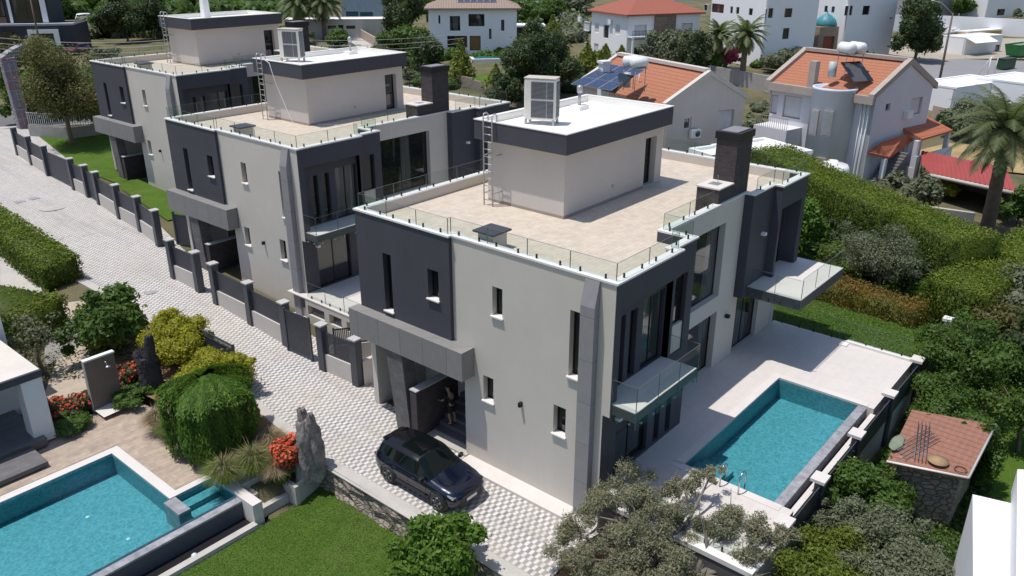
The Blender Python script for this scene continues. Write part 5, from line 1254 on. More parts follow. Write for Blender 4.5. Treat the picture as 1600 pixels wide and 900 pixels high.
sculpt('standing_rock', 'tall twisted grey driftwood rock behind the red shrub', 'rock', gzl(488, 742, -.25), [([(0, 0, -.1), (.05, 0, .9), (0, .05, 1.8), (-.05, .1, 2.55)], [.5, .46, .42, .26]), ([(0, 0, 1.9), (-.04, .16, 2.5), (-.05, .22, 2.95)], [.3, .2, .13]), ([(.0, -.1, 1.7), (.05, -.2, 2.5), (.05, -.2, 2.85)], [.3, .17, .1]), ([(.1, -.25, .0), (.12, -.32, 1.2), (.1, -.3, 2.0)], [.3, .28, .14])], RK, 5)
sculpt('rock', 'low grey boulder at the left foot of the tall rock', 'rock', gzl(466, 716, -.25), [([(0, 0, -.1), (0, .1, .5), (0, .1, .95)], [.42, .4, .14])], RK, 8)

# old olive tree in front of the pool terrace
def olive_old():
    b0 = Vector((19.0, 9.3, -.6)); o = thing('olive_tree', 'old gnarled olive tree with a wide open crown in front of the retaining wall', 'tree', b0)
    tr_ = MB(); rg = np.random.default_rng(77)
    tr_.tube([(0, 0, -.2), (.05, .15, .6), (-.1, .35, 1.2), (.0, .6, 1.75)], [.42, .32, .27, .22], 10); tr_.tube([(.05, .1, .3), (.35, -.3, .9), (.3, -.8, 1.3)], [.24, .2, .15], 8)
    C_ = [(-1.0, -.9, 1.5, .9), (-2.0, -.2, 1.1, .9), (.1, -2.0, 1.5, .8), (-2.6, 2.0, 1.0, .7), (.3, 3.1, 2.6, .7), (-1.2, 3.4, 1.8, .7), (1.4, .2, 2.6, .7), (1.0, 2.55, 2.9, .95), (.2, 1.75, 3.05, 1.0), (-.6, 2.5, 2.6, .95), (-1.5, 1.5, 2.3, 1.0), (-.4, .5, 2.9, .95), (.6, .9, 3.0, .9), (-1.7, .2, 1.9, 1.0), (-.7, -.3, 2.4, .9), (1.7, 1.6, 3.0, .7), (2.7, .9, 3.1, .62), (3.3, .4, 3.3, .5), (1.2, -.5, 2.6, .75),
          (2.2, -1.0, 2.8, .8), (1.4, -1.9, 2.3, .75), (.6, -2.7, 1.9, .65), (2.6, -2.0, 2.5, .7), (-2.4, 1.0, 1.2, .8), (-.3, -1.2, 1.7, .75), (3.1, -2.4, 2.4, .5), (-1.4, 2.8, 1.7, .8), (-2.2, 2.2, 1.3, .7)]
    blobs = []
    for (x, y, z, r_) in C_:
        x *= .95; y *= 1.02; z *= .92
        for k in range(7):
            d = rg.normal(size=3); d /= np.linalg.norm(d); q = rg.uniform(.3, 1.1); kk = rg.uniform(.30, .5); blobs.append((x + d[0] * r_ * q, y + d[1] * r_ * q, z + d[2] * r_ * q * .6, r_ * kk, r_ * kk, r_ * kk * .8))
        s = Vector((0, .5, 1.6)) if y > -.4 else Vector((.3, -.7, 1.25)); e = Vector((x, y, z)); k1 = s.lerp(e, .4) + Vector((rg.normal() * .15, rg.normal() * .15, -.1)); k2 = s.lerp(e, .75) + Vector((rg.normal() * .12, rg.normal() * .12, .1))
        tr_.tube([s, k1, k2, e], [.11, .075, .045, .018], 6)
        for q in range(4):
            f = e + Vector(rg.normal(size=3)) * r_ * .5; tr_.tube([k2, k2.lerp(f, .5) + Vector((0, 0, .08)), f], [.025, .016, .006], 4, False)
    tr_.build('trunk', WOODG, o)
    P, Nn, T = clusters(blobs, 430, spread=.9, shell=.05, up=.3)
    leaf_mesh('crown', P, Nn, .046, T, leafmat('leaf_olive_old', (.195, .195, .12), (.41, .39, .27), .4), parent=o, aspect=2.1)
olive_old()
# soil patch at the end of the driveway
sheet('soil_bank', [(16.4, 8.0), (19.6, 8.0), (19.6, 12.65), (19.0, 12.6), (17.2, 12.45), (16.3, 12.4)], EARTH, 0, lambda x, y: -.06 - max(0, 12.3 - y) * .13)
tussock('grass_clump', 'small green weed on the bare soil at the end of the driveway', gzl(883, 888, -.1), .3, .25, 90, 'grassy', group=None)

# ---------------- right-hand gardens
BR = leafmat('leaf_lime', (.06, .095, .015), (.17, .20, .03), .4)
LV['lime'] = BR = leafmat('leaf_lime2', (.09, .14, .018), (.26, .30, .045), .45)
for i, (x, y, r_, h, kd, lab) in enumerate(((21.0, 5.4, 1.7, 3.0, 'lime', 'lime green bush at the bottom edge below the pool terrace corner'), (21.3, 4.2, 1.6, 2.7, 'lime', 'second lime green bush farther right along the bottom edge'), (23.0, 5.6, 1.35, 2.6, 'lime', 'lime green bush against the white boundary wall'),
                                             (22.9, 4.0, 1.7, 2.9, 'olive', 'grey green olive bush between the lime bushes and the white roof'), (24.6, 4.5, 1.7, 3.0, 'olive', 'broad grey green olive bush below the stone shed'), (23.6, 3.0, 1.4, 2.8, 'olive', 'grey green olive bush touching the white roof'), (24.7, 5.9, 1.0, 2.6, 'olive', 'narrow grey green olive bush next to the wall'), (19.9, 4.6, 1.5, 2.2, 'lime', 'lowest lime green bush cut by the bottom edge'), (21.5, 2.9, 1.5, 2.6, 'olive', 'grey green olive bush cut by the bottom edge beside the white roof'), (25.6, 3.4, 1.0, 2.0, 'green', 'dark green shrub at the foot of the stone shed wall'), (19.4, 6.2, 1.2, 1.9, 'dark', 'dark shaded shrub below the terrace corner'))):
    shrub('bush', lab, (x, y, -.9), r_, h, kd, leaf=.075, dens=260, nl=18, seed=52 + i, size=(.22, .42), corek=.6)
shrub('lemon_tree', 'glossy dark green citrus tree with pale fruits between the wall and the shed', (27.0, 5.7, -.9), 1.5, 2.8, 'green', leaf=.12, dens=170, nl=18, seed=66, cat='tree', size=(.32, .5), flowers=(leafmat('blossom_pale', (.6, .62, .3), (.75, .75, .5)), 40, .1))
shrub('bush', 'sprawling green shrub beside the last pillar of the boundary wall', (35.6, 5.2, -.9), 1.9, 2.6, 'green', leaf=.09, dens=190, nl=22, seed=67, size=(.22, .42))
tree('acacia_tree', 'feathery dark tree with bare branches right of the terrace corner', (38.6, 5.4, -.9), 4.4, 2.1, 'green', leaf=.11, dens=60, nl=30, seed=68, trunk_frac=.25, corek=.45)
tree('acacia_tree', 'low spreading green tree beside the pale pillar lamp', (40.4, 6.0, -.6), 3.5, 1.8, 'green', leaf=.11, dens=62, nl=26, seed=69, trunk_frac=.25, corek=.45)
tree('olive_tree', 'dark grey olive tree on the right edge below the bright hedge', (47.3, 4.2, -.5), 5.0, 2.4, 'olive', leaf=.17, dens=44, nl=14, seed=70, trunk_frac=.2)
tree('olive_tree', 'dark shaded olive tree right of the terrace corner at the right edge', (42.6, 3.0, -.8), 4.2, 2.2, 'dark', leaf=.16, dens=40, nl=12, seed=71, trunk_frac=.2)
tree('pine_tree', 'dark shaded tree between the red hedge and the olive trees', (43.8, 5.6, -.5), 3.6, 1.5, 'brown', leaf=.15, dens=40, nl=10, seed=72, trunk_frac=.2)
sheet('right_lawn', [(27, -3), (27, 2.9), (33, 2.9), (36, 4.6), (44, 3.5), (52, -2), (50, -12), (30, -12)], LAWN, 0, lambda x, y: -.86)
sheet('bare_patch', [(30.2, 1.0), (32.2, 1.3), (32.8, .4), (31, -.3), (29.6, .3)], M('sand_patch', (.42, .33, .22), .9, .1), 0, lambda x, y: -.84)
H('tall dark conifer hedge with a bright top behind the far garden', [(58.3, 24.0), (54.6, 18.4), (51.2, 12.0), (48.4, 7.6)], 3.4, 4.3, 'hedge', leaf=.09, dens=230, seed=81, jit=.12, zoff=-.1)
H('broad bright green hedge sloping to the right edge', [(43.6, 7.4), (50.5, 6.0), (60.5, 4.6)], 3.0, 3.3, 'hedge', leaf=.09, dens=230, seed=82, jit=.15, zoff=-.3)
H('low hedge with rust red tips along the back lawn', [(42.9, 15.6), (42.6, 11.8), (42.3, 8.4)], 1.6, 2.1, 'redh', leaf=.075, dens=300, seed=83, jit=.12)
tree('flowering_tree', 'bright green tree with white blossoms just behind the front villa corner', (47.8, 16.9, .5), 4.7, 1.5, 'bright', leaf=.17, dens=60, nl=15, seed=84, trunk_frac=.1, zf=1.1, flowers=(leafmat('blossom_white', (.7, .7, .62), (.8, .8, .75)), 70), corek=.6)
shrub('bush', 'green shrub between the blossoming tree and the grey olive', (47.2, 14.6, .3), 1.4, 2.4, 'hedge', leaf=.14, dens=80, nl=10, seed=85)
tree('olive_tree', 'sparse grey olive tree in the middle of the far garden', (45.4, 11.4, .3), 4.6, 1.9, 'olive', leaf=.075, dens=120, nl=30, seed=86, trunk_frac=.28, corek=0, bark=WOODG)
tree('fig_tree', 'fresh green fig tree right of the plastic sheeting', (46.0, 8.9, .1), 2.6, 1.1, 'bright', leaf=.22, dens=34, nl=9, seed=87, trunk_frac=.1)
# crumpled plastic sheeting
def sheeting(label, pts, base):
    o = thing('plastic_sheet', label, 'plastic sheeting', base, 0, 'plastic sheets hung in the far garden'); vs, fs = [], []; n = 14
    for i in range(n + 1):
        for j in range(n + 1):
            a, b_ = i / n, j / n; p = (Vector(pts[0]) * (1 - a) + Vector(pts[1]) * a) * (1 - b_) + (Vector(pts[3]) * (1 - a) + Vector(pts[2]) * a) * b_
            w_ = .16 * math.sin(a * 17 + b_ * 3) + .09 * math.sin(a * 31 + b_ * 9); vs.append((p.x + w_ * .6 - base[0], p.y + w_ * .8 - base[1], p.z + .05 * math.sin(b_ * 12 + a * 7) - base[2]))
    for i in range(n):
        for j in range(n): k = i * (n + 1) + j; fs.append((k, k + 1, k + n + 2, k + n + 1))
    m = MB(); m.add(vs, fs, True); m.build('sheet', M('plastic_film', (.42, .44, .46), .3, .1, 1, 8, .4), o)
    for q in (pts[2], pts[3]): MB(base).cyl((q[0], q[1], q[2] - 2.0), q, .04, n=6).build('pole', WOODL, o)
g3 = lambda u, v, z: tuple(gz(u, v, z))
sheeting('grey plastic sheet hung left of the grey olive tree', [g3(1283, 412, .5), g3(1326, 420, .5), g3(1318, 380, 1.9), g3(1302, 371, 2.2)], g3(1300, 418, .4))
sheeting('long sagging grey plastic sheet right of the grey olive trunk', [g3(1368, 430, .5), g3(1445, 442, .5), g3(1442, 398, 1.7), g3(1368, 402, 1.5)], g3(1400, 440, .4))
p = gz(1420, 452, .35); sheet('red_soil', [(p.x - 1.2, p.y - .6), (p.x + .8, p.y - .9), (p.x + 1.2, p.y + .5), (p.x - .4, p.y + .8)], M('red_earth', (.42, .19, .10), .95, .1), 0, lambda x, y: .32)
for i, (x, y, r_, h, lab) in enumerate(((51.4, 17.6, 1.5, 3.2, 'first dark laurel against the shaded side of the tall hedge'), (50.2, 15.0, 1.5, 3.0, 'second dark laurel against the tall hedge behind the grey olive'), (48.9, 12.4, 1.4, 3.1, 'third dark laurel against the tall hedge'), (47.6, 9.8, 1.4, 3.0, 'last dark laurel at the right end of the tall hedge'))):
    shrub('laurel', lab, (x, y, .3), r_, h, 'dark', leaf=.12, dens=120, nl=16, seed=150 + i, size=(.3, .5), group='dark laurels along the tall hedge')
# pillar lamp, dish and bags near the lawn corner
q = Vector((41.6, 7.0, .2)); o = thing('pillar_lamp', 'short white pillar lamp at the corner of the back lawn', 'lamp', q); MB().cyl((0, 0, 0), (0, 0, 1.9), .14, .12, 12).build('post', WHITEP, o); MB().box(-.22, -.22, 1.9, .22, .22, 2.05).build('cap', WHITEP, o)
q = Vector((42.3, 7.35, .4)); o = thing('satellite_dish', 'blue grey satellite dish lying beside the pillar lamp', 'satellite dish', q); m = MB()
for i in range(6): pass
m.lathe((0, 0, 0), [(.02, .0), (.2, .03), (.38, .12), (.5, .25), (.49, .26), (.2, .05)], 20); dsh = m.build('dish', M('dish_blue', (.3, .38, .45), .4), o); dsh.rotation_euler = (R(35), R(-30), 0); dsh.location = (0, 0, .5); MB().cyl((0, 0, 0), (0, 0, .5), .03, n=6).build('stand', GALV, o)
for i, (x, y) in enumerate(((41.9, 6.5), (41.75, 7.5))): tag(MB((x, y, .3)).blob((x, y, .45), (.3, .25, .22), 8, .2, 2, i).build('sack', WHITEP, loc=(x, y, .3)), ('white sack right of the pillar lamp', 'white sack left of the pillar lamp')[i], 'sack', 'white sacks at the lawn corner')

# tiled stone shed
o = thing('stone_shed', 'rubble stone shed with a weathered red tiled roof beside the boundary wall', 'shed', (28, 3, -.9)); Q = (28, 3, -.9)
c4 = [gz(1425, 640, 2.0), gz(1556, 664, 2.05), gz(1513, 748, 1.75), gz(1385, 722, 1.7)]
m = MB(Q); up = [(p.x, p.y, p.z) for p in c4]; m.add([(a, b_, c - .1) for a, b_, c in up] + up, [(3, 2, 1, 0), (4, 5, 6, 7)] + [(i, (i + 1) % 4, 4 + (i + 1) % 4, 4 + i) for i in range(4)]); m.build('roof', rooftile('shed_tile', (.34, .155, .105), (.25, .13, .095), 1, .25, .33), o)
cc = sum((Vector(p) for p in up), Vector()) / 4
ins = [Vector(p).lerp(cc, .22) for p in up]
m = MB(Q); m.prism([(p.x, p.y) for p in ins], -1.0, 1.75); m.build('wall', STONEW, o)
def edgebar(a, b_, mt, nm, r_=.05): MB(Q).tube([Vector(a) + Vector((0, 0, .03)), Vector(b_) + Vector((0, 0, .03))], r_, 4).build(nm, mt, o)
edgebar(up[3], up[2], COPE, 'verge'); edgebar(up[1], up[2], CAPM, 'verge')
def onroof(s, t, dz=.0): a = Vector(up[3]).lerp(Vector(up[2]), s); b_ = Vector(up[0]).lerp(Vector(up[1]), s); return a.lerp(b_, t) + Vector((0, 0, dz))
for i in range(9):
    a, b_ = (onroof(.02 + .045 * i, .22 - .035 * i, .1), onroof(.30 + .045 * i, .66 - .035 * i, .12)) if i < 5 else (onroof(.15 + .045 * (i - 5), .74, .17), onroof(.31 + .045 * (i - 5), .08, .17))
    tag(MB(a).tube([a, b_], .016, 5).build('metal_tube', M('old_steel', (.2, .19, .2), .5, .1, 3, 20, 0, .6), loc=a), 'grey metal tube in the crossed heap on the shed roof', 'metal tube', 'crossed grey tubes on the shed roof')
a = onroof(.58, .15, .12); hat = MB(a).lathe(a, [(.36, -.02), (.37, 0), (.17, .02), (.14, .06), (.02, .07)], 18).build('lid', M('cork', (.38, .25, .14), .9), loc=a); tag(hat, 'round brown lid lying near the front edge of the shed roof', 'lid')
a = onroof(.87, .1, .03); tag(MB(a).tube([a + Vector((math.cos(t * .4) * .2, math.sin(t * .4) * .2, .03)) for t in range(17)], .02, 5, False).build('hoop', M('rust', (.2, .08, .05), .8), loc=a), 'thin rusty hoop in the front corner of the shed roof', 'hoop')
a = onroof(.02, .32, .1); tag(MB(a).blob(a, (.62, .22, .06), 9, .1, 2, 4).build('cover_sheet', M('tarp_green', (.2, .24, .17), .8, .1), loc=a), 'green tarpaulin bundle on the left edge of the shed roof', 'tarpaulin')
# white roof in the bottom right corner
o = thing('white_building', 'white flat-roofed building with parapets in the bottom right corner', 'house', (22, 0, -.9)); Q = (22, 0, -.9)
WR = M('white_wall', (.80, .80, .82), .6, .02)
MB(Q).hull([(17.0, -6, -1), (17.0, .75, -1), (24.3, 2.4, -1), (26.6, -6, -1), (17.0, -6, 3.9), (17.0, .75, 3.9), (24.3, 2.4, 3.9), (26.6, -6, 3.9)], [(0, 1, 2, 3), (7, 6, 5, 4), (0, 4, 5, 1), (1, 5, 6, 2), (2, 6, 7, 3), (3, 7, 4, 0)]).build('wall', WR, o)
MB(Q).hull([(17, -5, 3.9), (17, .1, 3.9), (25.2, 1.55, 3.9), (25.6, 1.0, 3.9), (25.6, -5, 3.9), (17, -5, 4.7), (17, .1, 4.7), (25.2, 1.55, 4.7), (25.6, 1.0, 4.7), (25.6, -5, 4.7)],
           [(0, 5, 6, 1), (1, 6, 7, 2), (2, 7, 8, 3), (3, 8, 9, 4), (4, 9, 5, 0), (5, 9, 8, 7, 6)]).build('raised_roof', WR, o)

def cover(name, label, poly, kind, n, leaf, h, zf):
    """low tangled growth over a patch of ground"""
    x0, x1 = min(p[0] for p in poly), max(p[0] for p in poly); y0, y1 = min(p[1] for p in poly), max(p[1] for p in poly)
    P = rng.uniform((x0, y0), (x1, y1), (n * 3, 2)); P = np.array([p for p in P if inpoly(p[0], p[1], poly)][:n])
    hh = h * (.3 + .7 * (np.sin(P[:, 0] * 2.1) * np.sin(P[:, 1] * 2.7) * .5 + .5)) * rng.uniform(.1, 1, len(P)); c = np.column_stack([P, np.array([zf(x, y) for x, y in P]) + hh])
    Nn = rng.normal(0, .6, (len(P), 3)) + [0, 0, .7]; Nn /= np.linalg.norm(Nn, axis=1, keepdims=True)
    tag(leaf_mesh(name, c, Nn, leaf, rng.uniform(0, 1, len(P)), LV[kind]), label, 'ground cover', None, 'stuff')
GH = lambda x, y: ground_h(x, y)
cover('undergrowth', 'tangled green ground cover of the far garden', [(41.8, 7.2), (42.2, 16), (41.5, 22), (54, 21), (50, 9)], 'green', 26000, .16, .9, GH)
cover('undergrowth', 'tangled green ground cover below the boundary wall', [(17.2, 1.5), (17.2, 6.8), (44, 6.8), (50, 4), (50, -3), (44, -3), (41, 4.5), (33, 4.3), (33, 2.6), (26, 2.6)], 'green', 36000, .13, .5, GH)
cover('undergrowth', 'leafy ground cover between the shrubs of the near garden', [(13.4, 29), (14.2, 26.6), (16.1, 26.8), (17.2, 36), (17.2, 44), (13, 44), (10.3, 41), (13.8, 35.5)], 'olive', 9000, .09, .25, GH)

for i, (u, v, z, r_, lab) in enumerate(((1440, 650, 1.2, .8, 'green creeper spilling over the back left edge of the shed roof'), (1490, 655, 1.2, .8, 'green creeper spilling over the back of the shed roof'), (1540, 668, 1.0, .9, 'green creeper at the back right corner of the shed roof'))):
    p = gz(u, v, 2.1); shrub('creeper', lab, (p.x + .5, p.y, -.9), r_, 3.2, 'green', leaf=.085, dens=170, nl=16, seed=130 + i, size=(.25, .45), corek=.6)
tree('garden_tree', 'open leafy tree beyond the shed on the right lawn', (36.5, 2.4, -.9), 3.6, 1.7, 'green', leaf=.11, dens=50, nl=22, seed=140, trunk_frac=.25, corek=.4)
# ================================================================== BACKGROUND BUILDINGS
TILER = rooftile('tile_orange', (.47, .18, .095), (.35, .145, .085), 1, .3, .38)
TILE2 = rooftile('tile_red', (.40, .12, .075), (.30, .10, .07), 1, .32, .4)
TILE3 = rooftile('tile_brown', (.36, .26, .21), (.28, .21, .18), 1, .32, .4)
WGREY = M('render_warm_grey', (.66, .66, .69), .85, .03, .4, 8, .05)
WB = M('render_bright', (.86, .86, .88), .8, .02, .3, 8, .05)
TRIM = M('trim_beige', (.42, .36, .32), .8)
class House:
    def __init__(s, name, label, corner, z, r, cat='house', group=None):
        s.c = Vector((corner[0], corner[1], z)); s.r = r; s.o = thing(name, label, cat, s.c, r, group); s.M = Matrix.Rotation(-r, 3, 'Z'); s.h = {'x': [], 'y': []}
    def loc(s, p): return s.M @ (Vector(p) - s.c)
    def px(s, face, u, v, k=0.):
        """point of the photo on the house's x=k or y=k plane -> (coordinate along the wall, height)"""
        d = s.M @ ray(u, v); c = s.M @ (CP - s.c); i = 0 if face == 'x' else 1; t = (k - c[i]) / d[i]; q = c + d * t
        return (q[1 - i], q.z)
    def win(s, face, u0, v0, u1, v1, k=0., inset=.15, **kw):
        um, vm = (u0 + u1) / 2, (v0 + v1) / 2
        a, _ = s.px(face, u0, vm, k); b, _ = s.px(face, u1, vm, k); _, z0 = s.px(face, um, v1, k); _, z1 = s.px(face, um, v0, k)
        a, b = min(a, b), max(a, b); z0, z1 = min(z0, z1), max(z0, z1)
        s.h[face].append((a, b, z0, z1)); kw.setdefault('fw', .09)
        window(s.o, face, k, a, b, z0, z1, inset, off=(0, 0, 0), **kw); return (a, b, z0, z1)
    def walls(s, W, D, h, mat, hx=None, t=.3, z0=-1.0):
        m = MB(); m.wall('y', 0, 0, W, z0, h, s.h['y'], t); m.wall('x', 0, .001, D, z0, h, s.h['x'], t); m.box(t + .01, D - t, z0, W - .001, D - .001, h - .002); m.box(W - t, t + .01, z0, W - .002, D - t - .01, h - .003)
        m.box(t, t, h - .3, W - t, D - t, h - .01); s.wall = m.build('wall', mat, s.o); return s.wall
def hiproof(par, x0, y0, x1, y1, z, hh, ov, mat, eave=True):
    """four-slope roof with a soffit board"""
    a, b, c, d = x0 - ov, y0 - ov, x1 + ov, y1 + ov; w_, l_ = c - a, d - b; k = min(w_, l_) / 2
    r1, r2 = ((a + k, (b + d) / 2), (c - k, (b + d) / 2)) if w_ > l_ else (((a + c) / 2, b + k), ((a + c) / 2, d - k))
    V_ = [(a, b, z), (c, b, z), (c, d, z), (a, d, z), (*r1, z + hh), (*r2, z + hh)]
    F_ = [(0, 1, 5, 4), (1, 2, 5), (2, 3, 4, 5), (3, 0, 4)] if w_ > l_ else [(0, 1, 4), (1, 2, 5, 4), (2, 3, 5), (3, 0, 4, 5)]
    m = MB(); m.add(V_, F_); m.box(a, b, z - .22, c, d, z - .003); return m.build('roof', mat, par)
# --- house with solar panels behind the front villa
zb = 1.8; C0 = gz(1044, 162, 7.3)
h = House('gabled_house', 'cream gabled house with solar panels on its orange roof behind the front villa', (C0.x, C0.y), zb, R(-22))
h.win('y', 1069, 184, 1080, 202, fm=WHITEP); h.win('y', 1122, 172, 1146, 205, mat=M('shutter_white', (.62, .62, .64), .5), fm=TRIM)
W_, D_, e, rd = 8.2, 13.0, 5.5, 7.7
h.walls(W_, D_, e, CREAM)
m = MB(); m.add([(0, 0, e), (W_, 0, e), (W_ / 2, 0, rd - .15), (0, .3, e), (W_, .3, e), (W_ / 2, .3, rd - .15)], [(0, 1, 2), (5, 4, 3), (0, 3, 4, 1), (1, 4, 5, 2), (2, 5, 3, 0)]); m.build('gable', CREAM, h.o)
def gable_roof(h, W_, D_, e, rd, mat, vm, lip=.28, ov=.25):
    k = (rd - e) / (W_ / 2)
    for sg in (0, 1):
        xa, xb = (-ov, W_ / 2) if sg == 0 else (W_ / 2, W_ + ov); za, zb_ = (e - k * ov, rd) if sg == 0 else (rd, e - k * ov)
        m = MB(); m.add([(xa, .3, za), (xb, .3, zb_), (xb, D_, zb_), (xa, D_, za), (xa, .3, za - .18), (xb, .3, zb_ - .18), (xb, D_, zb_ - .18), (xa, D_, za - .18)], [(0, 1, 2, 3), (7, 6, 5, 4), (0, 4, 5, 1), (1, 5, 6, 2), (2, 6, 7, 3), (3, 7, 4, 0)]); m.build('roof', mat, h.o)
    for y0 in (-.12, D_ - .1):
        m = MB(); m.add([(-ov - .1, y0, e - k * ov - .2), (W_ / 2, y0, rd - .2), (W_ + ov + .1, y0, e - k * ov - .2), (-ov - .1, y0, e - k * ov + lip), (W_ / 2, y0, rd + lip), (W_ + ov + .1, y0, e - k * ov + lip)] + [(-ov - .1, y0 + .45, e - k * ov - .2), (W_ / 2, y0 + .45, rd - .2), (W_ + ov + .1, y0 + .45, e - k * ov - .2), (-ov - .1, y0 + .45, e - k * ov + lip), (W_ / 2, y0 + .45, rd + lip), (W_ + ov + .1, y0 + .45, e - k * ov + lip)],
               [(0, 1, 4, 3), (1, 2, 5, 4), (7, 6, 9, 10), (8, 7, 10, 11), (3, 4, 10, 9), (4, 5, 11, 10), (0, 6, 7, 1), (1, 7, 8, 2), (0, 3, 9, 6), (2, 8, 11, 5)]); m.build('verge', vm, h.o)
    MB().box(W_ / 2 - .3, .3, rd + .02, W_ / 2 + .3, D_, rd + .3).build('ridge', vm, h.o)
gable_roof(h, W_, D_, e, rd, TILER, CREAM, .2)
m = MB(); m.box(2.35, -.5, 2.5, 3.3, -.14, 3.2); ac = m.build('wall_unit', WHITEP, h.o); MB().cyl((2.95, -.505, 2.85), (2.95, -.51, 2.85), .26, n=14).build('fan_guard', M('coil_dark', (.06, .065, .075)), ac)
def solar(par, o_, ux, uy, nx, ny, sx, sy):
    """a rack of panels from corner o_ along ux, uy"""
    o_, ux, uy = Vector(o_), Vector(ux).normalized(), Vector(uy).normalized(); n = ux.cross(uy).normalized()
    cell = brickmat('solar_cell', (.025, .045, .12), (.03, .055, .14), (.25, .28, .33), .16, .16, .006, .15, 0, 'xy', 0, .2)
    for i in range(nx):
        for j in range(ny):
            a = o_ + ux * (i * (sx + .04)) + uy * (j * (sy + .04)); q = [a, a + ux * sx, a + ux * sx + uy * sy, a + uy * sy]
            m = MB(); m.add([tuple(p - n * .05) for p in q] + [tuple(p) for p in q], [(3, 2, 1, 0), (4, 5, 6, 7)] + [(k, (k + 1) % 4, 4 + (k + 1) % 4, 4 + k) for k in range(4)]); fr = m.build('solar_panel', M('panel_frame', (.5, .52, .56), .4, .02, 2, 9, 0, .6), par)
            ins_ = [a + ux * .05 + uy * .05, a + ux * (sx - .05) + uy * .05, a + ux * (sx - .05) + uy * (sy - .05), a + ux * .05 + uy * (sy - .05)]; MB().add([tuple(p + n * .012) for p in ins_], [(0, 1, 2, 3)]).build('cells', cell, fr)
A_ = h.loc(gz(892, 131, 9.0)); B_ = h.loc(gz(935, 138, 8.6)); C_ = h.loc(gz(950, 99, 9.9))
solar(h.o, A_, B_ - A_, C_ - A_, 3, 3, (B_ - A_).length / 2 - .05, (C_ - A_).length / 3 - .05)
MB().cyl((-.2, 8.3, 5.0), (-.2, 8.3, 7.0), .05, n=6).cyl((1.4, 6.0, 5.5), (1.4, 6.0, 7.4), .05, n=6).build('rack_post', WHITEP, h.o)
p = h.loc(gz(942, 150, 7.4)); ch = MB().box(p.x - .35, p.y - .35, 4.8, p.x + .35, p.y + .35, 8.3).build('chimney', WHITEP, h.o); MB().box(p.x - .45, p.y - .45, 8.3, p.x + .45, p.y + .45, 8.5).build('cap', WHITEP, ch)
def tank(loc, rz, label, group, n=2):
    """white water tanks on a frame with a tilted collector"""
    o = thing('water_tank', label, 'water tank', loc, rz, group)
    for i in range(n):
        c = (0, -.7 + i * 1.0, 2.35); MB().tube([(c[0] - .75, c[1], c[2]), (c[0] - .62, c[1], c[2]), (c[0] + .62, c[1], c[2]), (c[0] + .75, c[1], c[2])], [.2, .46, .46, .2], 18).build('tank', WHITEP, o)
    m = MB()
    for x in (-.5, .5):
        for y in (-1.0, .6): m.cyl((x, y, 0), (x, y, 1.95), .03, n=6)
    m.box(-.6, -1.2, 1.9, .6, .8, 1.95); m.build('stand', GALV, o)
    MB().cyl((.3, 1.2, .1), (.3, 1.2, 1.3), .3, n=14).build('cylinder', M('galv_pale', (.5, .54, .56), .5), o)
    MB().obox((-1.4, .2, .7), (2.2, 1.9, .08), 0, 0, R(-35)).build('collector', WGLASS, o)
    return o
p = gz(988, 138, 8.2); tank((p.x, p.y, 8.0), R(-22), 'white water tanks on a frame above the orange roof with solar panels', 'white rooftop water tanks')
# --- house with the round stair tower
C0 = gz(1370, 148, 8.45); zb = 1.2
h = House('towered_house', 'grey rendered house with a round stair tower and an orange tiled roof', (C0.x, C0.y), zb, R(-12))
W_, D_, e, rd = 8.9, 9.5, 7.25, 9.4
h.win('y', 1423, 153, 1440, 179, fm=TRIM, mat=M('shutter_white', (.62, .62, .64), .5)); h.win('y', 1384, 162, 1391, 173, fm=TRIM)
h.win('x', 1223, 150, 1252, 185, fm=TRIM, mat=MATS['shutter_white'], mull=()); h.win('x', 1203, 148, 1215, 178, fm=TRIM, mat=MATS['shutter_white'])
h.walls(W_, D_, e, WGREY)
m = MB(); m.add([(0, 0, e), (W_, 0, e), (W_ / 2, 0, rd - .15), (0, .3, e), (W_, .3, e), (W_ / 2, .3, rd - .15)], [(0, 1, 2), (5, 4, 3), (0, 3, 4, 1), (1, 4, 5, 2), (2, 5, 3, 0)]); m.build('gable', WGREY, h.o)
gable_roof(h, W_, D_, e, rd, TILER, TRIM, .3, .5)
MB().box(-.62, -.1, e - .75, -.3, D_, e - .12).build('gutter_band', TRIM, h.o)
ty = h.px('x', 1295, 205, -.5)[0]
tw = MB().lathe((-.5, ty, 0), [(1.7, -1.5), (1.7, 7.3), (1.75, 7.32), (1.75, 7.5), (1.55, 7.5), (1.55, 7.2), (.1, 7.2)], 28).build('stair_tower', M('tower_grey', (.60, .65, .74), .85, .03, .4, 8, .05), h.o)
for (u0, u1, v0, v1) in ((1267, 1277, 175, 208), (1284, 1300, 177, 210), (1254, 1266, 245, 262), (1272, 1290, 249, 266)):
    d = ray((u0 + u1) / 2, (v0 + v1) / 2); d = h.M @ d; c = h.M @ (CP - h.c); cx_, cy_ = c.x + .5, c.y - ty; aa = d.x ** 2 + d.y ** 2; bb = cx_ * d.x + cy_ * d.y; cc_ = cx_ ** 2 + cy_ ** 2 - 1.72 ** 2
    disc = bb * bb - aa * cc_
    if disc > 0:
        t = (-bb - math.sqrt(disc)) / aa; q = c + d * t; an = math.atan2(q.y - ty, q.x + .5); hh = (v1 - v0) / (ppm(h.c)) * 1.05; ww = .55
        f = MB().obox((q.x, q.y, q.z), (.10, ww + .22, hh + .22), an).build('window', TRIM, h.o); MB().obox((q.x + math.cos(an) * .055, q.y + math.sin(an) * .055, q.z), (.02, ww, hh), an).build('pane', M('curtained_glass', (.35, .37, .4), .2, .1, 3, 9), f)
bz_ = 3.7
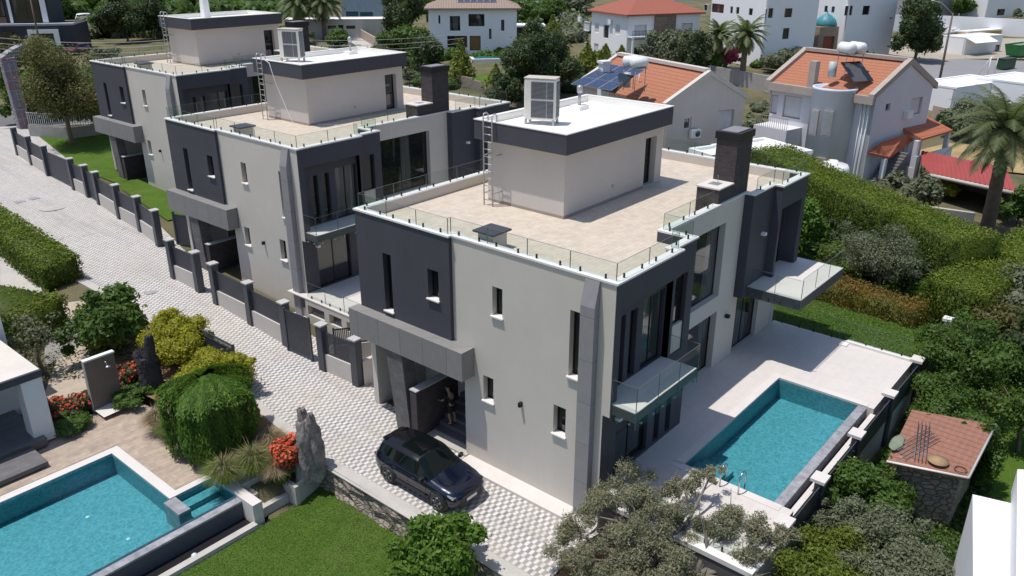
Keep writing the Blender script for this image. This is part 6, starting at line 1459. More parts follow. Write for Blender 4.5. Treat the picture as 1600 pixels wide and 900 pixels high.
b = MB().box(-2.2, 6.1, bz_ - .25, -.01, 9.4, bz_).box(-2.2, 6.1, -1, -2.0, 9.4, bz_ - .25).box(-1.99, 6.1, -1, -.01, 6.3, bz_ - .25).build('balcony', WGREY, h.o)
m = MB()
for i in range(16): m.box(-2.18, 6.12 + i * .21, bz_, -2.15, 6.15 + i * .21, bz_ + .9)
m.box(-2.2, 6.1, bz_ + .9, -2.14, 9.4, bz_ + .95); m.build('railing', M('rail_beige', (.4, .34, .28), .6), b)
py = h.px('x', 1267, 135, -.3)[0]; MB().box(-.45, py - .3, e - .5, .12, py + .3, e + 2.0).build('chimney', TRIM, h.o)
for cs in (((1396, 192, 5.5), (1446, 180, 5.5), (1489, 203, 4.6), (1441, 217, 4.6)), ((1376, 223, 4.7), (1414, 210, 4.9), (1427, 217, 4.3), (1390, 245, 3.6), (1357, 238, 4.0))):
    P_ = [tuple(h.loc(gz(*c_))) for c_ in cs]; n_ = len(P_); m = MB(); m.add(P_ + [(x, y, z - .16) for x, y, z in P_], [tuple(range(n_)), tuple(range(n_, 2 * n_))[::-1]] + [(i, (i + 1) % n_, n_ + (i + 1) % n_, n_ + i) for i in range(n_)]); m.build('porch_roof', rooftile('tile_porch', (.48, .15, .075), (.38, .13, .07), 0, .3, .5), h.o)
    for q in (P_[2], P_[3]): MB().box(q[0] - .35, q[1] + .1, -1.2, q[0], q[1] + .45, q[2] - .17).build('porch_pillar', WGREY, h.o)
    if n_ == 4: pp = P_
q = pp[3]; MB().box(q[0] - .4, q[1] - .05, -1.5, pp[2][0] + .1, q[1] + .1, 2.0).box(q[0] - .4, q[1] + .101, -1.5, q[0] - .2, -.01, 1.0).build('porch_wall', WGREY, h.o)
m = MB()
for i in range(12): m.box(.3 + i * .28, -1.6, -1.5, .3 + (i + 1) * .28, -.4, .2 + i * .2)
m.build('outside_stair', M('stair_dark', (.2, .18, .17), .8), h.o)
for i in range(3): MB().cyl((-.08, .4 + i * .3, -1), (-.08, .4 + i * .3, 6.5), .05, n=6).build('downpipe', WHITEP, h.o)
wu = h.px('y', 1415, 178); MB().box(wu[0] - .4, -.45, wu[1] - .3, wu[0] + .4, -.02, wu[1] + .3).build('wall_unit', WHITEP, h.o)
p = h.c + Matrix.Rotation(h.r, 3, 'Z') @ Vector((1.3, 3.6, e + .75)); tank(p, R(60), 'pair of white water tanks with a black collector above the round tower', 'white rooftop water tanks')
p = gt(1317, 290); o = thing('water_tank', 'low round white plastic tank between the hedge and the round tower', 'water tank', (62.5, 20.6, .9)); MB().lathe((0, 0, 0), [(1.15, 0), (1.25, .3), (1.25, 2.6), (1.1, 2.85), (.4, 3.0), (.35, 3.15), (.05, 3.15)], 24).build('shell', WHITEP, o)
# red sheet-roofed shed
q4 = [gz(1440, 236, 3.3), gz(1572, 262, 3.3), gz(1590, 300, 2.9), gz(1440, 268, 2.9)]
o = thing('red_roofed_shed', 'open shed under a ribbed red metal roof behind the date palm', 'shed', (q4[3].x, q4[3].y, .9)); Q = tuple(o.location)
m = MB(Q); up = [(p.x, p.y, p.z) for p in q4]; N_ = 40; vs = []
for i in range(N_ + 1):
    a = Vector(up[0]).lerp(Vector(up[1]), i / N_); b_ = Vector(up[3]).lerp(Vector(up[2]), i / N_); dz = .07 * (i % 2); vs += [(a.x, a.y, a.z + dz), (b_.x, b_.y, b_.z + dz)]
m.add(vs, [(2 * i, 2 * i + 1, 2 * i + 3, 2 * i + 2) for i in range(N_)]); m.build('roof', M('red_sheet', (.36, .065, .055), .55, .06, 1, 9, 0), o)
MB(Q).tube([(up[3][0], up[3][1], up[3][2] - .15), (up[2][0], up[2][1], up[2][2] - .15)], .16, 4).build('fascia', CONC, o)
bk = [Vector(up[0]), Vector(up[1])]; m = MB(Q); m.add([(bk[0].x, bk[0].y, -.5), (bk[1].x, bk[1].y, -.5), (bk[1].x, bk[1].y, 3.2), (bk[0].x, bk[0].y, 3.2), (up[2][0], up[2][1], -.5), (up[2][0], up[2][1], 2.75), (up[3][0], up[3][1], -.5), (up[3][0], up[3][1], 2.75)], [(0, 1, 2, 3), (1, 4, 5, 2), (0, 3, 7, 6)]); m.build('wall', M('wall_dim', (.3, .28, .27), .9), o)
# garden wall of raw blocks below it
a, b_ = gt(1480, 330), gt(1560, 345); o = thing('garden_wall', 'rough cream garden wall beside the foot of the date palm', 'wall', (65, 10.5, .5)); MB((65, 10.5, .5)).hull([(62.0, 13.8, -.2), (64.0, 10.6, -.2), (64.3, 10.7, -.2), (62.3, 14.0, -.2), (62.0, 13.8, 1.9), (64.0, 10.6, 1.5), (64.3, 10.7, 1.5), (62.3, 14.0, 1.9)], [(0, 3, 2, 1), (4, 5, 6, 7), (0, 1, 5, 4), (1, 2, 6, 5), (2, 3, 7, 6), (3, 0, 4, 7)]).build('wall', CONC, o)
# flat white outbuildings behind the terrace
def boxy(name, label, corner, r, W_, D_, h_, mat, zb, lip=.35, cat='house', wins=(), roofm=None, fascia=None, group=None, z0=-1.0, fm=None, wmat=None):
    """flat-roofed block with a parapet"""
    H_ = House(name, label, corner, zb, R(r), cat, group)
    for wv in wins: H_.win(wv[0], *wv[1:5], fm=fm, mat=wmat)
    H_.walls(W_, D_, h_, mat, z0=z0)
    P_ = [(0, 0), (W_, 0), (W_, D_), (0, D_)]; m = MB(); ringmesh(m, offset_poly(P_, -.03), offset_poly(P_, .28), h_ + .001, h_ + lip); m.build('parapet', fascia or mat, H_.o)
    MB().prism(offset_poly(P_, .285), h_ - .01, h_ + .08).build('roof', roofm or MEMB, H_.o); return H_
c = gz(1184, 247, 4.6); boxy('garage', 'flat white outbuilding roof between the chimney and the round tower', (c.x, c.y), -22, 5.6, 5.2, 3.2, WB, 1.1, .3, 'garage')
c = gz(1112, 242, 4.6); boxy('garage', 'smaller flat white outbuilding left of the brick chimney', (c.x, c.y), -22, 4.2, 2.6, 3.1, WB, 1.2, .3, 'garage')
# --- villa with the red hipped roof
c = gt(978, 92); h = House('hipped_villa', 'white two-storey villa under a bright red hipped roof', (c.x, c.y), 3.0, R(-25)); W_, D_ = 13.5, 11.0
SH = MATS['shutter_white']
for a in ((912, 34, 920, 48), (929, 36, 936, 51), (961, 38, 969, 54), (913, 66, 919, 79), (928, 68, 935, 80)): h.win('x', *a, fm=WHITEP, mat=SH, inset=.08)
for a in ((943, 39, 951, 60), (941, 72, 951, 88)): h.win('x', *a, fm=TRIM)
for a in ((991, 39, 1010, 62), (1065, 36, 1082, 50), (988, 74, 1000, 90), (1008, 74, 1024, 90)): h.win('y', *a, fm=TRIM, mat=SH if a[1] < 60 else None, inset=.12)
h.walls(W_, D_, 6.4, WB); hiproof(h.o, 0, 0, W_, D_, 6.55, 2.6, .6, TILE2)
x0, _ = h.px('y', 1022, 40); x1, _ = h.px('y', 1054, 40); MB().box(x0, -.35, -1, x1, -.005, 6.3).build('stone_bay', brickmat('bay_brick', (.28, .18, .13), (.2, .13, .1), (.3, .28, .26), .5, .25, .02, .9, .4, 'wz'), h.o)
x0, _ = h.px('y', 980, 60); x1, _ = h.px('y', 1022, 60); bl_ = MB().box(x0, -1.5, 3.2, x1, -.01, 3.4).build('balcony', WB, h.o); m = MB()
for i in range(20): m.box(x0 + i * (x1 - x0) / 20, -1.48, 3.4, x0 + i * (x1 - x0) / 20 + .04, -1.45, 4.2)
m.box(x0, -1.5, 4.2, x1, -1.42, 4.25); m.build('railing', DKMET, bl_)
for xx in (x0 + .1, x1 - .5): MB().box(xx, -1.45, -1, xx + .3, -1.15, 3.19).build('pillar', WB, h.o)
for i, (u, v) in enumerate(((908, 30), (955, 34))):
    y_, z_ = h.px('x', u, v); MB().box(-.4, y_ - .45, z_ - .35, -.05, y_ + .45, z_ + .35).build('wall_unit', WHITEP, h.o)
# --- villa with brown hipped roof
c = gt(672, 85); h = House('hipped_villa', 'white villa with a brown hipped roof carrying solar panels', (c.x, c.y), 3.0, R(-47)); W_, D_ = 14.0, 10.0
for a in ((703, 25, 719, 48), (732, 22, 757, 41), (783, 31, 788, 48), (764, 45, 768, 61), (699, 56, 730, 74), (666, 22, 669, 35), (685, 24, 688, 37)): h.win('y', *a, inset=.12)
x0, z0 = h.px('y', 734, 78); x1, z1 = h.px('y', 751, 56); h.win('y', 734, 56, 751, 79, mat=M('wood_door', (.22, .12, .04), .5))
h.walls(W_, D_, 7.0, WB); hiproof(h.o, 0, 0, W_, D_, 7.1, 2.2, .7, TILE3)
solar(h.o, (4.6, 1.2, 8.0), (1, 0, 0), (0, .93, .36), 6, 1, 1.0, 1.9)
c = gt(738, 98); o = thing('villa_pool', 'small garden pool behind glass panels in front of the brown-roofed villa', 'swimming pool', c, R(-40)); MB().box(0, 0, -.2, 6.5, 3.5, .5).build('surround', MEMB, o); MB().box(.4, .4, .5, 6.1, 3.1, .53).build('water', M('far_water', (.02, .22, .24), .1, .1), o)
c = gt(803, 70); o = thing('carport', 'open carport with a white roof right of the brown-roofed villa', 'carport', c, R(-47)); MB().box(0, 0, 3.0, 5.6, 4.5, 3.3).build('roof', WB, o); 
for x in (.1, 5.2):
    for y in (.1, 4.1): MB().box(x, y, -.5, x + .2, y + .2, 3.0).build('post', DKMET, o)
MB().box(0, 4.3, -.5, 5.6, 4.5, 2.9).build('back_wall', SLATE, o)
# --- white blocks at the top right
c = gt(1188, 106); h = boxy('white_block', 'tall white block with shaded right side behind the date palms', (c.x, c.y), -25, 9.5, 12.5, 13.5, WB, 3.0, .4, wins=[('x', 1112, 6, 1131, 20), ('x', 1141, 10, 1145, 21), ('x', 1150, 11, 1155, 22), ('x', 1170, 13, 1176, 24), ('x', 1100, 7, 1105, 17), ('y', 1196, 13, 1208, 28), ('y', 1226, 13, 1238, 27), ('y', 1223, 44, 1233, 61)])
c = gt(1313, 96); h = boxy('white_block', 'second tall white block behind the turquoise dome', (c.x, c.y), -25, 10.0, 9.5, 14.5, WB, 3.0, .4, wins=[('x', 1260, 7, 1264, 17), ('x', 1270, 8, 1275, 18), ('x', 1288, 9, 1293, 19), ('x', 1299, 10, 1304, 20), ('y', 1320, 9, 1332, 24), ('y', 1348, 9, 1359, 23)])
# domed gate
c = gt(1274, 96); o = thing('domed_gate', 'small stone gatehouse with a turquoise dome in front of the white blocks', 'gatehouse', c, R(-30))
m = MB(); m.wall('y', 0, 0, 4.6, -.5, 5.0, [(.9, 3.0, -.4, 3.6)], .4); m.box(.0, .41, -.5, 4.6, 3.4, 4.99); m.build('wall', M('gate_stone', (.36, .27, .2), .9, .1), o)
MB().box(.95, .3, -.4, 2.95, .405, 3.55).build('door', M('gate_red', (.28, .07, .03), .6), o); MB().lathe((2.3, 1.6, 5.0), [(1.55, 0), (1.6, .35), (1.35, .95), (.75, 1.5), (.12, 1.8), (.08, 2.2), (.02, 2.35)], 22).build('dome', M('dome_turquoise', (.03, .17, .24), .5, .2, 1.5, 6, .1, col2=(.06, .28, .31)), o)
# --- dark house top left
c = gt(80, 82); h = House('dark_house', 'dark slate modern house with white framed openings at the top left', (c.x, c.y), 3.0, R(-38))
DK = M('render_night', (.03, .032, .045), .7)
m = MB(); m.box(-12, 0, -1, 4.0, 9, 4.2); m.box(-13, 1.5, 4.2, .5, 9, 9.6); m.build('wall', DK, h.o)
fr = MB(); 
for (x0, x1, z0, z1, y) in ((-5.4, .2, 4.6, 9.0, 1.45), (-2.8, 1.8, -.8, 3.6, -.05)): fr.box(x0, y - .25, z0, x0 + .4, y, z1); fr.box(x1 - .8, y - .25, z0, x1, y, z1); fr.box(x0 + .4, y - .25, z1 - .6, x1 - .8, y, z1)
fr.build('white_frame', WB, h.o)
for (x0, x1, z0, z1, y) in ((-4.6, -.8, 4.7, 8.2, 1.45), (-2.2, .9, -.7, 2.9, -.05), (-12, -6, 5.6, 8.6, 1.45), (-12, -5, .2, 3.4, -.05)): window(h.o, 'y', y - .1, x0, x1, z0, z1, 0, mull=((x0 + x1) / 2,), off=(0, 0, 0))
MB().box(-12.9, 1.3, 4.5, -6, 1.48, 5.5).build('balcony_front', M('copper_glass', (.16, .08, .07), .3), h.o); MB().box(-12.1, -.1, 4.2, 4.1, 1.6, 4.5).build('ledge', M('slab_pale', (.4, .42, .46), .7), h.o); MB().box(-13.1, 1.4, 9.6, .6, 9, 9.8).build('roof', WB, h.o)
# --- low white building and blue-grey modern house at the end of the ramp
c = gt(535, 60); h = boxy('entrance_block', 'low cream entrance block with strip windows at the top of the ramp', (c.x - 8, c.y + 6.5), -42, 19, 6, 3.3, CREAM, 3.0, .2, wins=[('y', 541, 40, 555, 45), ('y', 512, 40, 525, 45), ('y', 529, 39, 537, 55)])
c = gt(536, 46); h = boxy('modern_house', 'blue grey modern house with long windows above the ramp', (c.x, c.y), -44, 9.5, 8, 6.4, M('render_bluegrey', (.36, .44, .50), .8), 3.0, .4, wins=[('y', 541, 18, 560, 32), ('y', 563, 19, 583, 36)], wmat=M('blue_glass', (.05, .12, .16), .08))
sheet('ramp', GP((538, 60), (566, 60), (640, 84), (700, 118), (640, 118), (575, 84)), CONC, .06)
def wallrun(label, uv, h_, mat, t=.3, name='wall_run', cat='wall'):
    P_ = [gt(*q) for q in uv]; o = thing('garden_wall', label, cat, P_[0]); Q = tuple(P_[0])
    for a, b_ in zip(P_[:-1], P_[1:]):
        L = math.hypot(b_.x - a.x, b_.y - a.y); MB(Q).obox(((a.x + b_.x) / 2, (a.y + b_.y) / 2, (a.z + b_.z) / 2 + h_ / 2 - .3), (L, t, h_ + .6), math.atan2(b_.y - a.y, b_.x - a.x)).build('wall', mat, o)
    return o
wallrun('beige stepped wall along the right side of the ramp', ((562, 58), (585, 72), (655, 112), (668, 130)), 1.6, M('wall_beige', (.42, .34, .28), .9, .06))
wallrun('rubble wall in front of the conical conifers', ((690, 128), (740, 140), (790, 160), (860, 185)), 1.3, STONEW)
sheet('mown_lawn', GP((735, 120), (780, 112), (800, 130), (770, 140), (740, 132)), LAWN, .05)
wallrun('grey wall beside the road behind the solar panel house', ((1105, 122), (1205, 145)), 1.8, M('wall_grey', (.36, .34, .33)))
sheet('side_road', GP((960, 100), (1130, 100), (1210, 128), (1200, 145), (1110, 118), (960, 112)), M('road_pale', (.42, .41, .40), .9), .03)
# --- right-hand road, yard and walls
sheet('main_road', GP((1385, 118), (1420, 98), (1500, 92), (1600, 96), (1640, 100), (1640, 128), (1600, 130), (1480, 140), (1400, 150)), M('asphalt_grey', (.25, .25, .26), .9, .06, .2, 6, .1), .03)
kbp = GP((1475, 135), (1600, 122), (1640, 119)); m = MB()
for a, b_ in zip(kbp[:-1], kbp[1:]):
    L = math.hypot(b_[0] - a[0], b_[1] - a[1]); n = int(L / 1.6)
    for i in range(n):
        if i % 2 == 0: t = (i + .5) / n; x, y = a[0] + (b_[0] - a[0]) * t, a[1] + (b_[1] - a[1]) * t; m.obox((x, y, terr(x, y) + .08), (L / n, .2, .14), math.atan2(b_[1] - a[1], b_[0] - a[0]))
tag(struct(m.build('road_kerb', DKMET)))
wallrun('dark retaining wall below the right-hand road', ((1400, 168), (1600, 152), (1700, 146)), 1.9, M('wall_dark', (.10, .10, .11), .9), .5)
sheet('yard', GP((1370, 60), (1600, 60), (1650, 92), (1500, 92), (1420, 98), (1370, 84)), M('yard_dirt', (.40, .35, .28), .95, .1, .15, 2, .2), .02)
wallrun('long white boundary wall across the top right', ((1368, 48), (1470, 50), (1610, 58)), 3.2, WB)
# construction sacks and rubble heaps
for i, (u, v, s_, lab) in enumerate(((1478, 52, 1.6, 'upper heap of white sacks behind the round tree'), (1495, 58, 1.5, 'middle heap of white sacks near the wall'), (1470, 64, 1.8, 'lowest heap of white sacks behind the tree'), (1450, 78, 1.2, 'pale rubble heap at the foot of the round tree'), (1385, 75, 1.6, 'pale rubble heap beside the tall cypress'), (1505, 70, 1.3, 'pale rubble heap beside the white hut'))):
    p = gt(u, v); o = thing('sack_heap', lab, 'sacks', p, 0, 'white sack heaps in the yard'); m = MB()
    for k in range(9): m.blob((rng.normal() * s_, rng.normal() * s_ * .8, .3 + .3 * (k % 3)), (.8, .6, .45), 6, .25, 2, k)
    m.build('sacks', M('sack_white', (.62, .61, .62), .9, .15, .8, 4, .2), o)
c = gt(1505, 86); h = boxy('hut', 'white hut with a sloping shade beside the green skip', (c.x, c.y), -20, 10, 4, 2.6, WB, 3.0, .15, wins=[('y', 1555, 70, 1562, 80)])
MB().add([(-.2, -1.8, 2.0), (6, -1.8, 2.0), (6, 0, 2.7), (-.2, 0, 2.7)], [(0, 1, 2, 3)]).build('awning', WB, h.o)
for i, (u, v, lab) in enumerate(((1545, 57, 'long yellow pile of boards with a white cover'), (1530, 50, 'short yellow pile of boards by the wall'))):
    p = gt(u, v); o = thing('board_pile', lab, 'boards', p, R(-20)); MB().box(-7 + i * 4, 0, 0, 5 - i * 2, 2, 1.0).build('boards', M('board_yellow', (.52, .34, .06), .7), o); MB().box(-6.8 + i * 4, .1, 1.0, 4.8 - i * 2, 2.1, 1.25).build('cover', WB, o)
p = gt(1592, 88); o = thing('skip', 'green waste skip at the right edge of the yard', 'skip', p, R(-15)); MB().hull([(-2.2, -1, .2), (2.2, -1, .2), (2.2, 1, .2), (-2.2, 1, .2), (-3, -1.2, 2), (3, -1.2, 2), (3, 1.2, 2), (-3, 1.2, 2)], [(0, 3, 2, 1), (0, 1, 5, 4), (1, 2, 6, 5), (2, 3, 7, 6), (3, 0, 4, 7)]).build('tub', M('skip_green', (.02, .22, .07), .5), o); MB().box(-2.7, -1.0, 1.5, 2.7, 1.0, 1.8).build('contents', M('rubble_mix', (.2, .3, .2), .9), o)
p = gt(1570, 108); o = thing('dumpster', 'dark green bin container on the road side', 'bin', p, R(-15)); MB().box(-1.6, -.6, .15, 1.6, .6, 1.5).build('body', M('bin_green', (.015, .07, .03), .5), o); MB().box(-1.65, -.65, 1.5, 1.65, .65, 1.6).build('lid', M('bin_lid', (.02, .05, .03), .5), o)
p = gt(1548, 118); o = thing('goal_frame', 'white tubular frame standing beside the green bin', 'frame', p, R(-10)); m = MB(); m.tube([(-1.2, 0, 0), (-1.2, 0, 2.6), (1.2, 0, 2.6), (1.2, 0, 0)], .05, 6); m.tube([(-1.2, 0, 2.6), (-1.2, 1.2, 0)], .04, 6); m.build('tube', WHITEP, o)
def pole(label, base, h_, lean, arm=True, mat=WOODL):
    o = thing('utility_pole', label, 'pole', base); MB().tube([(0, 0, -.2), (lean[0] * .5, lean[1] * .5, h_ / 2), (lean[0], lean[1], h_)], [.17, .14, .1], 8).build('shaft', mat, o)
    if arm: MB().tube([(lean[0], lean[1], h_ - .1), (lean[0] * 1.3 - 1.2, lean[1] + 1.2, h_ + 1.2), (lean[0] - 2.2, lean[1] + 2.2, h_ + 1.5)], .05, 6).build('lamp_arm', GALV, o)
pole('brown leaning utility pole with a lamp arm beside the right-hand road', gt(1465, 140), 9.2, (0, -.0))
# modest far buildings
for i, (u, v, W_, D_, h_, r, mt, lab) in enumerate(((1540, 28, 22, 10, 5.5, -25, WB, 'white house beyond the wall at the top right corner'), (1415, 28, 20, 8, 4.2, -25, M('render_grey', (.32, .33, .36), .8), 'long low grey building beyond the wall'), (815, 32, 12, 8, 3.6, -40, M('render_grey', (.32, .33, .36)), 'low grey building among the trees right of the brown-roofed villa'),
                                                  (122, 10, 14, 9, 7, -40, WB, 'white house among the trees at the top left'), (1375, 22, 9, 8, 7, -25, DK, 'dark house beyond the wall behind the white block'), (1030, 2, 20, 9, 5, -25, WB, 'white house just above the red hipped roof'))):
    c = gt(u, v); boxy('far_house', lab, (c.x, c.y), r, W_, D_, h_, mt, 3.0, .3, wins=[('y', u + 18, v - 14, u + 30, v - 4)] if i in (0, 1) else ())
# vans and cars
vp = M('paint_white', (.72, .72, .74), .3, .02, 1, 9, 0, coat=.8); rp = M('paint_maroon', (.13, .01, .025), .3, .02, 1, 9, 0, coat=.8); gp_ = M('paint_grey', (.35, .35, .37), .3, .02, 1, 9, 0, .4, coat=.8)
def parked(u, v, rz, p, lab, sc=1.0): o = build_car(lab, gt(u, v), rz, p, kind='plain'); o.scale = (sc, sc, sc); return o
parked(122, 84, R(-60), rp, 'maroon car parked beside the dark house')
parked(142, 36, R(60), vp, 'white van parked in the field at the top left', 1.35)
parked(100, 178, R(-58), vp, 'large white van parked behind the tree near the arch', 1.85)
# patterned arch at the street end
b0 = gt(38, 200); o = thing('street_arch', 'patterned metal arch with a reddish tiled pillar at the end of the street', 'arch', b0); Q = tuple(b0)
pa_ = brickmat('arch_tiles', (.32, .12, .13), (.22, .22, .28), (.4, .38, .38), .5, .9, .03, .7, .1, 'wz', 0, .6)
top = gz(12, 114, b0.z + 7.0); d = (Vector((top.x, top.y, 0)) - Vector((b0.x, b0.y, 0)))
MB(Q).hull([(b0.x - .5, b0.y - .3, b0.z - .2), (b0.x + .5, b0.y - .3, b0.z - .2), (b0.x + .5, b0.y + .3, b0.z - .2), (b0.x - .5, b0.y + .3, b0.z - .2), (b0.x - .7, b0.y - .1, b0.z + 6.6), (b0.x + .6, b0.y - .1, b0.z + 6.6), (b0.x + .6, b0.y + .5, b0.z + 6.6), (b0.x - .7, b0.y + .5, b0.z + 6.6)], [(0, 3, 2, 1), (4, 5, 6, 7), (0, 1, 5, 4), (1, 2, 6, 5), (2, 3, 7, 6), (3, 0, 4, 7)]).build('pillar', pa_, o)
lat = brickmat('arch_lattice', (.42, .42, .45), (.30, .30, .33), (.12, .12, .13), .3, .3, .06, .6, .3, 'wz', .5, .3); m = MB(Q); vs = []
for i in range(11):
    t = i / 10; x, y, z = b0.x - .7 + 3.6 * t, b0.y - .1 + 1.6 * t, b0.z + 6.6 + 1.0 * math.sin(t * math.pi * .55)
    vs += [(x, y, z), (x, y + 1.2, z), (x, y, z - .75 - .2 * t), (x, y + 1.2, z - .75 - .2 * t)]
m.add(vs, [(4 * i + a, 4 * i + 4 + a, 4 * i + 4 + b_, 4 * i + b_) for i in range(10) for a, b_ in ((0, 1), (1, 3), (3, 2), (2, 0))] + [(0, 1, 3, 2), (40, 42, 43, 41)]); m.build('arch_panel', lat, o)
# overhead wires
def wires(label, a, b_, n, dz, sag):
    for i in range(n):
        A_, B_ = Vector(a) - Vector((0, 0, dz * i)), Vector(b_) - Vector((0, 0, dz * i)); pts = [A_.lerp(B_, t / 16) - Vector((0, 0, sag * 4 * (t / 16) * (1 - t / 16))) for t in range(17)]
        tag(MB(A_).tube(pts, .025, 4, False, False).build('overhead_wire', M('wire_pale', (.42, .4, .38), .5), loc=A_), label + (', topmost', ', second from top', ', third from top', ', fourth from top', ', lowest')[i], 'wire', label)
pole('dark utility pole in front of the dark house', gt(27 + 40, 90), 10.5, (0, 0), False); P1 = gt(67, 90)
wires('thin pale wire strung across the dry field at the top left', gz(-60, 52, 11), gz(262, 62, 9.5), 5, .55, .6)
wires('thin pale wire strung across the trees left of the brown-roofed villa', gz(455, 62, 9), gz(725, 52, 8.5), 3, .6, .4)

# ================================================================== BACKGROUND TREES
cnt = [0]
def BT(kind, u, v, hpx, wpx, lab, leafk=.045, form='round', grp=None, nl=12, dens=None, **k):
    """a tree whose foot is at photo point (u,v), hpx tall and wpx wide"""
    cnt[0] += 1; p = gt(u, v); s = ppm(p); h_ = hpx / (s * math.cos(PITCH)); r_ = wpx / s / 2; lf = max(.22, 3.0 / s)
    if form == 'cone': return cypress('conifer', lab, p, h_, r_, kind, leaf=lf * 1.0, n=int(1500 * max(.35, h_ * r_ / 12)), group=grp, seed=cnt[0])
    n = dens or .9 * 2.2 / (lf * lf)
    return tree('tree', lab, p, h_, r_, kind, leaf=lf, dens=n, nl=nl, seed=cnt[0] + 100, group=grp, trunk_frac=k.pop('tf', .02), tr=h_ * .025, corek=.75, zf=1.15, **k)
# tall casuarina near the street end
p = gt(113, 226); s = ppm(p); tree('casuarina_tree', 'thin brown green tree on the lawn behind the white railing', p, 9.6, 4.0, 'brown', leaf=.14, dens=26, nl=40, seed=91, trunk_frac=.06, tr=.2, corek=0, shell=.2)
BT('green', 155, 205, 85, 90, 'green tree behind the casuarina next to the far villa')
BT('green', 45, 190, 70, 80, 'green tree between the arch and the road'); BT('brown', 40, 110, 45, 70, 'dull olive tree in front of the dark house'); BT('pink' if False else 'brown', 8, 128, 50, 50, 'brownish tree at the left edge above the arch')
BT('olive', 65, 100, 38, 60, 'grey green tree below the dark house wires'); BT('dark', 200, 66, 60, 75, 'large dark green tree in the dry field'); BT('green', 175, 58, 40, 60, 'mid green tree left of the large field tree'); BT('dark', 240, 62, 72, 60, 'dark tree touching the far villa roof ladder')
BT('green', 150, 20, 40, 70, 'green tree left at the top edge'); BT('green', 95, 30, 40, 50, 'green tree behind the dark house'); BT('green', 215, 12, 30, 70, 'green treetop at the top edge over the field'); BT('olive', 168, 92, 18, 40, 'low grey shrub in the dry field'); BT('green', 25, 42, 50, 60, 'tree behind the dark house at the top left') ; BT('green', 300, 14, 30, 60, 'green tree just left of the white mast'); BT('dark', 345, 14, 34, 60, 'dark tree right of the white mast'); BT('green', 395, 16, 34, 60, 'green tree above the far villa roof')
BT('green', 270, 10, 30, 50, 'treetop above the roof ladder'); BT('olive', 430, 10, 30, 50, 'olive green treetop left of the palms')
BT('green', 445, 90, 50, 60, 'green tree behind the middle villa roof unit'); BT('dark', 470, 70, 22, 60, 'dark shrubs below the palms'); BT('green', 530, 74, 24, 50, 'green shrub on the left of the ramp')
for i, (u, v, w_, lab) in enumerate(((470, 62, 90, 'left bushy palm behind the middle villa roof'), (508, 62, 80, 'right bushy palm behind the middle villa roof'))):
    p = gt(u, v); palm('palm_tree', lab, p, 6.3, 5.2, 42, 'bushy palms by the entrance block', i + 1, (0, 0), .45, 18, lw=.28)
BT('dark', 592, 40, 50, 44, 'tall dark tree right of the blue grey house'); BT('dark', 625, 70, 75, 75, 'large dark tree above the ramp wall'); BT('green', 640, 105, 62, 90, 'broad bright tree left of the brown-roofed villa'); BT('dark', 672, 120, 60, 60, 'dark green tree in front of the brown-roofed villa'); BT('green', 610, 22, 34, 60, 'green treetop behind the dark tall tree'); BT('green', 655, 18, 26, 60, 'green treetop left of the brown roof')
BT('olive', 640, 130, 24, 28, 'small grey shrub beside the ramp foot'); BT('conifer', 721, 132, 62, 44, 'conical golden conifer in front of the small pool', form='cone'); BT('conifer', 775, 148, 42, 40, 'shorter conical golden conifer right of the lawn', form='cone')
BT('dark', 835, 150, 92, 118, 'great dark pine tree right of the brown-roofed villa', nl=22); BT('conifer', 862, 100, 66, 50, 'golden pointed conifer behind the dark pine', form='cone'); BT('dark', 790, 170, 56, 60, 'dark shrubby tree below the great pine'); BT('green', 815, 55, 50, 50, 'green tree behind the carport'); BT('green', 850, 40, 40, 70, 'green tree above the great pine'); BT('olive', 895, 35, 40, 60, 'pale tree left of the red hipped roof'); BT('dark', 880, 16, 30, 60, 'dark treetop above the pale tree'); BT('green', 800, 12, 26, 60, 'treetop right of the brown roof')
for i, (u, v, hp, wp) in enumerate(((917, 112, 40, 40), (945, 110, 36, 36), (970, 108, 32, 34))): BT('conifer', u, v, hp, wp, ('left', 'middle', 'right')[i] + ' golden conifer hedge plant below the red-roofed villa', form='cone', grp='golden conifers below the red-roofed villa')
BT('olive', 1030, 112, 56, 62, 'rounded grey green tree in front of the red-roofed villa'); BT('dark', 1085, 122, 70, 52, 'dark green conifer-like tree left of the date palms'); BT('olive', 1060, 90, 46, 50, 'pale green tree behind the dark one by the palms'); BT('green', 1120, 112, 30, 26, 'small dark tree between the palms')
for i, (u, v, hh, lab, sd) in enumerate(((1118, 112, 4.8, 'left date palm in front of the white block', 3), (1158, 132, 6.0, 'right date palm in front of the white block', 5))):
    p = gt(u, v); palm('date_palm', lab, p, hh, 3.6, 36, 'date palms by the white block', sd, (0, 0), .42, 22, lw=.2)
BT('pink', 1135, 106, 34, 60, 'magenta bougainvillea between the date palms', tf=.05); BT('olive', 1215, 112, 30, 60, 'grey olive bush left of the tower house roof', tf=.05); BT('olive', 1240, 104, 26, 50, 'grey olive bush behind the tower house roof', tf=.05)
for i, (u, v, hp, wp) in enumerate(((1200, 98, 50, 22), (1238, 92, 42, 30), (1255, 92, 50, 34), (1325, 92, 50, 26), (1348, 90, 46, 22), (1340, 92, 40, 24))):
    BT('dark', u, v, hp, wp, ('cypress against the shaded side of the first white block', 'dark shrub tree left of the domed gate', 'creeper covered tree touching the domed gate', 'cypress right of the domed gate', 'rightmost slim cypress by the second white block', 'slim cypress between the other two by the domed gate')[i], form='cone' if i not in (1, 2) else 'round')
BT('conifer', 1262, 62, 28, 40, 'golden creeper over the gate left of the dome'); BT('green', 1312, 60, 26, 26, 'creeper right of the turquoise dome')
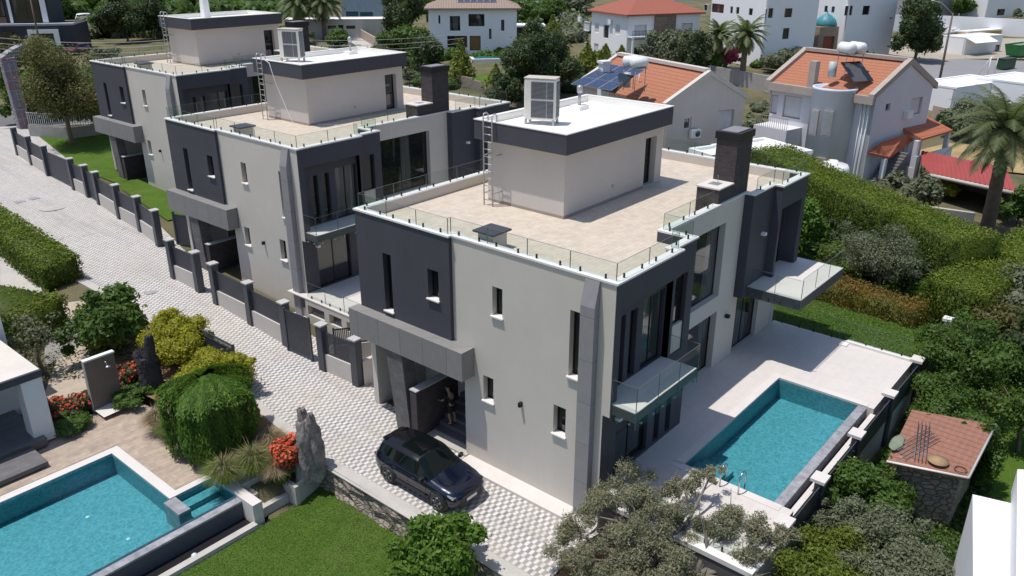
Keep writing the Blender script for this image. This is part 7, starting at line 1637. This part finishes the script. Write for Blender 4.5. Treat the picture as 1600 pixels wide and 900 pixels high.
BT('dark', 1428, 96, 84, 78, 'big round dark tree beside the right-hand road', nl=18); BT('green', 1500, 26, 30, 40, 'bright green tree behind the white wall'); BT('green', 1480, 12, 26, 40, 'green tree between the far grey and white houses'); BT('dark', 1395, 24, 30, 30, 'small dark tree by the far dark house'); BT('olive', 1590, 28, 12, 16, 'small bush in front of the far white house')
BT('olive', 1500, 215, 54, 70, 'grey green tree behind the porch roofs'); BT('dark', 1480, 200, 30, 40, 'dark tree right of the tower house'); BT('olive', 1560, 180, 26, 50, 'grey bush left of the great date palm crown')
BT('olive', 1440, 325, 58, 46, 'pale yellow green shrub in front of the porch', tf=.05); BT('olive', 1400, 300, 30, 34, 'pale shrub at the foot of the outside stair', tf=.05); BT('yellow', 1470, 310, 32, 40, 'yellowish shrub beside the red-roofed shed', tf=.05); BT('green', 1590, 350, 55, 60, 'green tree at the right edge beside the garden wall', tf=.05)
p = gz(1541, 362, .3); tp_ = gy(1573, 208, p.y - .3); palm('date_palm', 'large date palm with a thick brown trunk at the right edge', (p.x, p.y, p.z), tp_.z - .3, 4.2, 56, None, 9, (tp_.x - p.x, -.3), .48, 36, lw=.1)
sheet('dry_grass', GP((1400, 245), (1480, 225), (1620, 235), (1620, 275), (1500, 262), (1420, 262)), M('straw_ground', (.40, .30, .14), .95, .15, .5, 6, .4), .1)
c = gt(1520, 175); boxy('garage', 'low white garage with roof units behind the great date palm', (c.x - 3, c.y + 1.5), -18, 11, 5, 2.8, WB, 2.0, .2, 'garage')
c = gt(1598, 180); boxy('garage', 'white garage cut by the right edge beside the palm', (c.x, c.y), -18, 8, 6, 3.4, WB, 1.8, .2, 'garage')
wallrun('beige wall right of the tower house', ((1455, 190), (1505, 205), (1560, 215)), 1.8, MATS['wall_beige'])
# distant belt of trees at the very top
for i in range(44):
    u = -40 + i * 39 + rng.uniform(-10, 10); v = rng.uniform(-16, 6); p = gt(u, v)
    cnt[0] += 1
far = []
Lb = []
for i in range(150):
    u = rng.uniform(-150, 1750); v = rng.uniform(-40, -2); p = gz(u, v, 3.0); r_ = rng.uniform(4, 8); Lb.append((p.x, p.y, 3 + r_ * .6, r_ * 1.2, r_ * 1.2, r_ * .8))
P, Nn, T = clusters(Lb, .35, shell=.8); tag(leaf_mesh('far_woodland', P, Nn, 2.4, T, LV['green'], core(Lb, .85, 4)), 'dark green belt of trees along the top edge', 'woodland', None, 'stuff')

# tangled scrub and woodland masses behind the houses
def wood(label, n, box, kind, rr, dens=.9, leaf=1.0):
    B_ = []
    for i in range(n):
        u, v = rng.uniform(box[0], box[2]), rng.uniform(box[1], box[3]); p = gt(u, v); r_ = rng.uniform(*rr); B_.append((p.x, p.y, p.z + r_ * .35, r_, r_, r_ * .7))
    P, Nn, T = clusters(B_, dens, shell=.8); tag(leaf_mesh('scrub', P, Nn, leaf, T, LV[kind], core(B_, .85, 4)), label, 'woodland', None, 'stuff')
wood('mixed green scrub on the slope above the far villa', 110, (75, -12, 480, 30), 'green', (2.6, 4.6))
wood('green scrub behind the blue grey house and the brown-roofed villa', 70, (590, -8, 905, 22), 'green', (2.5, 4.5))
wood('dark scrub between the ramp and the brown-roofed villa', 26, (590, 60, 670, 120), 'dark', (1.2, 2.4), 3, .5)
wood('green scrub around the carport and the great pine', 34, (780, 24, 905, 60), 'olive', (1.6, 3.2), 2, .7)
wood('low green scrub in front of the red-roofed villa', 20, (900, 92, 1080, 112), 'green', (.9, 1.6), 4, .45)
wood('scrub along the far side of the dry field', 46, (120, 38, 255, 60), 'olive', (1.4, 2.6), 3, .6)
wood('scrub left of the far villa lawn', 26, (-30, 120, 150, 165), 'green', (.9, 2.0), 4, .45)
wood('green treetops behind the white blocks', 30, (1250, -12, 1620, 4), 'green', (3, 5))

wood('scrub between the palms and the far villa roofs', 16, (430, 62, 480, 84), 'olive', (1.0, 2.0), 4, .45)
wood('green scrub left of the golden conifers', 18, (870, 100, 905, 150), 'dark', (.9, 1.7), 4, .4)
wood('scrub around the foot of the round tower and porch', 16, (1340, 285, 1450, 325), 'olive', (.5, 1.1), 9, .28)

wood('green scrub behind the red-roofed villa and left of its roof', 26, (880, 2, 910, 66), 'olive', (1.4, 3.0), 2, .6)
wood('scrub between the ramp wall and the small conifers', 16, (650, 122, 710, 140), 'green', (.7, 1.4), 5, .35)
wood('scrub between the red-roofed villa and the white block', 22, (1075, 70, 1110, 112), 'dark', (1.0, 2.2), 4, .45)
wood('green scrub along the foot of the white blocks', 34, (1180, 92, 1360, 106), 'green', (.8, 1.7), 5, .4)
wood('low scrub beside the gabled house and the side wall', 18, (1150, 150, 1200, 205), 'olive', (.4, .9), 8, .3)
wood('treetops behind the blue grey house', 26, (480, -10, 600, 12), 'dark', (2.5, 4.5))
wood('scrub around the brown-roofed villa base', 20, (660, 84, 800, 96), 'green', (.7, 1.3), 6, .35)
